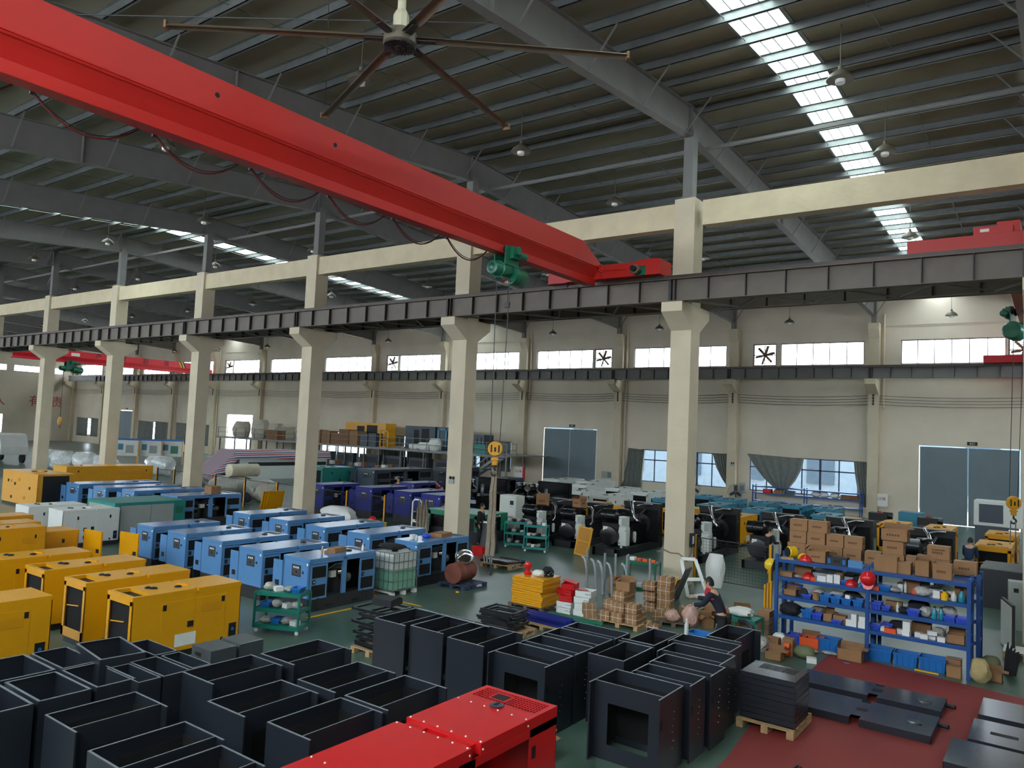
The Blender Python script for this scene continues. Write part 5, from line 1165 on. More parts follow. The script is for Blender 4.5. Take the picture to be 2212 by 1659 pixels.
cart('three tier green trolley full of parts beside the nearest yellow canopy', .96, .5, .80, loc=(-3.72, -11.2, 0), rz=.44)
load(-3.72, -11.2, (.152, .477, .802), 'green trolley by the yellow canopy', .85, .36, 3, .44)
cart('three tier green trolley behind the hanging sling, left of the pair', .75, .45, .92, 'teal_paint', loc=(-7.15, 1.75, 0), rz=.4)
cart('three tier green trolley behind the hanging sling, right of the pair', .8, .5, .92, 'teal_paint', loc=(-6.1, 1.55, 0), rz=.4)
load(-7.15, 1.75, (.152, .537, .922), 'left trolley behind the sling', .65, .34, 8, .4, ['bag', 'dark', 'bag', 'dark']); load(-6.1, 1.55, (.152, .537, .922), 'right trolley behind the sling', .7, .36, 9, .4, ['bag', 'white', 'bag', 'dark'])
cart('green work table with orange boxes left of the nearest full column', .9, .45, .76, 'green_motor', 2, False, (-.42, -1.5, 0), .12, 'work_table')
load(-.42, -1.5, (.052, .762), 'green table by the column', .8, .36, 5, .12, ['orange', 'white', 'orange', 'orange'])
cart('green table piled with parts behind the worker', .6, .55, .60, 'green_cart', 2, False, (3.78, -5.25, 0), 0, 'work_table')
sack((3.7, -5.2, .602), .5, .4, .18, 'heap of small parts and rags on the green table behind the worker', 'plastic_white', 44, name='parts_heap', cat='parts'); carton((3.5, -4.6, .35), .34, .04, .4, 'folded brown carton leaning behind the green table', rz=.3, printed=False)
bin_((2.95, -5.6, 0), .42, .34, .2, 'blue bin on the floor in front of the worker')
# leaning white frames at the column
o = MB()
for (p, q) in (((0, 0, 0), (-.28, .0, 1.0)), ((.5, 0, .12), (.1, 0, 1.02)), ((-.28, 0, 1.0), (.1, 0, 1.02)), ((0, 0, 0), (.5, 0, .12)), ((-.13, 0, .45), (.28, 0, .5))): o.bar(p, q, .09, 'plastic_white', .03, up=(0, 1, 0))
f_ = tag(o.build('steel_framework', loc=(1.0, -1.6, .02), rz=.2), 'white metal frame leaning against the nearest full column', 'frame'); f_.rotation_euler.x = -.35
for i, (x, mm) in enumerate(((.45, 'plastic_white'), (.56, 'yellow_paint'), (.66, 'yellow_paint'), (.78, 'skid_black'))):
    o = MB(); o.box(-.02, .02, -.25, .25, 0, .62 if i < 3 else .95, mm); p_ = tag(o.build('metal_strip', loc=(x+.15, -2.3, .02)), ['white', 'left yellow', 'right yellow', 'long black'][i]+' panel leaning by the base of the nearest full column', 'panel'); p_.rotation_euler = (0, .38, .1)
# red, white and yellow metal boxes
pallet((-1.22, -5.62, 0), 'dark wooden pallet under the yellow panels', 1.0, .96, .13, 'wood_dark')
YP = 'yellow panels stacked on a pallet'
for i in range(13):
    k_ = i*.05; o = MB(); o.box(-.44, .44, -.4, .4, 0, .046, 'yellow_paint')
    tag(o.build('yellow_sheet', loc=(-1.22+rnd.uniform(-.02, .02), -5.66+rnd.uniform(-.02, .02), .131+k_), rz=rnd.uniform(-.04, .04), bevel=.004), 'yellow metal panel of the pallet stack, '+['lowest', 'second', 'third', 'fourth', 'fifth', 'sixth', 'seventh', 'eighth', 'ninth', 'tenth', 'eleventh', 'twelfth', 'topmost'][i]+' from the floor', 'metal panel', YP)
zt = .131+13*.05
o = MB(); o.lathe([(.09, 0), (.1, .02), (.1, .05), (.05, .08), (.05, .12), (.09, .16), (.1, .22), (.08, .28), (.03, .3)], (0, 0, 0), 'helmet_red', 16)
tag(o.build('red_plastic_bottle', loc=(-1.45, -5.7, zt), smooth=True), 'red plastic bottle shape standing on the yellow stack', 'bottle')
sack((-1.12, -5.72, zt), .3, .24, .15, 'cream coloured helmet bag on the yellow stack', 'plastic_white', 51, name='welding_mask', cat='mask'); sack((-1.05, -5.4, zt), .3, .2, .2, 'black cloth on the yellow stack', 'dark_cloth', 52, name='cloth', cat='cloth'); helmet((-.92, -5.55, zt+.02), 'black shiny helmet on the yellow stack', 'black_gloss', .11)
def tray(loc, w, d, h, label, m, rz=0, group=None):
    o = MB(); t_ = .008
    o.box(-w/2, w/2, -d/2, -d/2+t_, 0, h, m).box(-w/2, w/2, d/2-t_, d/2, 0, h, m).box(-w/2, -w/2+t_, -d/2, d/2, 0, h, m).box(w/2-t_, w/2, -d/2, d/2, 0, h, m).box(-w/2, w/2, -d/2, d/2, 0, t_, m)
    for i in range(3): o.box(w*.15+i*.05, w*.15+i*.05+.02, -d/2-.002, -d/2, h*.5, h*.5+.02, 'black')
    return tag(o.build('metal_shell', loc=loc, rz=rz), label, 'metal box', group)
tray((-.42, -5.45, .001), .4, .42, .14, 'white metal box, bottom left under the red ones', 'canopy_white', 0, 'white metal boxes'); tray((-.42, -5.45, .145), .4, .42, .13, 'white metal box, second layer under the red ones', 'canopy_white', .05, 'white metal boxes')
tray((-.4, -5.45, .28), .34, .36, .14, 'red metal box, lowest of three', 'red_gloss', .1, 'red metal boxes'); tray((-.43, -5.45, .425), .44, .34, .13, 'red metal box, middle of three', 'red_gloss', -.1, 'red metal boxes'); tray((-.38, -5.45, .56), .34, .34, .14, 'red metal box, topmost of three with a crooked lid', 'red_gloss', .2, 'red metal boxes')
q_ = MB().box(-.17, .17, -.16, .16, 0, .01, 'red_gloss').build('metal_scrap', loc=(-.36, -5.45, .74), rz=.3); q_.rotation_euler.y = .2; tag(q_, 'red lid lying crooked on the topmost red box', 'lid')
for i, z in enumerate((.001, .15, .30, .45)): tray((.02+.03*(i % 2), -5.42, z), .4, .38, .145, 'white metal box of the right stack, '+['lowest', 'second', 'third', 'topmost'][i], 'canopy_white', .05*i, 'white metal boxes')
q_ = MB().prism([(-.18, -.15), (.18, -.05), (-.1, .16)], 0, .01, 'red_gloss', 'XY').build('metal_scrap', loc=(-.02, -5.45, .602)); tag(q_, 'triangular red scrap plate on the white boxes', 'plate')
# blue and green rails
pallet((.05, -6.95, 0), 'low wooden pallet under the blue and green rails', 1.0, .7, .1)
for i in range(16):
    g_ = i >= 9; o = MB(); L_ = .62 if not g_ else .7
    o.box(-L_, L_, -.025, .025, 0, .05, 'blue_dark_paint' if not g_ else 'green_motor')
    j = i if not g_ else i-9
    x, y = (.0, -7.15+j*.05) if not g_ else (.38, -6.72+j*.06)
    tag(o.build('metal_rail', loc=(x+rnd.uniform(-.1, .1), y, .102+.052*((j*2) % 3 if not g_ else (j % 2))), rz=-.06+(j % 3)*.03), ('dark blue' if not g_ else 'green')+' metal rail on the low pallet, %s from the near side' % ['first', 'second', 'third', 'fourth', 'fifth', 'sixth', 'seventh', 'eighth', 'ninth'][j], 'metal rail', 'dark blue and green rails on a pallet')
# black frames
def frame_stack(cx, cy, n, w, d, label, z0=.12, dz=.055, jit=.06, seed=2):
    R_ = random.Random(seed); ordn = ['lowest', 'second', 'third', 'fourth', 'fifth', 'sixth', 'seventh', 'eighth', 'ninth', 'tenth']
    for i in range(n):
        o = MB(); e = .045
        o.box(-w/2, w/2, -d/2, -d/2+e, 0, .035, 'enclosure_grey').box(-w/2, w/2, d/2-e, d/2, 0, .035, 'enclosure_grey').box(-w/2, -w/2+e, -d/2, d/2, 0, .035, 'enclosure_grey').box(w/2-e, w/2, -d/2, d/2, 0, .035, 'enclosure_grey')
        o.box(-w/2, w/2, -d/2, -d/2+.006, -.012, .035, 'skid_black')
        tag(o.build('steel_framework', loc=(cx+R_.uniform(-jit, jit), cy+R_.uniform(-jit, jit), z0+i*dz), rz=R_.uniform(-.12, .12)), 'black open frame, %s of the %s' % (ordn[i], label), 'frame', label)
pallet((-.35, -8.05, 0), 'wooden pallet under the pile of black frames near the blue rails', 1.0, .9, .12)
frame_stack(-.4, -8.1, 8, .82, .62, 'pile of black frames near the blue rails', .135, .05, .05, 4)
pallet((-1.2, -10.75, 0), 'wooden pallet under the fanned black frames left of the tall trio', .9, .9, .12)
frame_stack(-1.2, -10.7, 9, .85, .8, 'fanned stack of black frames left of the tall trio', .135, .082, .13, 9)
o = MB(); o.prism([(-.2, 0), (.2, 0), (.2, .1), (.1, .15), (-.2, .12)], -.22, .22, 'skid_black'); tag(o.build('foam_block', loc=(-1.35, -10.6, .135+9*.082-.03), rz=.2), 'dark grey wedge shaped block on top of the fanned frames', 'block')
# ---------------------------------------------------------------- liquid tank, drum, small items around
t = thing('liquid_tank', 'caged white plastic tank half full of green liquid on a pallet', 'tank', (-4.56, -6.92, 0), 0)
t.location = (-4.78, -6.95, 0)
MB().box(-.40, .40, -.42, .42, .13, .62, 'liquid_green').build('liquid_part', t, bevel=.03); MB().box(-.40, .40, -.42, .42, .621, 1.04, 'tank_white').build('upper_part', t, bevel=.03)
MB().lathe([(.08, 0), (.08, .05)], (0, 0, 1.04), 'black', 16).build('screw_lid', t)
o = MB()
for s_ in (-1, 1):
    for i in range(6):
        y = -.42+i*.168; o.tube([(s_*.42, y, .1), (s_*.42, y, 1.06)], .009, 'galvanised', 6); x = -.41+i*.164; o.tube([(x, s_*.44, .1), (x, s_*.44, 1.06)], .009, 'galvanised', 6)
    for z in (.14, .36, .6, .84, 1.06): o.tube([(s_*.42, -.44, z), (s_*.42, .44, z)], .009, 'galvanised', 6); o.tube([(-.42, s_*.44, z), (.42, s_*.44, z)], .009, 'galvanised', 6)
o.build('cage', t)
o = MB()
for y in (-.4, 0, .4): o.box(-.42, .42, y-.05, y+.05, .06, .1, 'plastic_white').box(-.42, -.3, y-.05, y+.05, 0, .06, 'plastic_white').box(.3, .42, y-.05, y+.05, 0, .06, 'plastic_white')
o.build('tank_pallet', t)
sack((-4.85, -7.0, 1.095), .8, .6, .13, 'heap of black straps and cloth on the caged tank', 'dark_cloth', 61, name='strap_heap', cat='straps')
t = pallet((-4.0, -5.08, 0), 'dark blue plastic pallet under the rusty drum', .9, 1.0, .12, 'pallet_blue')
t = thing('steel_drum', 'rusty brown steel drum lying on the dark blue pallet', 'drum', (-4.05, -5.12, .40), .15)
o = MB(); o.lathe([(.26, -.42), (.27, -.41), (.265, -.38), (.265, -.15), (.275, -.14), (.265, -.12), (.265, .12), (.275, .14), (.265, .15), (.265, .38), (.27, .41), (.26, .42)], (0, 0, 0), 'rust', 32, 'Y'); o.build('barrel', t, smooth=True)
o = MB(); o.box(-.2, -.1, -.3, .3, -.275, -.22, 'skid_black').box(.1, .2, -.3, .3, -.275, -.22, 'skid_black'); o.build('cradle', t)
o = MB(); o.lathe([(.17, 0), (.2, .05), (.24, .12), (.26, .13), (.25, .1), (.19, .04), (.16, .02)], (0, 0, 0), 'chrome', 28)
b_ = tag(o.build('metal_bowl', loc=(-4.05, -4.98, .70), smooth=True), 'shiny round steel bowl tilted on top of the rusty drum', 'bowl'); b_.rotation_euler = (.55, .35, 0)
tag(MB().lathe([(.045, 0), (.045, .03)], (0, 0, 0), 'helmet_yellow', 12).build('yellow_disc', loc=(-3.62, -5.75, 0)), 'small yellow cap on the floor beside the blue pallet', 'cap')
o = MB(); o.box(-.2, .2, -.16, .16, 0, .3, 'red_gloss').box(-.22, .22, -.18, .18, .28, .31, 'red_gloss'); tag(o.build('red_bin', loc=(-6.85, -.75, .0), rz=.1), 'dark red plastic box at the foot of the black funnel', 'bin')
o = MB(); o.lathe([(.36, 0), (.34, .2), (.22, .95), (.22, 1.02)], (0, 0, 0), 'skid_black', 24); fo = tag(o.build('black_funnel', loc=(-7.05, .0, 0), smooth=True), 'tall black conical drum with a white rim beside the second front column', 'drum')
MB().lathe([(.23, 1.02), (.23, 1.05), (.2, 1.05)], (0, 0, 0), 'plastic_white', 24).build('rim', fo)
pallet((-5.1, -1.8, 0), 'wooden pallet with shiny black shafts under the sling', 1.1, .9, .12, rz=.1)
for i in range(9):
    o = MB(); o.lathe([(.03, -.42), (.045, -.4), (.045, -.2), (.03, -.18), (.03, .3), (.05, .32), (.05, .42)], (0, 0, 0), 'black_gloss', 10, 'Y')
    tag(o.build('steel_shaft', loc=(-5.52+i*.105, -1.8, .17), rz=-.35, smooth=True), 'shiny black shaft on the pallet under the sling, %s from the left' % ['first', 'second', 'third', 'fourth', 'fifth', 'sixth', 'seventh', 'eighth', 'ninth'][i], 'shaft', 'shiny black shafts on a pallet')
# things on the blue sets
for (x, y, z, k_, s_) in [(-4.95, -9.2, 1.181, 'b', 'small amber bottle with a red base on the nearest blue generator set'), (-4.7, -8.15, 1.181, 'b', 'small red and white bottle at the far end of the nearest blue generator set')]: bottle((x, y, z), s_, 'wood' if 'amber' in s_ else 'plastic_white', .18, .03, 'plastic_white')
carton((-5.0, -8.75, 1.181), .3, .5, .05, 'flat torn brown carton on the nearest blue generator set, lower', rz=.3, printed=False); carton((-5.0, -8.7, 1.232), .24, .4, .05, 'flat brown carton with red tape on the nearest blue generator set, upper', rz=.1, printed=False)
carton((-5.15, -4.75, 1.181), .38, .6, .11, 'flat brown carton on the blue generator set beside the column', rz=.2, printed=False); sack((-5.2, -5.3, 1.181), .26, .24, .13, 'blue and white rag beside the flat carton near the column', 'bin_royal', 71, name='rag', cat='rag')
tag(MB().lathe([(.07, 0), (.07, .05), (.09, .06), (.09, .12)], (0, 0, 0), 'plastic_white', 14).build('white_cup', loc=(-5.3, -5.75, 1.181)), 'white jar on the blue generator set beside the column', 'jar'); bottle((-5.05, -5.85, 1.181), 'clear water bottle on the blue generator set beside the column', 'tank_white', .17, .03)
bottle((4.07, -9.0, 1.008), 'clear plastic water bottle standing on the dark enclosures', 'tank_white', .26, .035, 'plastic_white')
carton((3.55, -12.6, 0), .34, .3, .24, 'brown carton on the floor between the red canopy and the enclosures', op=True)
tag(MB().box(-.12, .12, -.07, .07, 0, .004, 'plastic_white').build('paper_sheet', loc=(4.72, -10.45, .19+.8), rz=.2), 'white paper inside the third enclosure of the right file', 'paper') if False else None
for i in range(7):
    pass
o = MB()
for i in range(9): o.bar((i*.05, 0, 0), (i*.05-.02, .35, .1), .02, 'skid_black')
tag(o.build('brush_strip', loc=(6.3, -11.3, .1), rz=-.5), 'row of black rods at the bottom edge on the red floor', 'rods')
mat('bulk', (190, 182, 164), .8, var=.12, scale=3)
mat('tarp_white', (196, 196, 200), .5, var=.05)
mat('paper_roll', (204, 196, 170), .35, var=.1)
mat('film_white', (210, 214, 212), .2, var=.15, scale=6, bump=.7, bscale=5)
# ---------------------------------------------------------------- open engine sets
mat('cab_white', (206, 210, 200), .4, var=.03)
def engine_set(kind='A'):
    t = thing('engine_set', '', 'engine')
    o = MB(); o.box(-.5, -.38, -1.9, 1.9, 0, .3, 'skid_black').box(.38, .5, -1.9, 1.9, 0, .3, 'skid_black').box(-.5, .5, -1.9, -1.75, 0, .3, 'skid_black').box(-.5, .5, 1.75, 1.9, 0, .3, 'skid_black').box(-.38, .38, -1.7, -.9, .26, .3, 'skid_black')
    o.box(-.5, .5, -.1, .05, .2, .3, 'skid_black'); o.build('skid', t, bevel=.01)
    o = MB(); o.lathe([(.2, -.45), (.36, -.42), (.38, -.3), (.38, .25), (.33, .4)], (-.05, -1.15, .72), 'engine_black', 24, 'Y'); o.box(-.38, .3, -1.45, -.85, .98, 1.2, 'engine_black'); o.build('alternator', t, smooth=True)
    b = MB(); b.box(-.12, .14, -1.452, -1.45, 1.0, 1.16, 'black').box(-.26, -.08, -1.585, -1.575, .78, 1.08, 'plastic_white').build('warning_sticker', t)
    o = MB(); o.box(-.26, .26, -.75, .95, .35, 1.05, 'engine_black').box(-.2, .2, -.65, .85, 1.05, 1.22, 'engine_black').box(-.34, -.26, -.5, .7, .6, .95, 'engine_black')
    for i in range(5): o.lathe([(.07, 0), (.07, .1), (.05, .13)], (0, -.5+i*.28, 1.22), 'engine_black', 10)
    o.lathe([(.2, 0), (.2, .06)], (0, .97, .7), 'grey_plate', 20, 'Y'); o.build('engine_block', t, smooth=True)
    o = MB(); o.lathe([(.05, .0), (.07, .1), (.07, .38), (.05, .42)], (.3, -.15, .38), 'plastic_white', 12); o.build('oil_filter', t, smooth=True)
    o = MB(); o.lathe([(.1, -.36), (.24, -.33), (.25, -.1), (.25, .28), (.16, .34), (.12, .36)], (-.28, -.95, 1.45), 'engine_black', 24, 'X'); o.lathe([(.255, -.12), (.26, -.1), (.255, -.08)], (-.28, -.95, 1.45), 'black', 24, 'X'); o.build('air_cleaner', t, smooth=True)
    o = MB(); o.lathe([(.09, 0), (.09, .1), (.24, .13), (.25, .17), (.22, .2), (.05, .22)], (.1, -.75, 1.52), 'engine_black', 24); o.build('intake_hood', t, smooth=True)
    o = MB(); o.tube([(-.05, .4, 1.92), (0, .1, 1.92), (.1, -.02, 1.8), (.26, -.15, 1.35), (.34, -.12, 1.25), (.36, .1, 1.2), (.3, .3, 1.15)] if kind == 'A' else [(-.1, .3, 1.7), (.1, .1, 1.75), (.3, .0, 1.62), (.3, -.02, 1.05), (.26, -.1, .95), (.05, -.2, .95)], .062, 'chrome', 12); o.build('exhaust_pipe', t, smooth=True)
    o = MB(); w = .76 if kind == 'A' else .55
    o.box(-w, w, 1.0, 1.28, .3, 1.72, 'engine_black').box(-w-.02, w+.02, .98, 1.3, 1.72, 1.88, 'engine_black').box(-w+.06, w-.06, .99, 1.0, .4, 1.62, 'foam_black')
    o.lathe([(.42, 0), (.42, -.05), (.4, -.05)], (0, .99, 1.0), 'skid_black', 28, 'Y')
    for i in range(5): o.box(w, w+.012, 1.03, 1.07, .5+i*.28, .55+i*.28, 'chrome')
    o.build('radiator', t, bevel=.008)
    o = MB(); o.tube([(.2, .95, 1.5), (.25, .75, 1.62), (.15, .5, 1.4)], .05, 'engine_black', 10); o.tube([(.05, .5, 1.78), (.3, .6, 1.86), (.5, .9, 1.84)], .03, 'chrome', 10); o.build('hose', t, smooth=True)
    c = MB(); c.box(.28, .60, -1.42, -1.12, .38, 1.08, 'cab_white').box(.28, .58, -1.42, -1.14, 1.09, 1.5, 'cab_white').box(.34, .44, -1.38, -1.28, .2, .38, 'cab_white')
    cb = c.build('control_cabinet', t, bevel=.01)
    d = MB(); d.box(.40, .57, -1.425, -1.42, 1.14, 1.46, 'panel_grey').box(.31, .34, -1.435, -1.42, 1.12, 1.16, 'black').box(.31, .34, -1.435, -1.42, 1.4, 1.44, 'black').box(.56, .58, -1.435, -1.42, .95, .99, 'black').box(.31, .34, -1.435, -1.42, .45, .49, 'black'); d.build('cabinet_latch', cb)
    return t
ea = engine_set('A'); eb = engine_set('B')
GE2 = 'open black engine sets on skids behind the columns'
def pe(p, x, y, label, sc=1.0, first=False, rz=0):
    r = p if first else dup(p); r.location = (x, y, 0); r.scale = (sc, sc, sc*.94 if p == ea else sc*.86); r['label'] = label; r['group'] = GE2; r.rotation_euler.z = rz; return r
pe(ea, -3.95, 4.55, 'open black engine set with white cabinet, left of the nearest full column', .98, True)
pe(ea, -1.35, 5.75, 'open black engine set with white cabinet and steel pipe, right of the nearest full column', .98)
pe(ea, .85, 6.2, 'open black engine set behind the left end of the carton piles', .95)
pe(ea, 3.15, 6.2, 'open black engine set behind the middle of the carton piles', .98); pe(ea, 5.65, 5.9, 'open black engine set behind the right end of the carton piles', .95)
pe(eb, -7.55, 4.6, 'small open black engine with an upright steel pipe and a tilted carton on top', .95, True); pe(eb, -6.0, 4.9, 'small open black engine with an upright steel pipe, right of a similar one', .92)
carton((-7.5, 4.0, 1.42), .5, .4, .38, 'large brown carton tilted on the left small engine', rz=.5, tilt=.25); carton((-6.0, 4.3, 1.42), .42, .34, .32, 'open brown carton on the right small engine', rz=-.2, op=True)
# large twin filter engines
def big_engine(x, y, label, first=None):
    if first: r = dup(first, (x, y, 0), 0, label); return r
    t = thing('engine_set', label, 'engine', (x, y, 0), group='big black engines with twin round filters')
    MB().box(-.75, .75, -2.2, 1.9, 0, .35, 'skid_black').build('skid', t, bevel=.01)
    MB().box(-.5, 1.0, -1.3, -1.2, 1.0, 1.15, 'cab_white').build('white_rail', t)
    o = MB(); o.box(-.45, .45, -1.1, 1.0, .35, 1.25, 'engine_black').lathe([(.3, -.5), (.5, -.45), (.5, .3), (.3, .4)], (0, -1.6, .9), 'engine_black', 24, 'Y'); o.build('engine_block', t, smooth=True)
    for sx in (-.35, .3):
        o = MB(); o.lathe([(.15, 0), (.34, .12), (.38, .32), (.3, .5), (.14, .6), (.14, .7), (.24, .74), (.22, .84), (.1, .88)], (sx, -.8, 1.15), 'black_gloss', 24); o.build('air_filter', t, smooth=True)
    for i in range(5): MB().lathe([(.06, 0), (.06, .05)], (-.3+i*.16, -1.12, 1.05), 'chrome', 10, 'Y').build('port', t) if i % 2 == 0 else None
    MB().box(-.85, .85, 1.2, 1.5, .35, 2.0, 'black_gloss').build('radiator', t, bevel=.03)
    o = MB(); o.lathe([(.08, 0), (.08, .5), (.05, .55)], (.62, -.3, 1.25), 'grey_plate', 12); o.build('filter_can', t, smooth=True)
    return t
L1 = big_engine(-12.6, 6.1, 'big black engine with twin round filters, left of the sling'); big_engine(-9.6, 6.75, 'big black engine with twin round filters, right of the sling behind the white cabinet', L1)
o = thing('control_cabinet', 'tall white control cabinet with a small screen behind the hanging sling', 'cabinet', (-9.15, 4.2, 0), .0)
MB().box(-.42, .42, -.3, .3, .3, 1.62, 'cab_white').box(-.3, -.2, -.25, .25, 0, .3, 'cab_white').box(.2, .3, -.25, .25, 0, .3, 'cab_white').build('housing', o, bevel=.012)
MB().box(-.02, .4, -.312, -.3, .34, 1.58, 'cab_white').build('cabinet_door', o, bevel=.004); MB().box(.12, .3, -.318, -.312, 1.25, 1.42, 'black').build('screen', o)
c = MB()
for i in range(4): c.lathe([(.012, 0), (.012, .008)], (.12+i*.055, -.32, 1.16), 'black', 8, 'Y')
c.box(.1, .28, -.316, -.312, .5, .78, 'panel_grey'); c.build('button', o)
# green generator base behind the column
t = thing('generator_set', 'green open generator housing behind the second front column and the man', 'generator', (-9.4, 2.0, 0))
MB().box(-1.8, 1.0, -.8, .9, 0, .4, 'skid_black').build('base_frame', t)
o = MB(); o.box(-1.8, 1.0, -.8, .9, 1.0, 1.06, 'green_genset').box(-1.8, -1.5, -.8, -.76, .4, 1.0, 'green_genset').box(-.5, -.1, -.8, -.76, .4, 1.0, 'green_genset').box(.7, 1.0, -.8, -.76, .4, 1.0, 'green_genset').box(-1.8, 1.0, -.8, -.76, .88, 1.0, 'green_genset').box(.96, 1.0, -.8, -.4, .4, 1.0, 'green_genset').box(.96, 1.0, .5, .9, .4, 1.0, 'green_genset').box(-1.7, .9, -.7, .8, .4, .9, 'engine_black').build('body', t)
# yellow canopies and dark blue engines far right
GF = 'yellow canopies at the back right'
for s_, a, b_, c, d, hh in [('immediately right of the nearest full column', -2.15, -1.25, 8.7, 11.0, 1.2), ('second from the column, behind the carton piles', -.6, .35, 10.3, 12.4, 1.15), ('behind the middle engine radiator', 1.2, 2.2, 11.9, 14.1, 1.2), ('behind the three high carton pile', 3.1, 4.1, 12.3, 14.4, 1.2),
                            ('tall one left of the man in dark blue', 5.1, 6.0, 9.6, 11.6, 1.45), ('far right rear, by the white cabinet', 6.8, 7.8, 12.3, 14.4, 1.2), ('far right front, with open doors', 6.85, 7.85, 7.6, 9.7, 1.25), ('left of the column, behind the small engines', -8.6, -7.7, 7.9, 10.1, 1.15), ('left of the column, middle', -6.9, -5.9, 8.2, 10.9, 1.15), ('touching the left side of the nearest full column', -4.9, -3.8, 9.3, 11.6, 1.2)]:
    put(yc, a, b_, c, d, 'yellow canopy, '+s_, .86, 2.08, hh=hh, group=GF)
for i, (x, y) in enumerate([(-.3, 19.7), (2.2, 18.4), (4.3, 18.1)]):
    t = thing('engine_block', 'small dark blue engine by the far wall, '+['under the window', 'before the framed notice', 'in front of the large door'][i], 'engine', (x, y, 0), group='small dark blue engines by the far wall')
    MB().box(-.5, .5, -.5, .5, 0, .8, 'grey_blue_paint').build('stand', t); o = MB(); o.box(-.5, .3, -.35, .35, .8, 1.15, 'engine_black').lathe([(.16, -.2), (.16, .2)], (.3, -.1, 1.05), 'engine_black', 14, 'X').lathe([(.08, 0), (.08, .06)], (-.1, 0, 1.15), 'helmet_red', 10); o.build('engine', t, smooth=True)
tag(MB().box(-.55, .55, -.5, .5, 0, 1.0, 'tealblue_paint').build('teal_box', loc=(2.9, 22.5, 0), bevel=.01), 'teal box standing before the large door', 'box')
t = thing('white_cabinet', 'tall white cabinet with a dark window at the right, before the large door', 'cabinet', (6.6, 18.9, 0))
MB().box(-.6, .6, -.6, .6, 0, 1.0, 'grey_blue_paint').build('base', t); MB().box(-.65, 1.6, -.6, .6, 1.0, 2.1, 'canopy_white').build('housing', t, bevel=.02); MB().box(-.45, .45, -.62, -.6, 1.15, 1.95, 'grey_blue_paint').build('window', t)
# ---------------------------------------------------------------- wire fence with yellow posts
xs_ = [-31.0, -29.3, -27.5, -25.5, -23.0, -20.5, -18.0, -15.7, -13.4, -11.1]; FX = [(a, 1.15) for a in xs_]
def post(x, y, label, h=1.38):
    o = MB(); o.box(-.035, .035, -.035, .035, 0, h, 'yellow_paint').box(.035, .06, -.035, .035, 0, h, 'skid_black'); return tag(o.build('fence_post', loc=(x, y, 0)), label, 'post', 'yellow fence posts')
ordn = ['first', 'second', 'third', 'fourth', 'fifth', 'sixth', 'seventh', 'eighth', 'ninth', 'tenth']
for i, (x, y) in enumerate(FX): post(x, y, 'yellow fence post of the long left fence, %s from the far end' % ordn[i])
post(.18, .85, 'yellow fence post directly right of the nearest full column'); post(2.5, .6, 'yellow fence post at the left end of the blue rack')
def fpanel(p, q, label, z0=.12, z1=1.3):
    o = MB(); p, q = Vector(p), Vector(q); L = (q-p).length; n = int(L/.09); o.bar((p.x, p.y, z1), (q.x, q.y, z1), .025, 'skid_black'); o.bar((p.x, p.y, z0), (q.x, q.y, z0), .02, 'skid_black')
    for i in range(n+1):
        a = p.lerp(q, i/n); o.bar((a.x, a.y, z0), (a.x, a.y, z1), .005, 'skid_black')
    for j in range(13):
        z = z0+(z1-z0)*j/13; o.bar((p.x, p.y, z), (q.x, q.y, z), .005, 'skid_black')
    return tag(o.build('wire_fence'), label, 'wire fence', 'black wire fence panels')
for i in range(len(FX)-1): fpanel((FX[i][0]+.07, FX[i][1]), (FX[i+1][0]-.05, FX[i+1][1]), 'black wire mesh panel of the long left fence, %s from the far end' % ordn[i])
fpanel((.25, .85), (2.45, .6), 'black wire mesh panel between the nearest column and the blue rack')
sack((1.0, .35, 0), .55, .3, .95, 'tall white wrapped bundle behind the fence by the nearest column', 'plastic_white', 81, name='wrapped_bundle', sq=.22, cat='bundle')
o = MB()
for s_, (a, b_) in enumerate(((3.75, -4.95), (3.95, -4.95))): pass
for z in (0, .1, .2, .3, .4, .5):
    o.bar((3.75, -4.75, z), (4.1, -4.75, z), .008, 'galvanised'); o.bar((3.75, -3.9, z), (4.1, -3.9, z), .008, 'galvanised'); o.bar((3.75, -4.75, z), (3.75, -3.9, z), .008, 'galvanised'); o.bar((4.1, -4.75, z), (4.1, -3.9, z), .008, 'galvanised')
for i in range(10): o.bar((3.75, -4.75+i*.094, 0), (3.75, -4.75+i*.094, .5), .006, 'galvanised'); o.bar((4.1, -4.75+i*.094, 0), (4.1, -4.75+i*.094, .5), .006, 'galvanised')
tag(o.build('wire_basket'), 'low galvanised wire basket left of the blue rack', 'basket'); carton((3.93, -4.3, 0), .26, .4, .62, 'tall brown carton standing in the wire basket', printed=False)
o = MB()
for i in range(3): o.box(i*.07, i*.07+.04, -.04, .04, 0, .85+.05*i, 'yellow_paint')
tag(o.build('yellow_bar', loc=(3.35, -2.6, 0)), 'upright yellow bars behind the green table', 'bar')
o = MB(); o.tube([(4.32, -6.35, 0), (4.34, -6.35, .5), (4.28, -6.3, .68), (4.12, -6.2, .74), (3.95, -6.05, .7)], .045, 'skid_black', 10); tag(o.build('exhaust_elbow', smooth=True), 'black curved pipe rising behind the dark enclosures', 'pipe')
# yellow louvred panel leaning
o = MB(); o.box(-.26, .26, -.04, .04, 0, 1.0, 'yellow_paint')
for k in (0, 1):
    for i in range(11): o.box(-.22, .22, -.043, -.04, .06+k*.47+i*.04, .075+k*.47+i*.04, 'print_brown')
p_ = tag(o.build('louvred_sheet', loc=(-4.5, 2.0, .01), rz=.15), 'yellow louvred panel standing tilted before the black engines', 'panel'); p_.rotation_euler.y = .13; p_.rotation_euler.x = -.1
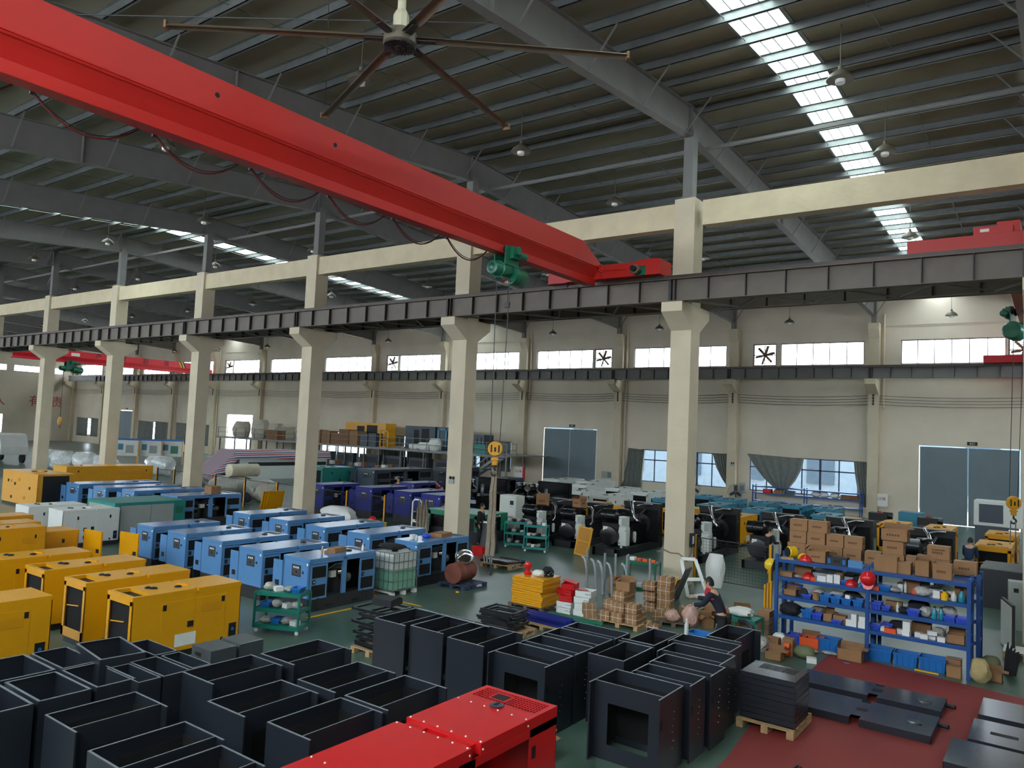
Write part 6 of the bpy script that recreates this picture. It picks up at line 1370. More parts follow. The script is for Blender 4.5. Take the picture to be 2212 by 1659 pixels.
# cable and switch box on the nearest column
o = MB(); o.tube([(-.335, -.36, 1.0), (-.1, -.345, .92), (.15, -.345, .93), (.335, -.345, .82), (.345, -.2, .72), (.345, -.05, .80), (.36, .1, .95), (.36, .12, 1.15)], .018, 'sling', 8); tag(o.build('cable', smooth=True), 'brown cable wrapped around the nearest full column', 'cable')
o = MB(); o.box(.324, .40, .0, .26, 1.1, 1.5, 'skid_black').box(.40, .41, .05, .15, 1.2, 1.42, 'plastic_white'); tag(o.build('switch_box'), 'black switch box on the side of the nearest full column', 'switch box')
o = MB(); o.box(-.45, -.34, -.05, .35, .6, 1.25, 'panel_grey').box(-.46, -.45, .0, .1, .8, .9, 'helmet_red'); tag(o.build('wall_cabinet'), 'pale green electric box on the left of the nearest full column', 'cabinet')
o = MB(); o.box(-.12, .12, -.05, 0, 0, .14, 'panel_grey')
for s_ in (-1, 1): o.lathe([(.03, 0), (.06, .05), (.06, .07)], (s_*.07, -.06, .2), 'skid_black', 12, 'Y')
tag(o.build('emergency_light', loc=(-8.6, -.33, 2.28)), 'twin head emergency light on the second front column', 'light'); 
dup(COL.objects['emergency_light'], (-8.45, 27.85, 2.55), 0, 'twin head emergency light on the far wall pilaster by the striped curtain')
# ---------------------------------------------------------------- people
def skin_mesh(name, pts, edges, rad, m, parent=None, lv=2):
    me = bpy.data.meshes.new(name); me.from_pydata([tuple(p) for p in pts], edges, []); me.materials.append(MATS[m])
    o = bpy.data.objects.new(name, me); COL.objects.link(o); o.parent = parent
    md = o.modifiers.new('skin', 'SKIN'); md.use_smooth_shade = True
    if not me.skin_vertices: me.skin_vertices.new()
    for i, r in enumerate(rad): me.skin_vertices[0].data[i].radius = (r, r) if not isinstance(r, tuple) else r
    me.skin_vertices[0].data[0].use_root = True
    s_ = o.modifiers.new('sub', 'SUBSURF'); s_.levels = lv; s_.render_levels = lv
    return o
def person(loc, rz, label, lean=.0, arms=((.1, .12, -.3), (.1, .12, -.3)), top='navy_cloth', legs='dark_cloth', yoke=None, H=1.47, hair='hair', head=(0, 0), legpose=((0, 0), (0, 0)), crouch=0):
    """faces local -Y; arms = per side (out, forward, down) of the wrist relative to the shoulder in units of H"""
    t = thing('person', label, 'person', loc, rz); s = H
    hip = .53-crouch; P = Vector((0, 0, hip)); ch = P+Vector((0, -lean*.22, .20)); sh = P+Vector((0, -lean*.33, .285)); nk = P+Vector((0, -lean*.38, .325)); hd = nk+Vector((head[0]*.02, -.015-lean*.03+head[1], .085))
    V = lambda v: Vector(v)*s
    J = [P, P+Vector((0, -lean*.08, .09)), ch, sh, nk, hd]; E = [(0, 1), (1, 2), (2, 3), (3, 4), (4, 5)]; R = [(.085, .06), (.078, .055), (.092, .062), (.075, .05), (.032, .034), (.045, .05)]
    hands = []
    for si, sx in enumerate((-1, 1)):
        o_, f_, d_ = arms[si]; a0 = sh+Vector((sx*.105, 0, -.01)); w = a0+Vector((sx*o_, -f_, d_)); mid = (a0+w)/2; L = (w-a0).length; bend = math.sqrt(max(0, .16**2-(L/2)**2)) if L < .32 else 0
        el = mid+Vector((sx*.03, .6*bend, -.8*bend)); k = len(J); J += [a0, el, w]; E += [(3, k), (k, k+1), (k+1, k+2)]; R += [.038, .028, .020]; hands.append((w, (w-el).normalized()))
        fw, kn = legpose[si]; h0 = P+Vector((sx*.055, 0, -.03)); kn_ = h0+Vector((sx*.02, -.03-fw-crouch*.8, -.235+crouch*.5)); ft = Vector((sx*.07, -fw*.3+.01, .035)); k = len(J)
        J += [h0, kn_, ft, ft+Vector((sx*.01, -.085, -.015))]; E += [(0, k), (k, k+1), (k+1, k+2), (k+2, k+3)]; R += [.055, .038, .026, .022]
    body = skin_mesh('body', [V(p) for p in J], E, [tuple(x*s for x in r) if isinstance(r, tuple) else r*s for r in R], 'skin', t)
    # head: shaped, with nose, ears, eyes and mouth
    hm = MB(); n, k = 16, 10; c = V(hd); vs = []
    for j in range(k+1):
        v = j/k; z = -.072+.145*v; rr = math.sin(PI*(.08+.86*v))**.6
        for i in range(n):
            a = 2*PI*i/n; x = .050*rr*math.cos(a); y = .060*rr*math.sin(a)
            if v < .35: y = y*.9-.006*(.35-v)*3; x *= .80+.55*v
            if abs(a-1.5*PI) < .3 and .34 < v < .56: y -= .012*(1-(abs(v-.45)/.12))
            vs.append(c+Vector((x, y, z))*s)
    fs = [(j*n+i, j*n+(i+1) % n, (j+1)*n+(i+1) % n, (j+1)*n+i) for j in range(k) for i in range(n)]+[tuple(range(n))[::-1], tuple(k*n+i for i in range(n))]
    hm.add(vs, fs, 'skin')
    for sx in (-1, 1): hm.cbox(c+Vector((sx*.052, .004, -.002))*s, (.012*s, .02*s, .032*s), 'skin')
    hm.cbox(c+Vector((0, -.066, -.008))*s, (.014*s, .018*s, .022*s), 'skin', rx=.3)
    hm.build('head', t, smooth=True)
    fc = MB()
    for sx in (-1, 1): fc.cbox(c+Vector((sx*.019, -.0575, .008))*s, (.013*s, .004*s, .006*s), 'black'); fc.cbox(c+Vector((sx*.019, -.058, .02))*s, (.02*s, .004*s, .004*s), 'black')
    fc.cbox(c+Vector((0, -.058, -.034))*s, (.024*s, .004*s, .004*s), 'red_cable'); fc.build('face', t)
    hr = MB(); vs = []
    for j in range(7):
        v = j/6; z = -.012+.095*v; rr = math.cos(v*PI/2*.97)**.55
        for i in range(n):
            a = 2*PI*i/n; front = max(0, -math.sin(a)); zz = z if front < .45 else max(z, .042)
            if math.sin(a) > .2 and j == 0: zz -= .02
            vs.append(c+Vector((.057*rr*math.cos(a), .067*rr*math.sin(a)+.004, zz+.002*math.sin(5*a)))*s)
    fs = [(j*n+i, j*n+(i+1) % n, (j+1)*n+(i+1) % n, (j+1)*n+i) for j in range(6) for i in range(n)]+[tuple(6*n+i for i in range(n))]
    hr.add(vs, fs, hair); hr.build('hair', t, smooth=True)
    # clothes: jacket over torso and arms, trousers over the legs
    jj = [J[0]+Vector((0, 0, -.02)), J[1], J[2], J[3]]; je = [(0, 1), (1, 2), (2, 3)]; jr = [(.098, .074), (.092, .07), (.104, .075), (.088, .062)]
    for si in (0, 1):
        b0 = 6+si*7; k = len(jj); wv = J[b0+2]-(J[b0+2]-J[b0+1])*.12
        jj += [J[b0], J[b0+1], wv]; je += [(3, k), (k, k+1), (k+1, k+2)]; jr += [.049, .038, .029]
    skin_mesh('jacket', [V(p) for p in jj], je, [tuple(x*s for x in r) if isinstance(r, tuple) else r*s for r in jr], top, t)
    lj = [P]; le = []; lr = [(.092, .072)]
    for si in (0, 1):
        b0 = 9+si*7; k = len(lj); fv = J[b0+2]+Vector((0, 0, .02)); lj += [J[b0], J[b0+1], fv]; le += [(0, k), (k, k+1), (k+1, k+2)]; lr += [.066, .049, .037]
    skin_mesh('trousers', [V(p) for p in lj], le, [tuple(x*s for x in r) if isinstance(r, tuple) else r*s for r in lr], legs, t)
    if yoke:
        y = MB(); vs = []; n2 = 18; cc = J[3]
        for j, (z, rx, ry) in enumerate(((.075, .036, .036), (.06, .045, .043), (.045, .085, .058), (.018, .128, .071), (-.03, .136, .08), (-.06, .128, .083))):
            for i in range(n2):
                a = 2*PI*i/n2; f = (z+.06)/.12; vs.append(V(cc+Vector((rx*math.cos(a), ry*math.sin(a)-lean*.10*f, z-.012))))
        fs = [(j*n2+i, j*n2+(i+1) % n2, (j+1)*n2+(i+1) % n2, (j+1)*n2+i) for j in range(5) for i in range(n2)]
        y.add(vs, fs, yoke); y.build('jacket_yoke', t, smooth=True)
    for (w, dr) in hands:     # palm, four fingers and a thumb
        h = MB(); c = V(w); d = dr; side = d.cross(Vector((0, 0, 1))); side = side.normalized() if side.length > .1 else Vector((0, 1, 0)); up = side.cross(d)
        h.bar(c, c+d*.05*s, .042*s, 'skin', .02*s, up=up)
        for q in range(4):
            b0 = c+d*.048*s+side*(-.015+.010*q)*s; L = (.040, .045, .042, .033)[q]*s; h.tube([b0, b0+d*L*.5-up*.004*s, b0+d*L*.85-up*.016*s], [.0052*s, .0048*s, .004*s], 'skin', 6)
        b0 = c+d*.015*s-side*.02*s; h.tube([b0, b0+d*.02*s-side*.014*s, b0+d*.038*s-side*.016*s-up*.008*s], [.0065*s, .006*s, .005*s], 'skin', 6)
        h.build('hand', t, smooth=True)
    for sx, si in ((-1, 0), (1, 1)):
        b0 = 9+si*7; f0 = V(J[b0+2]); sh_ = MB(); sh_.lathe([(.028*s, -.12*s), (.038*s, -.09*s), (.036*s, -.02*s), (.034*s, .03*s), (.024*s, .05*s)], f0+Vector((0, 0, 0)), 'black', 12, 'Y')
        for v in sh_.v: v.z = max(.0, (v.z-f0.z)*.8+.03*s)
        sh_.build('shoe', t, smooth=True)
    return t
person((3.72, -6.35, 0), -PI/2+.1, 'young worker in a navy jacket with red shoulders, leaning forward with both hands out', lean=.45, arms=((.0, .26, -.10), (-.02, .24, -.17)), yoke='red_cloth', H=1.50, legpose=((.05, 0), (-.04, 0)))
person((-8.2, .9, 0), 1.9, 'man in a black sweater and dark trousers standing beside the second front column', arms=((.02, .0, -.31), (.10, .10, -.26)), H=1.52, lean=.08, top='dark_cloth', head=(0, 0))
person((6.75, 7.0, 0), 2.9, 'worker in a dark blue coat seen from behind near the steel rods', arms=((-.02, .18, -.2), (-.02, .18, -.2)), top='blue_cloth', H=1.5, lean=.2)
person((1.2, 4.5, 0), 2.6, 'worker seen from behind in front of a black engine left of the blue rack', arms=((.0, .2, -.15), (.0, .2, -.15)), top='dark_cloth', H=1.42, lean=.15)
person((-19.0, 7.6, 0), 1.0, 'worker in dark clothes by the large grey generator set', top='blue_cloth', H=1.5)
person((-15.0, 6.3, 0), 1.2, 'worker in a red and navy jacket bending over a royal blue set, nearer one', yoke='red_cloth', lean=.4, arms=((.0, .2, -.15), (.0, .2, -.15)), H=1.45)
person((-16.6, 8.3, 0), -.9, 'worker in a red and navy jacket behind the royal blue sets, farther one', yoke='red_cloth', lean=.3, arms=((.0, .2, -.15), (.0, .2, -.15)), H=1.5)
# ---------------------------------------------------------------- mezzanine along the far wall with stairs
DZ = 2.4; mz = thing('mezzanine', 'long steel mezzanine with railings along the far wall', 'platform', (-42, 0, 0))
def mzp(name, f): o = MB(); f(o); return o.build(name, mz, loc=(42, 0, 0))
mzp('deck', lambda o: o.box(-58, -22.6, 22.0, 27.6, DZ-.05, DZ, 'steel_grey').box(-58, -22.6, 21.95, 22.0, DZ-.14, DZ+.02, 'galvanised'))
for i in range(15):
    x = -57.5+i*2.45; mzp('support_post', lambda o: (o.box(x-.05, x+.05, 22.0, 22.1, 0, DZ-.05, 'steel_grey'), o.box(x-.05, x+.05, 25, 25.1, 0, DZ-.05, 'steel_grey')))
def rl(o):
    for z in (.45, .9): o.bar((-58, 22.0, DZ+z), (-24.2, 22.0, DZ+z), .04, 'galvanised')
    for i in range(24): o.bar((-57.8+i*1.45, 22.0, DZ), (-57.8+i*1.45, 22.0, DZ+.9), .04, 'galvanised')
mzp('railing', rl)
def stt(o):
    A, B_ = Vector((-22.5, 22.6, DZ)), Vector((-26.2, 22.6, .0))
    A, B_ = Vector((-22.6, 21.4, DZ)), Vector((-26.4, 21.4, .0))
    for dy in (-.45, .45): o.bar(A+Vector((0, dy, 0)), B_+Vector((0, dy, 0)), .05, 'galvanised', .2)
    for i in range(11):
        p = A.lerp(B_, (i+.5)/11); o.box(p.x-.14, p.x+.14, p.y-.45, p.y+.45, p.z-.015, p.z+.015, 'galvanised')
    for dy in (-.45, .45):
        for hh in (.45, .9): o.bar(A+Vector((0, dy, hh)), B_+Vector((0, dy, hh)), .035, 'galvanised')
        for i in range(5):
            p = A.lerp(B_, i/4); o.bar(p+Vector((0, dy, 0)), p+Vector((0, dy, .9)), .035, 'galvanised')
    o.box(-22.6, -21.8, 20.9, 22.0, DZ-.05, DZ, 'galvanised')
    for (p, q) in (((-21.8, 20.9), (-21.8, 22.0)), ((-22.6, 20.9), (-21.8, 20.9))):
        for hh in (.45, .9): o.bar((p[0], p[1], DZ+hh), (q[0], q[1], DZ+hh), .035, 'galvanised')
    o.bar((-21.8, 20.9, DZ), (-21.8, 20.9, DZ+.9), .04, 'galvanised'); o.bar((-21.8, 22, DZ), (-21.8, 22, DZ+.9), .04, 'galvanised'); o.box(-21.9, -21.8, 20.9, 21.0, 0, DZ-.05, 'galvanised')
mzp('staircase', stt)
M_ = [('big white bulk bag, leftmost on the mezzanine', -56.9, 24, 2.2, 1.4, 'bulk', 1.55), ('big white bulk bag, second on the mezzanine', -53.9, 24, 2.0, 1.4, 'bulk', 1.8), ('big white bulk bag, leaning third on the mezzanine', -51.6, 24, 1.8, 1.3, 'bulk', 1.5), ('big white bulk bag behind the third column', -47.4, 24, 1.6, 1.3, 'bulk', 1.6)]
for i, (l_, x, y, w_, d_, m_, h_) in enumerate(M_): sack((x, y, DZ), w_, d_, h_, l_, m_, 90+i, name='bulk_bag', sq=.22, cat='bag', group='bulk bags on the mezzanine')
for i, (x, w_, h_, m_) in enumerate([(-50, 1.7, .9, 'cardboard_dark'), (-43.6, .8, 1.15, 'cardboard'), (-42.5, 1.1, 1.1, 'cardboard'), (-41.3, 1.0, .95, 'cardboard_dark'), (-40.2, 1.2, 1.3, 'cardboard_dark'), (-39.0, 1.0, 1.2, 'cardboard')]): carton((x, 22.9, DZ), w_, .9, h_, 'brown carton on the mezzanine, %s from the left' % ordn[i], group='cartons on the mezzanine', m=m_, printed=False)
for i, (x0, x1, h_, m_, l_) in enumerate([(-42.2, -37.2, 1.95, 'yellow_paint', 'long yellow housing on the mezzanine above the cartons'), (-34.9, -31.6, 1.85, 'grey_blue_paint', 'tall dark grey housing on the mezzanine'), (-31.4, -28.6, 1.85, 'grey_blue_paint', 'dark grey housing with teal frames on the mezzanine'), (-27.6, -26.6, 1.4, 'grey_blue_paint', 'narrow dark grey housing right of the second front column on the mezzanine')]):
    t = thing('generator_housing', l_, 'housing', ((x0+x1)/2, 25.0, DZ)); MB().box(-(x1-x0)/2, (x1-x0)/2, -.6, .6, 0, h_, m_).build('body', t)
    o = MB(); o.box(-(x1-x0)*.2, -.1, -.62, -.6, .1, h_-.3, 'black').box(.2, (x1-x0)*.3, -.62, -.6, .2, h_-.2, 'black').build('opening', t)
    if i == 2:
        o = MB()
        for q in (-1.2, -.4, .3, 1.1): o.box(q-.08, q+.08, -.66, -.62, .1, h_-.1, 'tealblue_paint')
        o.box(-1.3, 1.3, -.66, -.62, h_-.25, h_-.1, 'tealblue_paint'); o.build('teal_frame', t)
o = MB(); o.box(-.5, .5, -.03, .03, 0, .08, 'yellow_paint').box(-.5, .5, -.03, .03, 1.3, 1.4, 'yellow_paint').box(-.5, -.38, -.03, .03, 0, 1.4, 'yellow_paint').box(.38, .5, -.03, .03, 0, 1.4, 'yellow_paint').box(-.04, .04, -.03, .03, 0, 1.4, 'yellow_paint').box(-.5, .5, -.03, .03, .62, .7, 'yellow_paint'); tag(o.build('yellow_framework', loc=(-35.5, 22.6, DZ)), 'upright yellow frame at the mezzanine railing', 'frame')
for i, x in enumerate((-37.9, -36.9)): tag(MB().box(-.45, .45, -.4, .4, 0, 1.0+.1*i, 'grey_blue_paint').build('dark_crate', loc=(x, 23, DZ), bevel=.02), 'dark grey wrapped crate on the mezzanine, '+['left', 'right'][i], 'crate', 'dark crates on the mezzanine')
for i, (x, h_) in enumerate(((-32.2, .45), (-31.2, .6), (-30.1, .95))): sack((x, 22.8, DZ), 1.1, .8, h_, 'pale folded foam pile on the mezzanine, %s from the left' % ordn[i], 'plastic_white', 200+i, group='pale foam piles on the mezzanine', name='foam_pile', sq=.22, cat='foam')
tag(MB().box(-.45, .45, -.3, .3, 0, .7, 'teal_paint').build('teal_crate', loc=(-25.7, 23.0, DZ), rz=.2), 'teal crate on the mezzanine near the stairs', 'crate')
# benches and racks below and in front of the mezzanine
def bench(x, y, w_, label, n=3, h_=.9):
    t = thing('work_bench', label, 'work bench', (x, y, 0), group='blue work benches under the mezzanine'); 
    for k in (0, 1): MB().box(-w_/2, w_/2, -.35, .35, .35+k*(h_-.4), .4+k*(h_-.4), 'shelf_blue').build('tray', t)
    for sx in (-1, 1):
        for sy in (-1, 1): MB().box(sx*w_/2-.03, sx*w_/2+.03, sy*.33-.03, sy*.33+.03, 0, h_, 'shelf_blue').build('leg', t)
    return t
for i, (x, y) in enumerate([(-45, 20.4), (-42, 20.4), (-39, 20.4), (-36, 20.4), (-33, 20.4), (-30.0, 19.6)]):
    b_ = bench(x, y, 2.2, 'blue work bench in front of the mezzanine, %s from the left' % ordn[i])
    for q in range(3): carton((x-.7+q*.7, y, .901), .4, .4, .2+.06*q, 'box on the %s blue bench, %s' % (ordn[i], ['left', 'middle', 'right'][q]), group='boxes on the blue benches', m=['cardboard', 'plastic_white', 'cardboard_dark'][q], printed=False, tape=False, cat='box')
for i, x in enumerate((-46, -43, -40, -37, -34, -31)): tag(MB().box(-1.1, 1.1, -.3, .3, 0, 1.6, 'grey_blue_paint').box(-1.0, 1.0, -.31, -.3, .9, 1.4, 'skid_black').build('dark_machine', loc=(x, 25.5, 0)), 'dark machine under the mezzanine, %s from the left' % ordn[i], 'machine', 'dark machines under the mezzanine')
# framed notices
for x, y, z, w_, h_, l_ in [(-22.2, 22.95, .85, .75, .85, 'red and white notice board at the foot of the stairs'), (.45, 27.95, .75, .8, .75, 'white framed notice under the wall window at the right')]:
    t = thing('notice_board', l_, 'notice board', (x, y, z)); MB().box(-w_/2, w_/2, -.04, 0, 0, h_, 'plastic_white').build('board', t); 
    if x < 0: MB().box(w_/2, w_/2+.12, -.05, .1, 0, h_, 'helmet_red').build('red_side', t)
    text('灭火箱', .2, 'red_text', t, (0, -.05, h_*.6), (PI/2, 0, 0))
tag(MB().box(-22.6, -21.8, 22.9, 23.0, 0, .85, 'helmet_red').build('extinguisher_cabinet'), 'red cabinet below the notice board at the foot of the stairs', 'cabinet')
# electric boxes on the wall
t = thing('meter_box', 'grey meter box with an open lid beside the grey double door', 'electric box', (-17.9, YW, 1.05)); MB().box(-.5, .5, -.12, 0, 0, .5, 'panel_grey').build('housing', t); MB().box(.0, .45, -.13, -.12, .06, .44, 'door_grey').build('lid', t)
t = thing('meter_box', 'pale green meter box on the wall under the emergency light', 'electric box', (-7.85, YW, .8)); MB().box(-.22, .22, -.14, 0, 0, .7, 'panel_grey').build('housing', t); MB().box(-.12, .12, -.15, -.14, .2, .55, 'door_grey').build('lid', t)
def pedestal_fan(x, y, label):
    t = thing('standing_fan', label, 'fan', (x, y, 0), group='standing fans by the far wall'); MB().lathe([(.3, 0), (.3, .04), (.04, .06), (.035, .95)], (0, 0, 0), 'skid_black', 18).build('stand', t)
    o = MB()
    for r in (.1, .2, .3, .4, .48): o.tube([(r*math.cos(a), -.08, 1.0+r*math.sin(a)) for a in [i*PI/12 for i in range(25)]], .008, 'skid_black', 4, False)
    for i in range(16): o.bar((0, -.12, 1.0), (.48*math.cos(i*PI/8), -.06, 1.0+.48*math.sin(i*PI/8)), .008, 'skid_black')
    o.build('guard', t); o = MB()
    for i in range(3): o.T = Matrix.Translation((0, -.04, 1.0)) @ Matrix.Rotation(i*2*PI/3, 4, 'Y'); o.cbox((0, 0, .24), (.2, .01, .36), 'grey_blue_paint', rz=.4)
    o.T = None; o.build('fan_blade', t)
pedestal_fan(-7.6, 26.2, 'standing fan below the striped curtain by the pilaster'); pedestal_fan(-10.4, 26.2, 'standing fan half hidden by the nearest full column')
# window rack
rk = rack(26.9, 27.5, 'blue rack under the wide window of the far wall', [1.45, 1.05, .55], -6.75, -.45, -3.6, 1.5)
for i, (x, m_) in enumerate([(-5.9, 'helmet_red'), (-5.2, 'cardboard'), (-4.5, 'grey_blue_paint'), (-3.0, 'plastic_white'), (-2.5, 'plastic_white'), (-1.9, 'plastic_white'), (-1.3, 'cardboard_dark'), (-.8, 'rust')]):
    if m_ == 'plastic_white': sack((x, 27.2, 1.051), .5, .45, .32, 'white round bundle on the window rack, %s of three' % ['left', 'middle', 'right'][i-3], m_, 300+i, group='white bundles on the window rack', name='bundle', cat='bundle')
    else: carton((x, 27.2, 1.051), .5, .4, .24, 'box on the window rack, '+['red leftmost', 'pale brown', 'dark grey', '', '', '', 'brown right', 'rust coloured rightmost'][i], group='boxes on the window rack', m=m_, printed=False, tape=False, cat='box')
# ---------------------------------------------------------------- curtains
def curtain(pl, pr, zt, label, m='curtain', n=40, y=28.27, amp=.06, waves=9):
    """pl, pr: lists of (z, x) for the left and right edges from top to bottom"""
    rows = len(pl); vs = []
    for j in range(rows):
        for i in range(n+1):
            f = i/n; x = pl[j][1]*(1-f)+pr[j][1]*f; z = pl[j][0]*(1-f)+pr[j][0]*f
            vs.append((x, y-amp+amp*math.sin(f*waves*2*PI+j*.3)*(1-.2*j/rows), z))
    fs = [(j*(n+1)+i, j*(n+1)+i+1, (j+1)*(n+1)+i+1, (j+1)*(n+1)+i) for j in range(rows-1) for i in range(n)]
    o = MB(); o.add(vs, fs, m); c_ = o.build('curtain', smooth=True); md = c_.modifiers.new('t', 'SOLIDIFY'); md.thickness = .012
    return tag(c_, label, 'curtain', None)
curtain([(3.36, -16.3), (2.4, -16.4), (1.4, -16.6), (.5, -16.8)], [(3.28, -15.0), (2.4, -15.05), (1.4, -15.1), (.42, -15.2)], 3.3, 'grey striped curtain hanging straight at the left of the low window')
curtain([(3.3, -9.95), (2.4, -9.7), (1.6, -9.25), (.9, -8.7), (.5, -8.55)], [(3.35, -8.75), (2.4, -8.6), (1.6, -8.55), (.9, -8.45), (.5, -8.45)], 3.3, 'grey striped curtain gathered to the right behind the nearest full column', waves=7)
curtain([(3.42, -7.6), (2.6, -7.1), (1.9, -6.5), (1.2, -5.7), (.95, -5.2)], [(3.3, -4.0), (2.6, -4.15), (1.9, -4.5), (1.2, -5.0), (.95, -5.1)], 3.3, 'wide grey curtain draped like a swag over the wide window', waves=6)
curtain([(3.32, -1.1), (2.4, -1.0), (1.5, -.85), (.6, -.7)], [(3.3, -.25), (2.4, -.2), (1.5, -.05), (.6, .05)], 3.3, 'narrow grey curtain at the right end of the wide window', waves=5)
for i, (a, b_) in enumerate([(-33.4, -30.3), (-29.9, -26.8), (-41.5, -38.6), (-38.2, -35.2), (-84.8, -81.2), (-80.8, -77.2), (-76.1, -72.6), (-101.2, -98), (-97.2, -94.4), (-72.4, -69.3)]):
    curtain([(3.4, a), (2.0, a), (.9, a)], [(3.3, b_), (2.0, b_), (.9, b_)], 3.3, 'grey curtain over a low window of the far wall, %s counted from the stairs leftward' % (ordn[i]), waves=6)
# ---------------------------------------------------------------- covered machine, sacks and stuff in the left middle distance
m = bpy.data.materials.new('tarp'); m.use_nodes = True; nt = m.node_tree; b_ = nt.nodes['Principled BSDF']; b_.inputs['Roughness'].default_value = .5
tc = nt.nodes.new('ShaderNodeTexCoord'); sp = nt.nodes.new('ShaderNodeSeparateXYZ'); nt.links.new(tc.outputs['Object'], sp.inputs[0])
ad = nt.nodes.new('ShaderNodeMath'); ad.operation = 'SUBTRACT'; nt.links.new(sp.outputs['Z'], ad.inputs[0]); nt.links.new(sp.outputs['X'], ad.inputs[1])
fr_ = nt.nodes.new('ShaderNodeMath'); fr_.operation = 'MULTIPLY'; fr_.inputs[1].default_value = 2.6; nt.links.new(ad.outputs[0], fr_.inputs[0]); f2 = nt.nodes.new('ShaderNodeMath'); f2.operation = 'FRACT'; nt.links.new(fr_.outputs[0], f2.inputs[0])
cr_ = nt.nodes.new('ShaderNodeValToRGB'); cr_.color_ramp.interpolation = 'CONSTANT'; e = cr_.color_ramp.elements; e[0].position = 0; e[0].color = lin((190, 190, 196))+(1,); e[1].position = .3; e[1].color = lin((182, 40, 52))+(1,)
e2 = e.new(.55); e2.color = lin((190, 190, 196))+(1,); e3 = e.new(.75); e3.color = lin((36, 56, 110))+(1,)
nt.links.new(f2.outputs[0], cr_.inputs[0]); nt.links.new(cr_.outputs[0], b_.inputs['Base Color']); MATS['tarp'] = m
t = thing('covered_machine', 'long machine covered with a red, white and blue striped tarpaulin', 'machine', (-38.0, 12.5, 0))
MB().box(-1.3, 1.1, -2.2, 5.5, .0, 1.55, 'canopy_white').box(1.1, 1.12, -1.5, 5.4, .95, 1.2, 'skid_black').build('body', t)
o = MB(); vs = []
pr = [(1.25, 1.45), (1.2, 1.75), (1.05, 2.0), (-.9, 2.05), (-1.35, 1.9), (-1.5, 1.0)]; ys = [-4.6, -3.4, -2.4, 0, 2, 4, 5.8]
for j, y in enumerate(ys):
    drop = [1.75, .9, .0, 0, 0, 0, .05][j]
    for (x, z) in pr: vs.append((x*(1+.05*math.sin(j*2)), y, max(.12, z-drop+.03*math.sin(j*3+x*4))))
fs = [(j*6+i, j*6+i+1, (j+1)*6+i+1, (j+1)*6+i) for j in range(len(ys)-1) for i in range(5)]
o.add(vs, fs, 'tarp'); tp = o.build('tarpaulin', t); md = tp.modifiers.new('t', 'SOLIDIFY'); md.thickness = .02
tag(MB().lathe([(.3, -.95), (.36, -.9), (.36, .9), (.3, .95)], (0, 0, 0), 'paper_roll', 24, 'Y').build('film_roll', loc=(-28.2, 4.6, 1.35), smooth=True), 'large pale roll of film lying on top of the pallets by the fence', 'roll')
for i, (x, y, w_, d_, h_, m_, l_) in enumerate([(-28.6, 4.2, 3.0, 2.6, .98, 'plastic_bag', 'wrapped pallet load under the pale roll'), (-26.3, 4.4, 1.6, 1.8, 1.0, 'plastic_bag', 'wrapped pallet load right of the pale roll'), (-30.8, 3.0, 1.6, 1.6, 1.1, 'plastic_bag', 'wrapped black machine left of the pale roll'), (-24.2, 3.4, 1.5, 1.3, .9, 'bulk', 'pale sack heap by the third front column'), (-15.3, .4, 1.9, 1.0, .78, 'plastic_white', 'white sack heap wrapped in net beside the fence'), (-13.0, .2, .6, .5, .4, 'cardboard', 'pale bag at the right of the net wrapped heap'), (-17.7, -.6, .9, .7, .55, 'bulk', 'short pale cylinder shaped sack at the third front column'),
                                               (-24.6, 2.3, .7, .6, .5, 'dark_cloth', 'dark heap behind the yellow panels')]): sack((x, y, 0), w_, d_, h_, l_, m_, 400+i, name='wrapped_load' if 'wrapped p' in l_ else 'sack_heap', cat='bundle')
o = MB()
for i in range(3): o.cbox((i*.06, .1*i, .55), (.04, .85, 1.1), 'yellow_paint', ry=.22)
tag(o.build('yellow_sheet', loc=(-19.6, .1, 0)), 'three yellow panels leaning at the fence left of the third front column', 'panel')
carton((-26.0, 2.4, 1.05), .7, .6, .5, 'brown carton beside the pale wrapped loads', printed=False) if False else None
carton((-18.6, -3.4, 1.201), .5, .4, .3, 'white and brown carton on the big light blue set', printed=False)
# tube trolley posts near column C
o = MB(); o.tube([(0, 0, 0), (0, 0, 1.5), (.1, 0, 1.6), (.35, 0, 1.6), (.45, 0, 1.5), (.45, 0, 0)], .03, 'plastic_white', 8); o.tube([(0, 0, .8), (.45, 0, .8)], .025, 'plastic_white', 8); tag(o.build('sling_stand', loc=(-10.1, -.7, 0)), 'white tubular stand with slings hung on it left of the second front column', 'stand')
for i in range(3):
    o = MB(); o.tube([(-.05, 0, 0), (-.03, 0, 1.2), (0, 0, 1.62), (.04, .05, 1.2), (.08, .05, .1)], .05, 'sling', 6); tag(o.build('lifting_sling', loc=(-9.75+i*.16, -.74, 0), smooth=True), 'grey sling hung over the white stand, %s' % ['left', 'middle', 'right'][i], 'sling', 'slings on the white stand')
for i, (x, y) in enumerate([(-12.4, -.6), (-11.8, -.75)]): bin_((x, y, .35), .55, .4, .24, 'yellow plastic crate with a helmet, '+['left', 'right'][i], 'helmet_yellow', group='yellow crates by the fence')
tag(MB().box(-.7, .7, -.35, .35, 0, .34, 'green_cart').build('low_table', loc=(-12.1, -.65, 0)), 'low green table under the yellow crates', 'table'); helmet((-12.25, -.6, .6), 'red hard hat on the yellow crates by the fence', 'helmet_red', .15)
pe(eb, -11.2, 3.2-1.4, 'bare black engine on a stand by the fence, left of the second front column', .7)
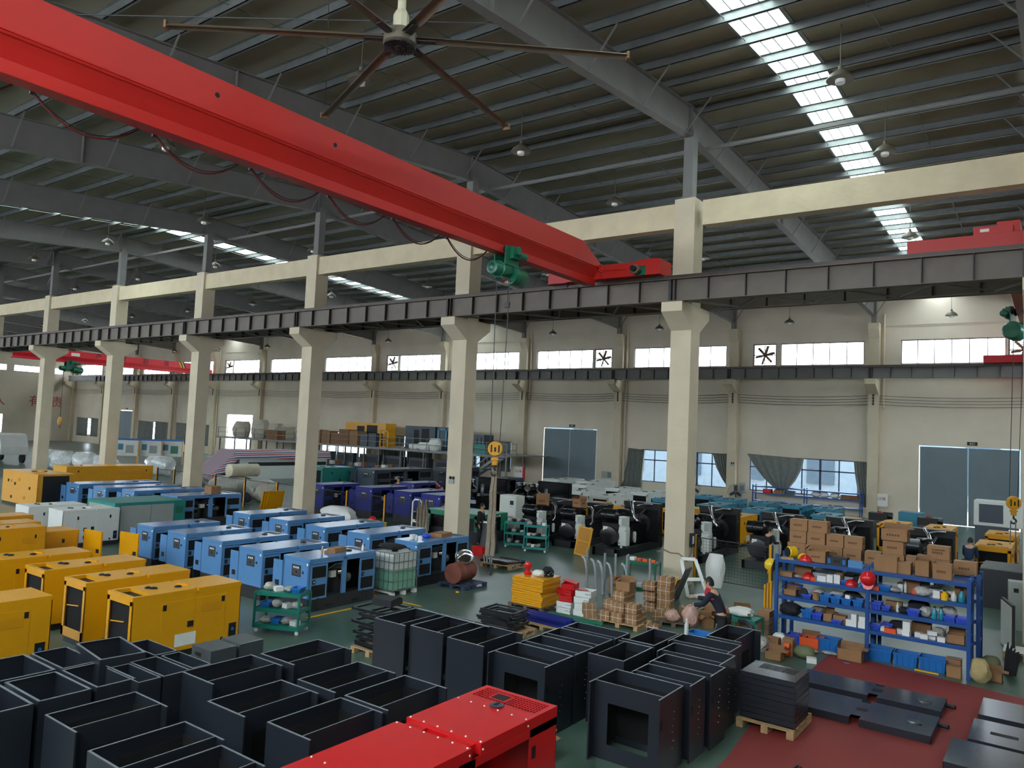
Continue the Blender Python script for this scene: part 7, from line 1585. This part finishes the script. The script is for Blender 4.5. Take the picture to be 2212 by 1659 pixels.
# far left: boards, truck, wrapped machines, stacks
for i, (x, y) in enumerate([(-50.0, 8.9), (-49.4, 10.6), (-48.9, 12.2)]):
    t = thing('display_board', 'white display board with a blue header, %s of three in the distance' % ['left', 'middle', 'right'][i], 'board', (x-4, y+2.2, 0), .9+PI*0, 'display boards far left'); MB().box(-.95, .95, -.03, .03, .7, 2.0, 'plastic_white').build('board', t); MB().box(-.95, .95, -.035, .035, 2.0, 2.16, 'bin_blue').build('header', t)
    for sx in (-1, 1): MB().box(sx*.95-.04, sx*.95+.04, -.04, .04, 0, 2.0, 'yellow_paint').build('leg', t)
    MB().box(-.6, -.2, -.04, -.03, 1.2, 1.7, 'tealblue_paint').box(0, .6, -.04, -.03, .95, 1.6, 'green_genset' if i == 2 else 'panel_grey').build('poster_print', t)
t = thing('truck', 'white flatbed truck at the left picture edge', 'truck', (-57.5, 3.4, 0), 0)
cbn = MB(); cbn.prism([(-.1, .7), (1.9, .7), (1.95, 1.3), (1.5, 2.2), (1.2, 2.3), (-.1, 2.3)], -.95, .95, 'plastic_white', 'XZ'); cbn.build('cab', t, bevel=.03)
MB().prism([(.4, 1.4), (1.5, 1.35), (1.3, 2.05), (.4, 2.05)], -.97, .97, 'black', 'XZ').build('side_window', t); MB().box(1.6, 1.9, -.8, .8, 1.35, 2.0, 'black_gloss').build('windscreen', t) if False else None
MB().box(-4.5, -.2, -1, 1, .8, 1.0, 'skid_black').box(-.3, -.2, -1, 1, 1.0, 2.2, 'skid_black').build('flatbed', t)
for x in (1.2, -2.8): 
    for sy in (-1, 1): MB().lathe([(.25, -.12), (.38, -.1), (.38, .1), (.25, .12)], (x, sy*.85, .4), 'skid_black', 20, 'Y').build('wheel', t, smooth=True)
for i, (x, y, w_, h_) in enumerate([(-49.2, 4.2, 2.0, 1.35), (-46.8, 4.6, 2.0, 1.35), (-44.4, 4.8, 1.9, 1.3), (-43.0, 8.0, 2.8, 1.3), (-51.6, 4.2, 1.5, 1.3)]): sack((x, y, 0), w_, 1.6, h_, 'machine wrapped in shiny white film, far left, %s' % ['beside the fifth column', 'middle', 'near the fourth column', 'behind the carton', 'leftmost'][i], 'film_white', 500+i, group='film wrapped machines far left', name='wrapped_machine', sq=.22, cat='machine')
